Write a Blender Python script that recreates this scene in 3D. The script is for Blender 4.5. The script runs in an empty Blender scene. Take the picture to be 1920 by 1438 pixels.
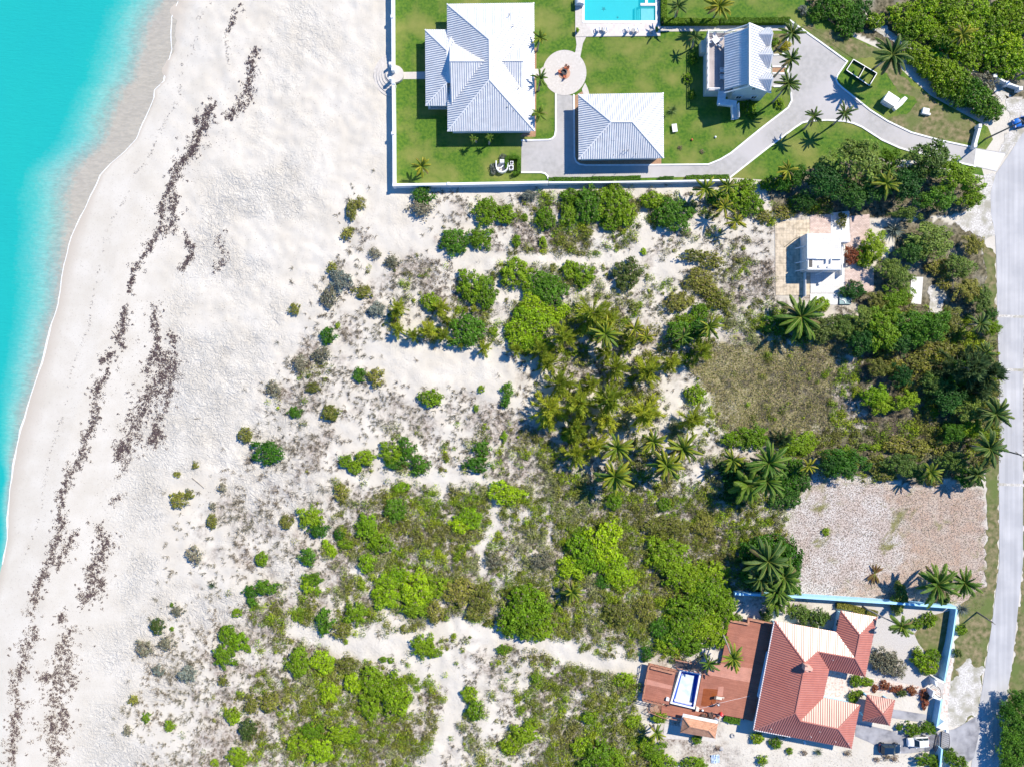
import bpy, bmesh, math, random
import numpy as np
from mathutils import Vector, Matrix
R = math.radians
random.seed(7)
SC = bpy.context.scene
COL = SC.collection
H = 133.0            # camera height above the ground, metres
S = 0.1              # metres of ground per photo pixel

# ---------------------------------------------------------------- camera, sky, sun, exposure
cam_d = bpy.data.cameras.new('camera'); cam = bpy.data.objects.new('camera', cam_d); COL.objects.link(cam)
cam.location = (0, 0, H); cam.rotation_euler = (0, 0, 0)
cam_d.sensor_fit = 'HORIZONTAL'; cam_d.sensor_width = 36.0; cam_d.lens = 36.0 * H / 192.0
cam_d.clip_start = 1.0; cam_d.clip_end = 2000.0
SC.camera = cam
SUN_EL, SUN_AZ = R(46), R(52.3)          # azimuth from +Y towards +X
w = bpy.data.worlds.new('World'); SC.world = w; w.use_nodes = True
nt = w.node_tree; bg = nt.nodes['Background']
sky = nt.nodes.new('ShaderNodeTexSky'); sky.sky_type = 'NISHITA'; sky.sun_disc = False
sky.sun_elevation = SUN_EL; sky.sun_rotation = SUN_AZ
sky.ozone_density = 10.0; sky.air_density = 1.0; sky.dust_density = 0.0
tn = nt.nodes.new('ShaderNodeMixRGB'); tn.blend_type = 'MULTIPLY'; tn.inputs[0].default_value = 1.0; tn.inputs[2].default_value = (0.38, 0.86, 1.12, 1)   # deep blue tropical sky
nt.links.new(sky.outputs[0], tn.inputs[1]); nt.links.new(tn.outputs[0], bg.inputs[0]); bg.inputs[1].default_value = 0.12
sl = bpy.data.lights.new('sun', 'SUN'); sl.energy = 4.9; sl.angle = R(0.53); sl.color = (1.0, 0.92, 0.79)
so = bpy.data.objects.new('sun', sl); COL.objects.link(so)
sd = Vector((math.cos(SUN_EL) * math.sin(SUN_AZ), math.cos(SUN_EL) * math.cos(SUN_AZ), math.sin(SUN_EL)))
so.rotation_euler = sd.to_track_quat('Z', 'Y').to_euler(); so.location = sd * 200
SC.view_settings.view_transform = 'Standard'; SC.view_settings.look = 'None'
SC.view_settings.exposure = 0.45; SC.view_settings.gamma = 1.0; SC.view_settings.use_curve_mapping = False
SC.render.engine = 'CYCLES'
SC.cycles.max_bounces = 6; SC.cycles.diffuse_bounces = 3; SC.cycles.glossy_bounces = 2
SC.cycles.transparent_max_bounces = 8; SC.cycles.transmission_bounces = 3

# ---------------------------------------------------------------- helpers
def W(px, py, z=0.0):
    """map position: photo pixel of a point that stands z metres above the ground"""
    k = S * (H - z) / H
    return Vector(((px - 960) * k, (719 - py) * k, z))

def tag(o, label=None, cat=None, group=None, kind=None):
    if label: o['label'] = label
    if cat: o['category'] = cat
    if group: o['group'] = group
    if kind: o['kind'] = kind
    return o

def thing(name, label, cat, loc=(0, 0, 0), rotz=0.0, group=None):
    o = bpy.data.objects.new(name, None); COL.objects.link(o); o.empty_display_size = 0.3
    o.location = loc; o.rotation_euler = (0, 0, rotz)
    return tag(o, label, cat, group)

ABS = set()
def wthing(name, label, cat, loc, group=None):
    """a thing whose parts are built in world coordinates"""
    o = thing(name, label, cat, loc, 0.0, group); ABS.add(o.name); return o

class MB:
    """collects shapes, then links them as one mesh object"""
    def __init__(s): s.v = []; s.f = []; s.seam = []; s.seam_mat = None
    def add(s, vs, fs):
        n = len(s.v); s.v += [tuple(v) for v in vs]; s.f += [tuple(i + n for i in f) for f in fs]; return s
    def box(s, c, d, rz=0.0, ry=0.0, rx=0.0):
        m = Matrix.Translation(c) @ Matrix.Rotation(rz, 4, 'Z') @ Matrix.Rotation(ry, 4, 'Y') @ Matrix.Rotation(rx, 4, 'X')
        x, y, z = d[0] / 2, d[1] / 2, d[2] / 2
        vs = [m @ Vector(p) for p in ((-x, -y, -z), (x, -y, -z), (x, y, -z), (-x, y, -z), (-x, -y, z), (x, -y, z), (x, y, z), (-x, y, z))]
        return s.add(vs, [(0, 3, 2, 1), (4, 5, 6, 7), (0, 1, 5, 4), (1, 2, 6, 5), (2, 3, 7, 6), (3, 0, 4, 7)])
    def bar(s, a, b, w, h):
        a = Vector(a); b = Vector(b); d = (b - a); L = d.length
        if L < 1e-5: return s
        q = d.to_track_quat('X', 'Z'); m = Matrix.Translation((a + b) / 2) @ q.to_matrix().to_4x4()
        x, y, z = L / 2, w / 2, h / 2
        vs = [m @ Vector(p) for p in ((-x, -y, -z), (x, -y, -z), (x, y, -z), (-x, y, -z), (-x, -y, z), (x, -y, z), (x, y, z), (-x, y, z))]
        return s.add(vs, [(0, 3, 2, 1), (4, 5, 6, 7), (0, 1, 5, 4), (1, 2, 6, 5), (2, 3, 7, 6), (3, 0, 4, 7)])
    def prism(s, pts, z0, z1):
        """pts: plan points (x, y), z0/z1 heights"""
        a = sum(pts[i][0] * pts[(i + 1) % len(pts)][1] - pts[(i + 1) % len(pts)][0] * pts[i][1] for i in range(len(pts)))
        if a < 0: pts = pts[::-1]
        n = len(pts)
        vs = [(p[0], p[1], z0) for p in pts] + [(p[0], p[1], z1) for p in pts]
        fs = [tuple(range(n - 1, -1, -1)), tuple(range(n, 2 * n))] + [(i, (i + 1) % n, n + (i + 1) % n, n + i) for i in range(n)]
        return s.add(vs, fs)
    def tube(s, pts, rads, n=8, cap=True):
        pts = [Vector(p) for p in pts]; rings = []; vs = []; fs = []
        for i, p in enumerate(pts):
            d = (pts[min(i + 1, len(pts) - 1)] - pts[max(i - 1, 0)]).normalized()
            a = d.orthogonal().normalized() if i == 0 else (a - d * a.dot(d)).normalized()
            b = d.cross(a)
            for k in range(n):
                t = 2 * math.pi * k / n
                vs.append(p + (a * math.cos(t) + b * math.sin(t)) * rads[i])
        for i in range(len(pts) - 1):
            for k in range(n):
                fs.append((i * n + k, i * n + (k + 1) % n, (i + 1) * n + (k + 1) % n, (i + 1) * n + k))
        if cap:
            fs.append(tuple(range(n - 1, -1, -1))); fs.append(tuple(range((len(pts) - 1) * n, len(pts) * n)))
        return s.add(vs, fs)
    def lathe(s, c, prof, n=20):
        vs = []; fs = []
        for r, z in prof:
            for k in range(n):
                t = 2 * math.pi * k / n; vs.append((c[0] + r * math.cos(t), c[1] + r * math.sin(t), c[2] + z))
        for i in range(len(prof) - 1):
            for k in range(n): fs.append((i * n + k, i * n + (k + 1) % n, (i + 1) * n + (k + 1) % n, (i + 1) * n + k))
        fs.append(tuple(range(n - 1, -1, -1))); fs.append(tuple(range((len(prof) - 1) * n, len(prof) * n)))
        return s.add(vs, fs)
    def build(s, name, mat, parent=None, smooth=False, bevel=0.0):
        me = bpy.data.meshes.new(name); me.from_pydata(s.v, [], s.f); me.update()
        o = bpy.data.objects.new(name, me); COL.objects.link(o)
        if mat: me.materials.append(mat)
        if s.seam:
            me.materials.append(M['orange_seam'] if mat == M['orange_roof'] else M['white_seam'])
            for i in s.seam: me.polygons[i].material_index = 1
        if smooth:
            for p in me.polygons: p.use_smooth = True
        if bevel:
            b = o.modifiers.new('bevel', 'BEVEL'); b.width = bevel; b.segments = 2; b.limit_method = 'ANGLE'
        if parent:
            o.parent = parent
            if parent.name in ABS: o.matrix_parent_inverse = Matrix.Translation(parent.location).inverted()
        return o

def fast_mesh(name, V, F, colors=None, mat=None):
    """V (n,3) float, F (m,k) int: numpy arrays straight into a mesh"""
    me = bpy.data.meshes.new(name); V = np.asarray(V, np.float32); F = np.asarray(F, np.int32); k = F.shape[1]
    me.vertices.add(len(V)); me.vertices.foreach_set('co', V.ravel())
    me.loops.add(F.size); me.loops.foreach_set('vertex_index', F.ravel())
    me.polygons.add(len(F)); me.polygons.foreach_set('loop_start', np.arange(0, F.size, k, dtype=np.int32))
    me.polygons.foreach_set('loop_total', np.full(len(F), k, np.int32))
    me.update(calc_edges=True)
    if colors is not None:
        for nm, arr in colors.items():
            arr = np.asarray(arr, np.float32)
            if arr.ndim == 1:
                at = me.attributes.new(nm, 'FLOAT', 'POINT'); at.data.foreach_set('value', arr)
            else:
                at = me.attributes.new(nm, 'FLOAT_COLOR', 'POINT')
                if arr.shape[1] == 3: arr = np.hstack([arr, np.ones((len(arr), 1), np.float32)])
                at.data.foreach_set('color', arr.ravel())
    if mat: me.materials.append(mat)
    return me

def link(name, me, parent=None, loc=(0, 0, 0)):
    o = bpy.data.objects.new(name, me); COL.objects.link(o); o.location = loc
    if parent: o.parent = parent
    return o

def smooth_line(pts, n=6, closed=False):
    """Catmull-Rom through 2-D points"""
    P = [Vector((p[0], p[1])) for p in pts]; out = []; m = len(P)
    for i in range(m if closed else m - 1):
        p0 = P[(i - 1) % m] if closed or i > 0 else P[0]
        p1 = P[i]; p2 = P[(i + 1) % m]
        p3 = P[(i + 2) % m] if closed or i + 2 < m else P[-1]
        for k in range(n):
            t = k / n
            out.append(0.5 * ((2 * p1) + (p2 - p0) * t + (2 * p0 - 5 * p1 + 4 * p2 - p3) * t * t + (3 * p1 - p0 - 3 * p2 + p3) * t ** 3))
    if not closed: out.append(P[-1])
    return [(p.x, p.y) for p in out]

def G(pts, z=0.0):
    return [tuple(W(p[0], p[1], z))[:2] for p in pts]

def strip(mb, pts, w, z0, z1, closed=False):
    """a kerb or wall: box section swept along plan points"""
    n = len(pts); P = [Vector(p) for p in pts]; Lf = []; Rt = []
    for i in range(n):
        a = P[(i - 1) % n] if closed or i > 0 else None; b = P[(i + 1) % n] if closed or i < n - 1 else None
        d1 = (P[i] - a).normalized() if a is not None else None; d2 = (b - P[i]).normalized() if b is not None else None
        if d1 is None: d1 = d2
        if d2 is None: d2 = d1
        n1 = Vector((-d1.y, d1.x)); n2 = Vector((-d2.y, d2.x)); m = (n1 + n2)
        if m.length < 1e-4: m = n1
        m.normalize(); k = 1.0 / max(0.35, m.dot(n1))
        Lf.append(P[i] + m * w / 2 * k); Rt.append(P[i] - m * w / 2 * k)
    vs = []
    for l, r in zip(Lf, Rt): vs += [(l.x, l.y, z0), (r.x, r.y, z0), (r.x, r.y, z1), (l.x, l.y, z1)]
    fs = []
    for i in range(n if closed else n - 1):
        j = (i + 1) % n
        for k in range(4): fs.append((i * 4 + k, i * 4 + (k + 1) % 4, j * 4 + (k + 1) % 4, j * 4 + k))
    if not closed:
        fs += [(0, 3, 2, 1), ((n - 1) * 4, (n - 1) * 4 + 1, (n - 1) * 4 + 2, (n - 1) * 4 + 3)]
    mb.add(vs, fs)

def flat(name, pts, z, mat, kind='structure'):
    """a ground sheet from plan points"""
    a = sum(pts[i][0] * pts[(i + 1) % len(pts)][1] - pts[(i + 1) % len(pts)][0] * pts[i][1] for i in range(len(pts)))
    if a < 0: pts = pts[::-1]
    o = MB().add([(p[0], p[1], z) for p in pts], [tuple(range(len(pts)))]).build(name, mat)
    if kind: o['kind'] = kind
    return o

def in_poly(x, y, poly):
    """vectorised point-in-polygon"""
    x = np.asarray(x); y = np.asarray(y); r = np.zeros(x.shape, bool); n = len(poly); j = n - 1
    for i in range(n):
        xi, yi = poly[i]; xj, yj = poly[j]
        c = ((yi > y) != (yj > y)) & (x < (xj - xi) * (y - yi) / (yj - yi + 1e-12) + xi)
        r ^= c; j = i
    return r

def seg_dist(x, y, line):
    d = np.full(np.shape(x), 1e9)
    for (x0, y0), (x1, y1) in zip(line[:-1], line[1:]):
        dx, dy = x1 - x0, y1 - y0; L = dx * dx + dy * dy + 1e-9
        t = np.clip(((x - x0) * dx + (y - y0) * dy) / L, 0, 1)
        d = np.minimum(d, np.hypot(x - x0 - t * dx, y - y0 - t * dy))
    return d

def vnoise(x, y, scale, seed):
    """smooth value noise in 0..1"""
    rs = np.random.RandomState(seed); g = rs.rand(256, 256)
    u = np.asarray(x) / scale + 1000.3; v = np.asarray(y) / scale + 1000.7
    i = np.floor(u).astype(int); j = np.floor(v).astype(int); f = u - i; h = v - j
    f = f * f * (3 - 2 * f); h = h * h * (3 - 2 * h); q = lambda a, b: g[a % 256, b % 256]
    return (q(i, j) * (1 - f) + q(i + 1, j) * f) * (1 - h) + (q(i, j + 1) * (1 - f) + q(i + 1, j + 1) * f) * h
def fbm(x, y, scale, seed, o=4):
    r = 0; a = 0.5; t = 0
    for k in range(o): r = r + a * vnoise(x, y, scale / 2 ** k, seed + k); t += a; a *= 0.5
    return r / t

# ---------------------------------------------------------------- materials
def nodes(name):
    m = bpy.data.materials.new(name); m.use_nodes = True; n = m.node_tree
    return m, n, n.nodes['Principled BSDF'], n.links
def pset(b, **k):
    for a, v in k.items(): b.inputs[a.replace('_', ' ')].default_value = v
def c4(c): return (c[0], c[1], c[2], 1.0)
def noise_mat(name, c1, c2, scale=2.0, rough=0.85, bump=0.0, bscale=None, c3=None, scale3=0.3, detail=6.0, lo=0.35, hi=0.65, bdist=0.05):
    """two-tone noise colour (object coordinates are metres), optional third large-scale tone, bump"""
    m, n, b, L = nodes(name); tc = n.nodes.new('ShaderNodeTexCoord')
    nz = n.nodes.new('ShaderNodeTexNoise'); nz.inputs['Scale'].default_value = scale; nz.inputs['Detail'].default_value = detail
    L.new(tc.outputs['Object'], nz.inputs['Vector'])
    cr = n.nodes.new('ShaderNodeValToRGB'); cr.color_ramp.elements[0].position = lo; cr.color_ramp.elements[1].position = hi
    cr.color_ramp.elements[0].color = c4(c1); cr.color_ramp.elements[1].color = c4(c2)
    L.new(nz.outputs['Fac'], cr.inputs[0]); out = cr.outputs[0]
    if c3 is not None:
        n3 = n.nodes.new('ShaderNodeTexNoise'); n3.inputs['Scale'].default_value = scale3; n3.inputs['Detail'].default_value = 4
        L.new(tc.outputs['Object'], n3.inputs['Vector'])
        r3 = n.nodes.new('ShaderNodeValToRGB'); r3.color_ramp.elements[0].position = 0.45; r3.color_ramp.elements[1].position = 0.65
        L.new(n3.outputs['Fac'], r3.inputs[0])
        mx = n.nodes.new('ShaderNodeMixRGB'); L.new(r3.outputs[0], mx.inputs[0]); L.new(out, mx.inputs[1]); mx.inputs[2].default_value = c4(c3); out = mx.outputs[0]
    L.new(out, b.inputs['Base Color']); pset(b, Roughness=rough)
    if bump:
        nb = n.nodes.new('ShaderNodeTexNoise'); nb.inputs['Scale'].default_value = bscale or scale * 3; nb.inputs['Detail'].default_value = 5
        L.new(tc.outputs['Object'], nb.inputs['Vector'])
        bp = n.nodes.new('ShaderNodeBump'); bp.inputs['Strength'].default_value = bump; bp.inputs['Distance'].default_value = bdist
        L.new(nb.outputs['Fac'], bp.inputs['Height']); L.new(bp.outputs[0], b.inputs['Normal'])
    return m
def plank_mat(name, c1, c2, width=0.14, ang=0.0, rough=0.7):
    m, n, b, L = nodes(name); tc = n.nodes.new('ShaderNodeTexCoord'); mp = n.nodes.new('ShaderNodeMapping'); mp.inputs['Rotation'].default_value = (0, 0, ang)
    L.new(tc.outputs['Object'], mp.inputs[0])
    br = n.nodes.new('ShaderNodeTexBrick'); L.new(mp.outputs[0], br.inputs['Vector'])
    br.inputs['Scale'].default_value = 1.0; br.inputs['Brick Width'].default_value = 3.2; br.inputs['Row Height'].default_value = width
    br.inputs['Mortar Size'].default_value = 0.006; br.inputs['Color1'].default_value = c4(c1); br.inputs['Color2'].default_value = c4(c2)
    br.inputs['Mortar'].default_value = c4([x * 0.45 for x in c1])
    nz = n.nodes.new('ShaderNodeTexNoise'); nz.inputs['Scale'].default_value = 0.7; L.new(tc.outputs['Object'], nz.inputs['Vector'])
    mx = n.nodes.new('ShaderNodeMixRGB'); mx.blend_type = 'MULTIPLY'; mx.inputs[0].default_value = 0.5
    L.new(br.outputs[0], mx.inputs[1]); L.new(nz.outputs['Fac'], mx.inputs[2])
    bc = n.nodes.new('ShaderNodeBrightContrast'); bc.inputs['Bright'].default_value = 0.0; L.new(mx.outputs[0], bc.inputs[0])
    L.new(bc.outputs[0], b.inputs['Base Color']); pset(b, Roughness=rough); return m
def tile_mat(name, c1, c2, mortar, w=0.6, h=0.6, ang=0.0, ms=0.03, rough=0.8, dirt=0.4, offset=0.0):
    m, n, b, L = nodes(name); tc = n.nodes.new('ShaderNodeTexCoord'); mp = n.nodes.new('ShaderNodeMapping'); mp.inputs['Rotation'].default_value = (0, 0, ang)
    L.new(tc.outputs['Object'], mp.inputs[0])
    br = n.nodes.new('ShaderNodeTexBrick'); L.new(mp.outputs[0], br.inputs['Vector']); br.offset = offset
    br.inputs['Scale'].default_value = 1.0; br.inputs['Brick Width'].default_value = w; br.inputs['Row Height'].default_value = h
    br.inputs['Mortar Size'].default_value = ms; br.inputs['Color1'].default_value = c4(c1); br.inputs['Color2'].default_value = c4(c2); br.inputs['Mortar'].default_value = c4(mortar)
    nz = n.nodes.new('ShaderNodeTexNoise'); nz.inputs['Scale'].default_value = 1.3; nz.inputs['Detail'].default_value = 8; L.new(tc.outputs['Object'], nz.inputs['Vector'])
    cr = n.nodes.new('ShaderNodeValToRGB'); cr.color_ramp.elements[0].position = 0.36; cr.color_ramp.elements[1].position = 0.55
    cr.color_ramp.elements[0].color = c4((1 - dirt, 1 - dirt, 1 - dirt)); L.new(nz.outputs['Fac'], cr.inputs[0])
    mx = n.nodes.new('ShaderNodeMixRGB'); mx.blend_type = 'MULTIPLY'; mx.inputs[0].default_value = 1.0
    L.new(br.outputs[0], mx.inputs[1]); L.new(cr.outputs[0], mx.inputs[2]); L.new(mx.outputs[0], b.inputs['Base Color']); pset(b, Roughness=rough); return m
def leaf_mat(name, tint=(1, 1, 1), trans=0.22, var=0.25):
    """foliage: colour from each leaf's own Col attribute, varied per plant"""
    m, n, b, L = nodes(name)
    at = n.nodes.new('ShaderNodeAttribute'); at.attribute_name = 'Col'
    oi = n.nodes.new('ShaderNodeObjectInfo'); hs = n.nodes.new('ShaderNodeHueSaturation')
    mr = n.nodes.new('ShaderNodeMapRange'); L.new(oi.outputs['Random'], mr.inputs['Value']); mr.inputs['To Min'].default_value = 1 - var; mr.inputs['To Max'].default_value = 1 + var
    mr2 = n.nodes.new('ShaderNodeMapRange'); L.new(oi.outputs['Random'], mr2.inputs['Value']); mr2.inputs['To Min'].default_value = 0.515; mr2.inputs['To Max'].default_value = 0.485
    mx = n.nodes.new('ShaderNodeMixRGB'); mx.blend_type = 'MULTIPLY'; mx.inputs[0].default_value = 1.0; mx.inputs[2].default_value = c4(tint)
    L.new(at.outputs['Color'], mx.inputs[1]); L.new(mx.outputs[0], hs.inputs['Color']); L.new(mr.outputs[0], hs.inputs['Value']); L.new(mr2.outputs[0], hs.inputs['Hue'])
    L.new(hs.outputs[0], b.inputs['Base Color']); pset(b, Roughness=0.55)
    b.inputs['Specular IOR Level'].default_value = 0.25
    tr = n.nodes.new('ShaderNodeBsdfTranslucent'); L.new(hs.outputs[0], tr.inputs['Color'])
    ms = n.nodes.new('ShaderNodeMixShader'); ms.inputs[0].default_value = trans
    L.new(b.outputs[0], ms.inputs[1]); L.new(tr.outputs[0], ms.inputs[2]); L.new(ms.outputs[0], n.nodes['Material Output'].inputs['Surface'])
    return m
def plain(name, c, rough=0.6, metal=0.0, var=0.06, scale=1.5):
    m = noise_mat(name, [x * (1 - var) for x in c], [min(1, x * (1 + var)) for x in c], scale=scale, rough=rough)
    m.node_tree.nodes['Principled BSDF'].inputs['Metallic'].default_value = metal; return m

M = {}
M['white_roof'] = noise_mat('white_roof_metal', (0.66, 0.66, 0.66), (0.82, 0.82, 0.81), scale=0.9, rough=0.45, c3=(0.70, 0.70, 0.70), scale3=0.2, detail=9)
M['white_seam'] = plain('roof_seam_shadow_grey', (0.58, 0.60, 0.63), 0.5)  # darker than the pans: shadow lines beside the ribs put into the colour
M['orange_seam'] = plain('roof_seam_shadow_maroon', (0.38, 0.14, 0.11), 0.4)  # rib shadow lines painted in as a darker seam tone
M['white_wall'] = plain('white_painted_render', (0.78, 0.79, 0.78), 0.7)
M['grey_wall'] = plain('pale_grey_render', (0.55, 0.60, 0.58), 0.75)
M['cream_wall'] = plain('cream_render', (0.72, 0.66, 0.55), 0.75)
M['blue_wall'] = plain('pale_blue_render', (0.40, 0.70, 0.88), 0.7)
M['orange_roof'] = noise_mat('terracotta_roof_metal', (0.44, 0.165, 0.125), (0.51, 0.20, 0.15), scale=0.8, rough=0.33, c3=(0.48, 0.20, 0.155), scale3=0.2)
M['glass'] = plain('window_glass', (0.03, 0.05, 0.06), 0.08)
M['dark_metal'] = plain('dark_metal', (0.03, 0.03, 0.035), 0.5)
M['white_trim'] = plain('white_trim', (0.82, 0.82, 0.82), 0.5)
M['white_plastic'] = plain('white_plastic', (0.8, 0.8, 0.8), 0.35)
M['concrete'] = noise_mat('concrete_drive', (0.37, 0.36, 0.345), (0.44, 0.425, 0.41), scale=1.2, rough=0.9, c3=(0.48, 0.46, 0.45), scale3=0.12, bump=0.2, bscale=12)
M['patio'] = noise_mat('pale_stone_patio', (0.52, 0.48, 0.43), (0.62, 0.58, 0.53), scale=2.5, rough=0.85, c3=(0.56, 0.52, 0.47), scale3=0.3)
M['tan_bed'] = noise_mat('brown_planting_bed', (0.32, 0.18, 0.10), (0.42, 0.26, 0.16), scale=4, rough=0.95)
M['kerb'] = plain('white_kerb', (0.80, 0.80, 0.79), 0.7, var=0.08)
M['road'] = noise_mat('pale_asphalt', (0.40, 0.40, 0.42), (0.49, 0.49, 0.51), scale=1.6, rough=0.9, c3=(0.53, 0.53, 0.55), scale3=0.1, bump=0.2, bscale=20)
def road_mat():
    m, n, b, L = nodes('pale_asphalt'); tc = n.nodes.new('ShaderNodeTexCoord')
    def nz(sc, vec, d=6):
        t = n.nodes.new('ShaderNodeTexNoise'); t.inputs['Scale'].default_value = sc; t.inputs['Detail'].default_value = d; L.new(vec, t.inputs['Vector']); return t.outputs['Fac']
    mp = n.nodes.new('ShaderNodeMapping'); mp.inputs['Scale'].default_value = (1.0, 0.03, 1); mp.inputs['Rotation'].default_value = (0, 0, R(3)); L.new(tc.outputs['Object'], mp.inputs[0])
    r1 = n.nodes.new('ShaderNodeValToRGB'); r1.color_ramp.elements[0].position = 0.38; r1.color_ramp.elements[1].position = 0.62; r1.color_ramp.elements[0].color = c4((0.43, 0.43, 0.44)); r1.color_ramp.elements[1].color = c4((0.50, 0.50, 0.51)); L.new(nz(1.5, mp.outputs[0]), r1.inputs[0])
    r2 = n.nodes.new('ShaderNodeValToRGB'); r2.color_ramp.elements[0].position = 0.40; r2.color_ramp.elements[1].position = 0.68; r2.color_ramp.elements[0].color = c4((0.88, 0.88, 0.88)); r2.color_ramp.elements[1].color = c4((1.08, 1.07, 1.05)); L.new(nz(0.22, tc.outputs['Object'], 8), r2.inputs[0])
    mx = n.nodes.new('ShaderNodeMixRGB'); mx.blend_type = 'MULTIPLY'; mx.inputs[0].default_value = 1; L.new(r1.outputs[0], mx.inputs[1]); L.new(r2.outputs[0], mx.inputs[2]); L.new(mx.outputs[0], b.inputs['Base Color']); pset(b, Roughness=0.9); return m
M['road'] = road_mat()
M['grey_asphalt'] = noise_mat('worn_asphalt', (0.20, 0.20, 0.22), (0.36, 0.36, 0.38), scale=0.8, rough=0.9, c3=(0.42, 0.42, 0.44), scale3=0.25, bump=0.2, bscale=20)
M['lawn'] = noise_mat('lawn_grass', (0.050, 0.145, 0.006), (0.125, 0.230, 0.012), scale=1.9, rough=0.9, c3=(0.24, 0.265, 0.055), scale3=0.17, bump=0.9, bscale=11, detail=10, lo=0.36, hi=0.64, bdist=0.2)
M['verge'] = noise_mat('dry_verge_grass', (0.10, 0.12, 0.03), (0.30, 0.24, 0.13), scale=1.1, rough=0.95, c3=(0.13, 0.17, 0.04), scale3=0.25, bump=0.8, bscale=10, detail=10, bdist=0.15)
M['deck'] = plank_mat('red_brown_decking', (0.42, 0.155, 0.095), (0.52, 0.205, 0.13), 0.14, R(12))
M['deck_pale'] = plank_mat('faded_decking', (0.66, 0.30, 0.21), (0.72, 0.34, 0.245), 0.14, R(12))
M['deck_wet'] = plank_mat('wet_decking', (0.36, 0.10, 0.028), (0.42, 0.125, 0.04), 0.14, R(12), 0.25)
M['grey_deck'] = plank_mat('weathered_grey_decking', (0.50, 0.44, 0.43), (0.60, 0.53, 0.51), 0.14, R(90))
M['wood'] = plain('brown_timber', (0.42, 0.20, 0.12), 0.7, var=0.2)
M['dark_wood'] = plain('dark_timber', (0.10, 0.07, 0.06), 0.8, var=0.2)
M['hut_roof'] = tile_mat('brown_shingle_roof', (0.52, 0.26, 0.15), (0.62, 0.33, 0.20), (0.40, 0.20, 0.12), 0.5, 0.25, R(12), 0.02, 0.8, 0.25, 0.5)
M['pool_blue'] = plain('pool_liner_blue', (0.03, 0.10, 0.48), 0.5)
M['pool_pale'] = noise_mat('silty_pool_floor', (0.50, 0.60, 0.64), (0.72, 0.78, 0.80), scale=0.9, rough=0.6, c3=(0.62, 0.70, 0.74), scale3=0.35)
M['pool_tile'] = plain('turquoise_pool_shell', (0.05, 0.58, 0.62), 0.5, var=0.04, scale=0.5)
M['pool_step'] = plain('pale_pool_shelf', (0.42, 0.70, 0.76), 0.5)
M['bark'] = noise_mat('bark', (0.16, 0.13, 0.10), (0.30, 0.26, 0.21), scale=4, rough=0.95, bump=0.4, bscale=10)
M['palm_bark'] = noise_mat('palm_bark', (0.26, 0.23, 0.19), (0.42, 0.38, 0.32), scale=3, rough=0.95, bump=0.4, bscale=10)
M['leaf'] = leaf_mat('leaves')
M['needle'] = leaf_mat('needles', trans=0.42)
M['frond'] = leaf_mat('palm_leaves', trans=0.2, var=0.18)
M['scrub'] = leaf_mat('scrub_leaves', trans=0.15, var=0.0)
M['orange'] = plain('orange_paint', (0.50, 0.12, 0.04), 0.6)
M['red'] = plain('red_plastic', (0.75, 0.05, 0.05), 0.4)
M['teal'] = plain('teal_paint', (0.24, 0.36, 0.36), 0.6)
M['slab_cream'] = tile_mat('cracked_cream_slab', (0.60, 0.50, 0.36), (0.66, 0.56, 0.42), (0.36, 0.29, 0.21), 0.62, 1.0, 0, 0.02, 0.9, 0.35)
M['slab_pink'] = tile_mat('pink_paving', (0.58, 0.44, 0.38), (0.70, 0.56, 0.49), (0.44, 0.34, 0.29), 0.5, 0.24, 0, 0.03, 0.9, 0.2, 0.5)
M['slab_white'] = tile_mat('white_terrace_tiles', (0.66, 0.64, 0.60), (0.72, 0.70, 0.66), (0.52, 0.50, 0.47), 0.42, 0.42, 0, 0.02, 0.8, 0.08)
M['white_slab'] = noise_mat('bleached_plaster', (0.66, 0.64, 0.60), (0.80, 0.79, 0.76), scale=1.5, rough=0.85)
M['pool_paving'] = tile_mat('checked_pool_paving', (0.74, 0.69, 0.65), (0.60, 0.53, 0.49), (0.70, 0.66, 0.62), 0.42, 0.42, R(0), 0.0, 0.8, 0.05)
M['coral_path'] = noise_mat('pinkish_flagstone', (0.50, 0.32, 0.25), (0.66, 0.60, 0.54), scale=2.4, rough=0.9, lo=0.3, hi=0.52)
M['gravel'] = noise_mat('pale_gravel', (0.42, 0.39, 0.36), (0.62, 0.59, 0.55), scale=7, rough=0.95, bump=0.6, bscale=12)
M['rubble'] = noise_mat('crushed_limestone', (0.44, 0.41, 0.37), (0.70, 0.68, 0.64), scale=3.5, rough=0.95, c3=(0.36, 0.34, 0.27), scale3=0.5, bump=0.6, bscale=10)
M['skin'] = plain('skin', (0.36, 0.20, 0.13), 0.6)
M['shirt'] = plain('grey_shirt', (0.20, 0.23, 0.26), 0.8)
M['shorts'] = plain('dark_trousers', (0.04, 0.05, 0.07), 0.8)
M['cap'] = plain('white_cap', (0.8, 0.8, 0.78), 0.8)
M['car_white'] = plain('white_car_paint', (0.80, 0.80, 0.80), 0.25, var=0.02)
M['car_blue'] = plain('dark_blue_car_paint', (0.010, 0.030, 0.065), 0.2, var=0.05)
M['car_bright'] = plain('bright_blue_car_paint', (0.02, 0.16, 0.55), 0.22, var=0.05)
M['tyre'] = plain('tyre_rubber', (0.02, 0.02, 0.02), 0.8)
M['rim'] = plain('wheel_rim', (0.45, 0.45, 0.46), 0.35, 0.7)
M['lamp_glass'] = plain('headlight_glass', (0.6, 0.6, 0.6), 0.1)
M['tail_red'] = plain('tail_lamp_red', (0.4, 0.02, 0.02), 0.2)
M['pole'] = plain('weathered_pole', (0.16, 0.14, 0.12), 0.85, var=0.2)
M['flower'] = plain('red_blossom', (0.6, 0.05, 0.08), 0.6)
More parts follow.
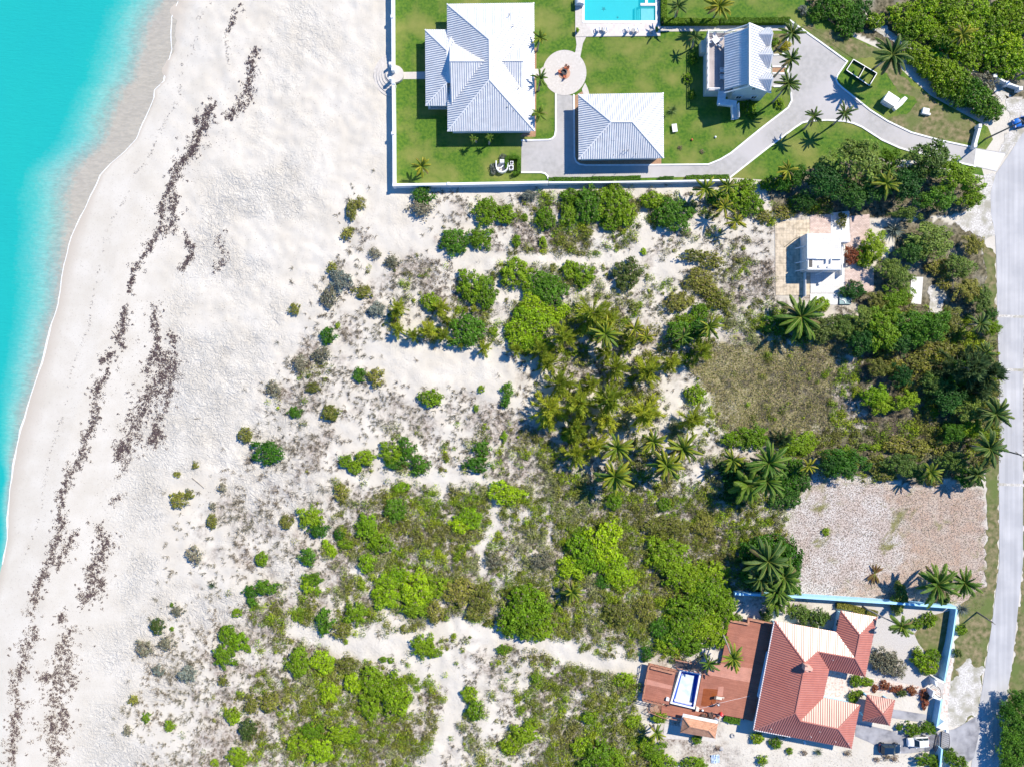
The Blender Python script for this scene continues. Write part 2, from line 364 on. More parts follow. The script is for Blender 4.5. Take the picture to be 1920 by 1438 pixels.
# ---------------------------------------------------------------- ground: beach, dunes, plots
SHORE = [(-150, 345), (0, 330), (30, 318), (75, 318), (90, 319), (112, 312), (150, 304), (167, 287), (180, 286), (207, 275), (237, 262), (260, 250), (282, 232), (305, 205), (327, 185), (355, 172),
         (400, 150), (442, 131), (477, 120), (520, 111), (570, 105), (605, 93), (642, 83), (682, 74), (720, 62), (760, 48), (800, 36), (840, 26), (895, 17), (930, 13), (970, 9), (1010, 10), (1060, 0), (1120, -14), (1300, -45), (1600, -90)]
SHY = np.array([p[0] for p in SHORE], float); SHX = np.array([p[1] for p in SHORE], float)
def shore_x(py): return np.interp(py, SHY, SHX) + 3.0 * (vnoise(py, py * 0, 22, 5) - 0.5)

D_ROWS = {8: (16, '22000'), 9: (15, '133134545675554444444460'), 10: (15, '1311134247655553333335553200'), 11: (15, '2542332257765444434443333300'),
 12: (13, '1124257633332223333235887643'), 13: (12, '01135566753332333333678875443'), 14: (12, '01243545655444333333444566554400'), 15: (13, '1246324343433333333334566554300000'),
 16: (13, '355421111223455555543343567887641223'), 17: (12, '2566541134124455555434347888877513344'), 18: (11, '14554455444433444444333356788887653344'),
 19: (11, '123423556556545444443344578888765444'), 20: (10, '024565244465677665555444333455677777654'), 21: (10, '12456533444556667655445554443333444'),
 22: (9, '13345555432124567766655555665544433'), 23: (8, '32455467776656665666677777665544430000'), 24: (8, '234554456665555434556666666665443300'), 25: (7, '1233465556666655544555555566666543000'),
 26: (7, '13445545666555555445555555566666430'), 27: (7, '23344545654444444445555555555566500'), 28: (6, '124345665443334443445555555566655000'), 29: (6, '13425566542223321123445555666665'),
 30: (6, '2454345565321124344310112344555'), 31: (5, '13554566655432134554555432112322'), 32: (5, '1455566666665545544555555544322'), 33: (5, '1355566666666644334566666665544'), 34: (5, '1355566666666654434566666666544'), 35: (5, '135666666666665543456666666654'), 36: (5, '135666666666665543456666666654')}
O_ROWS = {9: (20, '0010145655544443345000000'), 10: (20, '0221246555433322443300000'), 11: (20, '0001346543222222210011000'), 12: (17, '12210023442211013430001100000'), 13: (17, '11102343444432245542000000'),
 14: (17, '02334344444443345553200033'), 15: (16, '012233344455554455555556655666666600'), 16: (16, '0000001134455543444666665333777776500'), 17: (13, '112110000001223333333466676111677777650'),
 18: (12, '1221000000012344444322557665222777776600'), 19: (12, '0100010000012344444433356665333667767600'), 20: (12, '00100133222344444433224456655666777777'), 21: (12, '001013444433444444444556655445677777600'),
 22: (12, '0012223322234455555544555444400000000'), 23: (12, '01124566666666666666665554420000'), 24: (12, '00134777776456666766666553100000'), 25: (12, '0023477777764666777777776640000'), 26: (12, '0023466777665667777777777640000'),
 27: (11, '00233466776556677777777777400000'), 28: (9, '01235543556567777677777777000000'), 29: (9, '001333345443666777777776000000'), 30: (9, '000223333111123344456665000000'), 31: (9, '0023556655331023566644420000000'), 32: (9, '013456667754322466665543000'),
 33: (8, '0023456777754433466665554000'), 34: (8, '0123456777755433456666664000'), 35: (8, '012345677775543345666666500'), 36: (8, '012345677775543345666666500')}
def grid_of(rows):
    g = np.zeros((38, 50))
    for r, (c, s) in rows.items():
        for k, ch in enumerate(s):
            if c + k < 50: g[r, c + k] = int(ch)
    return g
DG, OG = grid_of(D_ROWS), grid_of(O_ROWS)
def dens(g, px, py):
    u = np.clip(np.asarray(px) / 40.0 - 0.5, 0, 48.5); v = np.clip(np.asarray(py) / 40.0 - 0.5, 0, 36.5)
    i = np.floor(v).astype(int); j = np.floor(u).astype(int); f = v - i; h = u - j
    i1 = np.minimum(i + 1, 37); j1 = np.minimum(j + 1, 49)
    return ((g[i, j] * (1 - h) + g[i, j1] * h) * (1 - f) + (g[i1, j] * (1 - h) + g[i1, j1] * h) * f) / 9.0
TRACKS = [([(560, 1182), (640, 1210), (720, 1215), (800, 1190), (850, 1172), (900, 1185), (960, 1196), (1010, 1203), (1060, 1222), (1120, 1245), (1200, 1250)], 17),
          ([(830, 475), (900, 482), (980, 486), (1060, 487), (1130, 492), (1180, 480), (1215, 455), (1205, 400)], 10), ([(570, 895), (620, 890), (680, 900), (740, 893), (800, 897), (880, 892), (930, 905)], 9),
          ([(840, 1240), (860, 1300), (835, 1360), (810, 1438)], 17), ([(930, 930), (925, 985), (900, 1030), (905, 1070)], 9), ([(730, 690), (800, 700), (860, 690), (930, 730)], 26), ([(780, 620), (720, 650), (860, 680)], 14), ([(760, 430), (720, 470), (760, 400)], 22)]
PLOT_WHITE = [(736, -60), (736, 350), (1370, 340), (1452, 340), (1560, 300), (1700, 288), (1870, 316), (1960, 250), (1960, -60)]
PLOT_RED = [(1374, 1112), (1795, 1137), (1766, 1310), (1758, 1365), (1790, 1365), (1822, 1470), (1240, 1470), (1196, 1330), (1200, 1240), (1352, 1235)]
RUIN = [(1450, 400), (1640, 400), (1640, 555), (1596, 575), (1520, 575), (1450, 557)]
LOT = [(1476, 960), (1500, 925), (1530, 890), (1620, 905), (1700, 912), (1790, 905), (1846, 915), (1850, 1060), (1840, 1140), (1795, 1136), (1500, 1120), (1478, 1000)]
ROAD = [(1990, 150), (1920, 247), (1888, 296), (1868, 325), (1857, 362), (1858, 400), (1866, 440), (1869, 500), (1870, 600), (1874, 720), (1873, 900), (1874, 1055), (1860, 1168), (1851, 1229), (1842, 1290), (1833, 1341), (1821, 1438), (1810, 1520),
        (1864, 1520), (1876, 1438), (1888, 1300), (1897, 1250), (1906, 1168), (1918, 1055), (1918, 700), (1922, 500), (1926, 400), (1936, 340), (2060, 190)]
EXCL = [PLOT_RED, RUIN, ROAD]
def excluded(px, py):
    r = np.zeros(np.shape(px), bool)
    for p in EXCL: r |= in_poly(px, py, p)
    return r
def open_sand(px, py):
    """0 on the trodden sand tracks, 1 elsewhere"""
    m = np.ones(np.shape(px))
    for ln, wd in TRACKS:
        d = seg_dist(px, py, ln) + 9 * (vnoise(px, py, 14, 31) - 0.5); m = np.minimum(m, np.clip((d - wd * 0.7) / (wd * 0.5), 0, 1))
    return m

xs = np.concatenate([[-700, -250], np.arange(-112, 112.01, 0.42), [250, 700]]); ys = np.concatenate([[-700, -220], np.arange(-86, 86.01, 0.42), [220, 700]])
GX, GY = np.meshgrid(xs, ys); nx, ny = len(xs), len(ys)
PX = GX / S + 960; PY = 719 - GY / S
off = PX - shore_x(PY)                               # photo pixels inland of the waterline
SEA_Z = -0.62
def ground_z(px, py):
    o_ = px - shore_x(py)
    z = np.where(o_ > 0, np.minimum(0, SEA_Z + o_ * 0.0062), np.maximum(-3.5, SEA_Z + o_ * 0.006))
    veg = np.clip((px - 380) / 150, 0, 1)
    dune = (fbm(px, py, 55, 11, 3) - 0.5) * 0.55 + (fbm(px, py, 14, 12, 3) - 0.5) * 0.34
    built = in_poly(px, py, PLOT_WHITE) | in_poly(px, py, PLOT_RED) | in_poly(px, py, RUIN) | in_poly(px, py, ROAD) | (px > 1380)
    ramp = np.clip((px - 250) / 160, 0, 1)
    fade = np.clip((seg_dist(px, py, PLOT_WHITE + PLOT_WHITE[:1])) / 25, 0, 1)
    return z + np.where(built, -0.03, dune * ramp * fade - 0.03 * (1 - fade))
GZ = ground_z(PX, PY)
Dv = dens(DG, PX, PY); Ov = dens(OG, PX, PY); trk = open_sand(PX, PY)
n1 = fbm(PX, PY, 26, 41, 4); n2 = fbm(PX, PY, 9, 47, 3)
cover = np.clip(np.maximum(Dv * 0.95, Ov), 0, 1)
litter = np.clip((cover * 1.15 + (n1 - 0.5) * 1.25 + (n2 - 0.5) * 0.6 - 0.50) * 2.2, 0, 1) * trk
litter[(PX < 360)] = 0
FIELD = [(1285, 690), (1330, 640), (1420, 640), (1600, 640), (1570, 700), (1560, 800), (1450, 835), (1360, 810), (1330, 740)]
def warp(px, py, a=26, sc=30, seed=61): return px + a * 2 * (fbm(px, py, sc, seed, 3) - 0.5), py + a * 2 * (fbm(px, py, sc, seed + 7, 3) - 0.5)
def soft_poly(px, py, poly, a=26):
    r = 0
    for k in range(3): r = r + in_poly(*warp(px, py, a * (0.7 + 0.35 * k), 30 / (1 + k), 61 + 20 * k), poly)
    return r / 3.0
grassy = np.clip(soft_poly(PX, PY, FIELD, 34) * (0.5 + n1), 0, 1)
wet_w = np.interp(PY, [0, 75, 110, 300, 350, 440, 560, 640, 720, 800, 900, 1060], [34, 22, 7, 6, 10, 26, 22, 22, 26, 38, 22, 12])
wet = np.clip(1.15 - np.maximum(off, 0) / wet_w, 0, 1) * np.clip((160 - off) / 10, 0, 1)
lot = soft_poly(PX, PY, LOT, 14); tan = soft_poly(PX, PY, [(1650, 900), (1850, 905), (1850, 1140), (1560, 1122), (1600, 1095), (1700, 1060), (1690, 980)], 34)
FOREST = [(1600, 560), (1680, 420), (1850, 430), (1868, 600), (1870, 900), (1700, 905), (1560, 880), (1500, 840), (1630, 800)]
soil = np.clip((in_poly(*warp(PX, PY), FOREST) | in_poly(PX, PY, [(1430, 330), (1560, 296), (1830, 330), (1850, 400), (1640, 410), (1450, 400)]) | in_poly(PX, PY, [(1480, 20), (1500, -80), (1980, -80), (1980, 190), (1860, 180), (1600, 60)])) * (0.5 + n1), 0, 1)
idx = np.arange(nx * ny).reshape(ny, nx)
F = np.stack([idx[:-1, :-1], idx[:-1, 1:], idx[1:, 1:], idx[1:, :-1]], -1).reshape(-1, 4)
V = np.stack([GX, GY, GZ], -1).reshape(-1, 3)
fc = V[F].mean(1); F = F[~((fc[:, 0] > 13.2) & (fc[:, 0] < 27.2) & (fc[:, 1] > 67.6))]      # the swimming pool basin is dug out

m, n, b, L = nodes('beach_sand_and_scrub_soil')
tc = n.nodes.new('ShaderNodeTexCoord')
def tex(scale, detail=6, dist=0.0, rough=0.6):
    t = n.nodes.new('ShaderNodeTexNoise'); t.inputs['Scale'].default_value = scale; t.inputs['Detail'].default_value = detail; t.inputs['Distortion'].default_value = dist
    t.inputs['Roughness'].default_value = rough; L.new(tc.outputs['Object'], t.inputs['Vector']); return t.outputs['Fac']
def ramp(src, p0, p1, c0, c1):
    r = n.nodes.new('ShaderNodeValToRGB'); r.color_ramp.elements[0].position = p0; r.color_ramp.elements[1].position = p1
    r.color_ramp.elements[0].color = c4(c0); r.color_ramp.elements[1].color = c4(c1); L.new(src, r.inputs[0]); return r.outputs[0]
def mix(f, a, c, mode='MIX'):
    x = n.nodes.new('ShaderNodeMixRGB'); x.blend_type = mode
    for i, s_ in enumerate((f, a, c)):
        if isinstance(s_, (int, float)): x.inputs[i].default_value = s_
        elif isinstance(s_, tuple): x.inputs[i].default_value = c4(s_)
        else: L.new(s_, x.inputs[i])
    return x.outputs[0]
def attr(nm):
    a = n.nodes.new('ShaderNodeAttribute'); a.attribute_name = nm; return a.outputs['Fac']
def math_(op, a, c):
    x = n.nodes.new('ShaderNodeMath'); x.operation = op; x.use_clamp = True
    for i, s_ in enumerate((a, c)):
        if isinstance(s_, (int, float)): x.inputs[i].default_value = s_
        else: L.new(s_, x.inputs[i])
    return x.outputs[0]
sand = mix(ramp(tex(0.18, 4), 0.35, 0.65, (0, 0, 0), (1, 1, 1)), (0.570, 0.525, 0.445), (0.640, 0.600, 0.525))
sand = mix(ramp(tex(3.2, 8), 0.30, 0.42, (1, 1, 1), (0, 0, 0)), sand, (0.47, 0.43, 0.37))
lit = mix(ramp(tex(2.4, 8), 0.42, 0.62, (0, 0, 0), (1, 1, 1)), (0.17, 0.135, 0.105), (0.50, 0.43, 0.37))
fl = math_('MULTIPLY', attr('litter'), ramp(tex(1.7, 8), 0.30, 0.58, (0.15, 0.15, 0.15), (1, 1, 1)))
col = mix(fl, sand, lit)
gr = mix(ramp(tex(2.8, 9), 0.38, 0.62, (0, 0, 0), (1, 1, 1)), (0.16, 0.15, 0.055), (0.38, 0.33, 0.19))
col = mix(attr('grassy'), col, gr)
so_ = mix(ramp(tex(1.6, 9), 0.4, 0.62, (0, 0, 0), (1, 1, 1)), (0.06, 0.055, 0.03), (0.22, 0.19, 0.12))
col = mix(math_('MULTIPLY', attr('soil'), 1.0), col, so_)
lt = mix(ramp(tex(0.28, 5), 0.42, 0.60, (0, 0, 0), (1, 1, 1)), (0.62, 0.58, 0.535), (0.55, 0.47, 0.41))
lt = mix(math_('MULTIPLY', attr('tan'), 0.75), lt, mix(ramp(tex(0.5, 6), 0.4, 0.6, (0, 0, 0), (1, 1, 1)), (0.46, 0.30, 0.20), (0.50, 0.40, 0.31)))
lt = mix(ramp(tex(4.5, 9), 0.44, 0.52, (1, 1, 1), (0, 0, 0)), lt, (0.27, 0.215, 0.185))
lt = mix(ramp(tex(0.16, 6, 1.0), 0.56, 0.66, (0, 0, 0), (1, 1, 1)), lt, (0.22, 0.21, 0.085))
col = mix(attr('lot'), col, lt)
col = mix(math_('MULTIPLY', attr('wet'), 0.85), col, (0.49, 0.43, 0.355))
L.new(col, b.inputs['Base Color']); pset(b, Roughness=0.92); b.inputs['Specular IOR Level'].default_value = 0.2
bp = n.nodes.new('ShaderNodeBump'); bp.inputs['Distance'].default_value = 0.15
hsum = n.nodes.new('ShaderNodeMath'); hsum.operation = 'ADD'; sharp = n.nodes.new('ShaderNodeValToRGB'); sharp.color_ramp.elements[0].position = 0.40; sharp.color_ramp.elements[1].position = 0.60; L.new(tex(0.95, 7, 1.6, 0.65), sharp.inputs[0]); L.new(sharp.outputs[0], hsum.inputs[0])
vor = n.nodes.new('ShaderNodeTexVoronoi'); vor.inputs['Scale'].default_value = 1.6; L.new(tc.outputs['Object'], vor.inputs['Vector'])
vm = n.nodes.new('ShaderNodeMath'); vm.operation = 'MULTIPLY'; vm.inputs[1].default_value = 0.35; L.new(vor.outputs['Distance'], vm.inputs[0]); L.new(vm.outputs[0], hsum.inputs[1])
L.new(hsum.outputs[0], bp.inputs['Height']); L.new(math_('MULTIPLY', attr('rough'), 1.0), bp.inputs['Strength']); L.new(bp.outputs[0], b.inputs['Normal'])
rough = np.clip((PX - shore_x(PY) - 165) / 90, 0, 1) * np.clip((fbm(PX, PY, 70, 77, 4) - 0.34) * 3.0, 0.08, 0.8) * np.clip((700 - PX) / 150, 0.35, 1)
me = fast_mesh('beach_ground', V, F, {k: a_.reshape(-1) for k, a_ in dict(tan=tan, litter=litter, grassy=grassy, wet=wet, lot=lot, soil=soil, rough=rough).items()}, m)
for p in me.polygons: pass
me.polygons.foreach_set('use_smooth', np.ones(len(F), bool)); gnd = link('beach_ground', me); gnd['kind'] = 'structure'

# ---------------------------------------------------------------- sea: colour follows the depth of the water
sx = np.concatenate([[-700, -300], np.arange(-110, -58, 0.5)]); sy = np.concatenate([[-700, -200], np.arange(-90, 90.01, 0.5), [200, 700]])
QX, QY = np.meshgrid(sx, sy); qx = QX / S + 960; qy = 719 - QY / S
wash = np.interp(qy, [-100, 0, 40, 75, 200, 300, 360, 430, 500, 700, 900], [26, 30, 42, 52, 62, 58, 46, 20, 8, 4, -4])
glen = np.interp(qy, [0, 350, 500, 700, 800, 860, 900], [115, 115, 105, 80, 55, 34, 25])
deep = ((shore_x(qy) - qx) - wash + 16 * (fbm(qx, qy, 40, 91, 3) - 0.5)) / glen
ii = np.arange(QX.size).reshape(QX.shape)
SF = np.stack([ii[:-1, :-1], ii[:-1, 1:], ii[1:, 1:], ii[1:, :-1]], -1).reshape(-1, 4)
m, n, b, L = nodes('shallow_turquoise_sea'); tc = n.nodes.new('ShaderNodeTexCoord')
dp = attr('depth')
fine = tex(1.6, 8, 0.4); dn = n.nodes.new('ShaderNodeMath'); dn.operation = 'MULTIPLY_ADD'; L.new(fine, dn.inputs[0]); dn.inputs[1].default_value = 0.36; L.new(dp, dn.inputs[2])
cr = n.nodes.new('ShaderNodeValToRGB'); e = cr.color_ramp.elements; L.new(dn.outputs[0], cr.inputs[0])
e[0].position = 0.10; e[0].color = c4((0.56, 0.53, 0.45)); e[1].position = 1.0; e[1].color = c4((0.016, 0.40, 0.365))
for p_, c_ in ((0.24, (0.36, 0.50, 0.45)), (0.45, (0.22, 0.485, 0.43)), (0.75, (0.075, 0.44, 0.395))):
    x_ = e.new(p_); x_.color = c4(c_)
tx = mix(ramp(tex(0.05, 3), 0.4, 0.65, (0, 0, 0), (1, 1, 1)), cr.outputs[0], (0.96, 0.96, 1.0), 'MULTIPLY')
smp = n.nodes.new('ShaderNodeMapping'); smp.inputs['Rotation'].default_value = (0, 0, R(30)); smp.inputs['Scale'].default_value = (0.6, 1.7, 1); L.new(tc.outputs['Object'], smp.inputs[0])
stn = n.nodes.new('ShaderNodeTexNoise'); stn.inputs['Scale'].default_value = 1.3; stn.inputs['Detail'].default_value = 7; stn.inputs['Distortion'].default_value = 0.8; L.new(smp.outputs[0], stn.inputs['Vector'])
streak = ramp(stn.outputs['Fac'], 0.36, 0.66, (0.85, 0.86, 0.86), (1.10, 1.09, 1.07))
shal = n.nodes.new('ShaderNodeValToRGB'); shal.color_ramp.elements[0].position = 0.35; shal.color_ramp.elements[0].color = (1, 1, 1, 1); shal.color_ramp.elements[1].position = 0.8; shal.color_ramp.elements[1].color = (0.12, 0.12, 0.12, 1); L.new(dn.outputs[0], shal.inputs[0])
tx = mix(shal.outputs[0], tx, mix(1.0, tx, streak, 'MULTIPLY'))
L.new(tx, b.inputs['Base Color']); pset(b, Roughness=0.22); b.inputs['Specular IOR Level'].default_value = 0.35
al = n.nodes.new('ShaderNodeValToRGB'); L.new(dn.outputs[0], al.inputs[0]); q_ = al.color_ramp.elements
q_[0].position = 0.06; q_[0].color = c4((0.55, 0.55, 0.55)); q_[1].position = 0.5; q_[1].color = c4((1, 1, 1))
L.new(al.outputs[0], b.inputs['Alpha'])
mp = n.nodes.new('ShaderNodeMapping'); mp.inputs['Rotation'].default_value = (0, 0, R(-28)); mp.inputs['Scale'].default_value = (0.5, 2.6, 1); L.new(tc.outputs['Object'], mp.inputs[0])
wn = n.nodes.new('ShaderNodeTexNoise'); wn.inputs['Scale'].default_value = 1.1; wn.inputs['Detail'].default_value = 6; wn.inputs['Distortion'].default_value = 0.7; L.new(mp.outputs[0], wn.inputs['Vector'])
bp = n.nodes.new('ShaderNodeBump'); bp.inputs['Strength'].default_value = 0.5; bp.inputs['Distance'].default_value = 0.12; L.new(wn.outputs['Fac'], bp.inputs['Height']); L.new(bp.outputs[0], b.inputs['Normal'])
sme = fast_mesh('sea_water', np.stack([QX, QY, np.full(QX.shape, SEA_Z)], -1).reshape(-1, 3), SF, {'depth': deep.reshape(-1)}, m)
sea = link('sea_water', sme); sea['kind'] = 'structure'

# thin lip of foam where the wash ends
rs = np.random.RandomState(3); fv = []; ff = []
yy = np.arange(0, 1060, 1.5)
wd = 0.25 + 2.6 * np.clip(vnoise(yy, yy * 0, 30, 66) * 2.2 - 1.1, 0, 1) + 0.9 * vnoise(yy, yy * 0, 4, 67)
for k, y in enumerate(yy):
    x0 = float(shore_x(np.array([y]))[0])
    for xx in (x0 - wd[k] * 0.75, x0 + 0.8 + wd[k] * 0.25):
        p = W(xx, y); fv.append((p.x, p.y, SEA_Z + 0.012))
    if k: ff.append((2 * k - 2, 2 * k - 1, 2 * k + 1, 2 * k))
fo = MB().add(fv, ff).build('sea_foam', noise_mat('sea_foam', (0.72, 0.74, 0.73), (0.84, 0.85, 0.84), scale=3)); fo['kind'] = 'stuff'; fo['label'] = 'thin white line of sea foam along the wet sand'
# ---------------------------------------------------------------- lawns, drives, road, patios
def ragged(pts, a=6, seed=1):
    """an uneven natural edge through photo pixels"""
    out = []
    for i in range(len(pts)):
        p, q = pts[i], pts[(i + 1) % len(pts)]; k = max(1, int(math.hypot(q[0] - p[0], q[1] - p[1]) / 3))
        for j in range(k):
            x = p[0] + (q[0] - p[0]) * j / k; y = p[1] + (q[1] - p[1]) * j / k
            out.append((x + a * (float(fbm(x, y, 12, seed, 3)) - 0.5) * 2, y + a * (float(fbm(x, y, 12, seed + 40, 3)) - 0.5) * 2))
    return out
LAWN = [(1229.5, -60), (1229.5, 41), (1095, 41), (1095, -60), (739, -60), (739, 346), (1027, 344), (1300, 339), (1380, 334), (1440, 338), (1500, 322), (1560, 306), (1640, 296), (1720, 302), (1800, 322), (1845, 330), (1836, 300), (1862, 262), (1852, 238), (1790, 205), (1745, 180), (1700, 140), (1655, 95), (1600, 70), (1540, 30), (1500, -10), (1490, -60)]
flat('lawn', G(LAWN), 0.0, M['lawn'])
flat('dry_grass', G(ragged([(1500, 45), (1560, 60), (1610, 75), (1660, 100), (1700, 150), (1745, 185), (1800, 215), (1835, 232), (1825, 272), (1760, 262), (1705, 247), (1665, 226), (1700, 215), (1720, 190), (1680, 165), (1640, 110), (1600, 112), (1560, 95)], 8)), 0.004, M['verge'])
flat('grass_verge', G(ragged([(1846, 460), (1866, 470), (1868, 600), (1873, 720), (1872, 900), (1873, 1055), (1859, 1168), (1850, 1229), (1841, 1290), (1833, 1341), (1800, 1362), (1775, 1330), (1790, 1240), (1797, 1140), (1846, 1100), (1850, 1000), (1850, 905), (1852, 780), (1856, 640), (1850, 560)], 8)), 0.0, M['verge'])
flat('limestone_shoulder', G(ragged([(1790, 415), (1815, 395), (1848, 372), (1840, 330), (1850, 322), (1872, 328), (1860, 362), (1861, 402), (1869, 440), (1850, 450), (1820, 440)], 8)), 0.004, M['rubble'])
flat('gravel_shoulder', G(ragged([(1800, 1250), (1820, 1238), (1846, 1246), (1842, 1290), (1834, 1340), (1800, 1360), (1780, 1366), (1766, 1345), (1772, 1310), (1780, 1290)], 14)), 0.004, M['rubble'])
flat('gravel_layby', G(ragged([(1884, 180), (1905, 190), (1990, 150), (1940, 232), (1885, 292), (1868, 290), (1884, 258), (1893, 230)], 8)), 0.004, M['rubble'])
flat('verge_east', G(ragged([(1917, 860), (1940, 860), (1990, 1300), (1990, 1520), (1872, 1520), (1886, 1330), (1898, 1250), (1908, 1168), (1918, 1055)], 8)), 0.0, M['verge'])
flat('road', G(ROAD), 0.010, M['road'])
mb = MB()
for y in (905, 590, 690): mb.add([(*W(1870, y)[:2], 0.014), (*W(1924, y + 2)[:2], 0.014), (*W(1924, y + 7)[:2], 0.014), (*W(1870, y + 5)[:2], 0.014)], [(0, 1, 2, 3)])
mb.build('road_patches', M['rubble'])['kind'] = 'structure'
DRIVE = [(1043, 176), (1042, 250), (1040, 258), (1036, 262), (1030, 264), (978, 265), (977, 324), (1020, 324), (1026, 327), (1029, 335), (1100, 336), (1200, 334), (1300, 332), (1366, 331), (1367, 334), (1442, 275), (1489, 240), (1504, 230), (1520, 227), (1550, 226), (1583, 228), (1616, 239), (1653, 263), (1686, 278), (1706, 284), (1765, 298), (1829, 313), (1868, 322), (1886, 287), (1829, 278), (1763, 264), (1708, 249), (1664, 228), (1631, 207), (1605, 186), (1581, 167), (1570, 156), (1567, 148), (1588, 116), (1537, 79), (1500, 53), (1477, 36), (1477, 62), (1477, 96), (1447, 99), (1447, 163), (1474, 163), (1482, 172), (1484, 184), (1477, 203), (1425, 243), (1370, 288), (1328, 309), (1220, 310), (1100, 311), (1086, 309), (1079, 303), (1077, 295), (1076, 180)]
flat('driveway', G(DRIVE), 0.008, M['concrete'])
flat('driveway_apron', G([(1830, 280), (1885, 289), (1868, 321), (1826, 311)]), 0.013, M['white_slab'])
mb = MB()
for ln in ([(1042, 176), (1042, 245), (1040, 256), (1035, 261), (1028, 263), (977, 264)], [(977, 324), (1014, 324), (1022, 326), (1027, 331), (1028, 337)],
           [(1367, 335), (1442, 276), (1489, 241), (1504, 231), (1520, 227.5), (1550, 226), (1583, 228), (1600, 232), (1616, 239), (1653, 263), (1686, 278), (1706, 284), (1765, 298), (1829, 313)],
           [(1829, 278), (1763, 264), (1708, 249), (1664, 228), (1631, 207), (1605, 186), (1581, 167), (1571, 158), (1567, 150), (1570, 142), (1588, 116), (1537, 79), (1500, 53), (1477, 36)],
           [(1076, 178), (1077, 295), (1080, 304), (1087, 309), (1098, 310.5), (1220, 310), (1328, 309), (1350, 300), (1370, 288), (1425, 243), (1477, 203), (1484, 190), (1483, 176), (1476, 165), (1466, 163), (1450, 163)],
           [(1477, 62), (1477, 90), (1474, 98), (1466, 103), (1450, 104)]):
    strip(mb, G(ln), 0.28, 0.0, 0.13)
mb.build('driveway_kerb', M['kerb'])['kind'] = 'structure'
mb = MB(); strip(mb, G(smooth_line([(1448, 126), (1470, 126), (1476, 129), (1477, 133), (1473, 138), (1448, 138)], 4)), 0.24, 0.0, 0.13); mb.build('island_kerb', M['kerb'])['kind'] = 'structure'
flat('planting_island', G([(1448, 127), (1473, 127), (1475, 133), (1472, 137), (1448, 137)]), 0.02, M['tan_bed'])
flat('planting_bed', G([(1450, 64), (1476, 64), (1476, 92), (1470, 101), (1450, 102)]), 0.014, M['verge'])
flat('garage_bed', G([(1078, 180), (1095, 170), (1100, 200), (1240, 298), (1240, 309), (1100, 309.5), (1085, 307), (1078, 298)]), 0.012, M['tan_bed'])
flat('house_bed', G([(996, 90), (1006, 90), (1005, 246), (1004, 257), (975, 257), (985, 246)]), 0.006, M['tan_bed'])
flat('garage_hedge_strip', G([(1030, 337), (1366, 332), (1366, 339), (1030, 343)]), 0.012, M['lawn'])
# round fire-pit patio with its paths
patio = [(1058.5 + 41 * math.cos(a), 137 + 42.5 * math.sin(a)) for a in np.linspace(0, 2 * math.pi, 48, endpoint=False)]
flat('round_patio', G(patio), 0.05, M['patio'])
flat('pool_path', G([(1079, 70), (1099, 70), (1093, 82), (1090, 97), (1088, 108), (1075, 106), (1079, 97), (1081, 84)]), 0.045, M['patio'])
flat('house_path', G([(1000, 130), (1014, 130), (1018, 126), (1020, 146), (1000, 141)]), 0.045, M['patio'])
flat('garage_path', G([(1097, 156), (1102, 166), (1105, 177), (1094, 180), (1091, 168)]), 0.045, M['patio'])
flat('seaward_path', G([(752, 136), (800, 135), (800, 149), (752, 149)]), 0.02, M['patio'])
# pool terrace: paving laid round an open basin
dk = [(1078.5, -40), (1095, -40), (1095, 40), (1229.5, 40), (1229.5, -40), (1238, -40), (1238, 68.5), (1078.5, 70)]
MB().prism(G(dk), 0.0, 0.12).build('pool_terrace', M['patio'])['kind'] = 'structure'
flat('pool_paving', G([(1098, 46), (1234, 44), (1236, 67), (1113, 68)]), 0.124, M['pool_paving'])
flat('narrow_path', G([(1238, 50), (1478, 48), (1478, 58), (1238, 60)]), 0.03, M['patio'])
flat('coral_terrace', G([(1545, 1262), (1560, 1255), (1600, 1266), (1640, 1270), (1766, 1294), (1766, 1312), (1640, 1297), (1590, 1318), (1540, 1310)]), 0.02, M['coral_path'])
flat('roadside_path', G([(1784, 1232), (1788, 1232), (1779, 1300), (1776, 1350), (1764, 1342), (1768, 1296), (1775, 1262)]), 0.014, M['coral_path'])
flat('courtyard_gravel', G([(1545, 1160), (1580, 1135), (1795, 1142), (1768, 1300), (1640, 1285), (1620, 1260), (1640, 1160)]), 0.0, M['gravel'])
flat('garden_lawn', G([(1714, 1188), (1740, 1155), (1790, 1142), (1764, 1230), (1735, 1222), (1722, 1205)]), 0.006, M['verge'])
flat('car_court', G([(1604, 1352), (1640, 1362), (1690, 1374), (1756, 1372), (1758, 1407), (1700, 1412), (1670, 1412), (1632, 1392), (1604, 1380)]), 0.008, M['grey_asphalt'])
flat('carport_drive', G([(1674, 1329), (1744, 1340), (1743, 1356), (1671, 1345)]), 0.008, M['grey_asphalt'])
flat('entrance_apron', G([(1757, 1372), (1790, 1366), (1832, 1342), (1842, 1345), (1826, 1420), (1812, 1432), (1772, 1402), (1757, 1405)]), 0.018, M['grey_asphalt'])
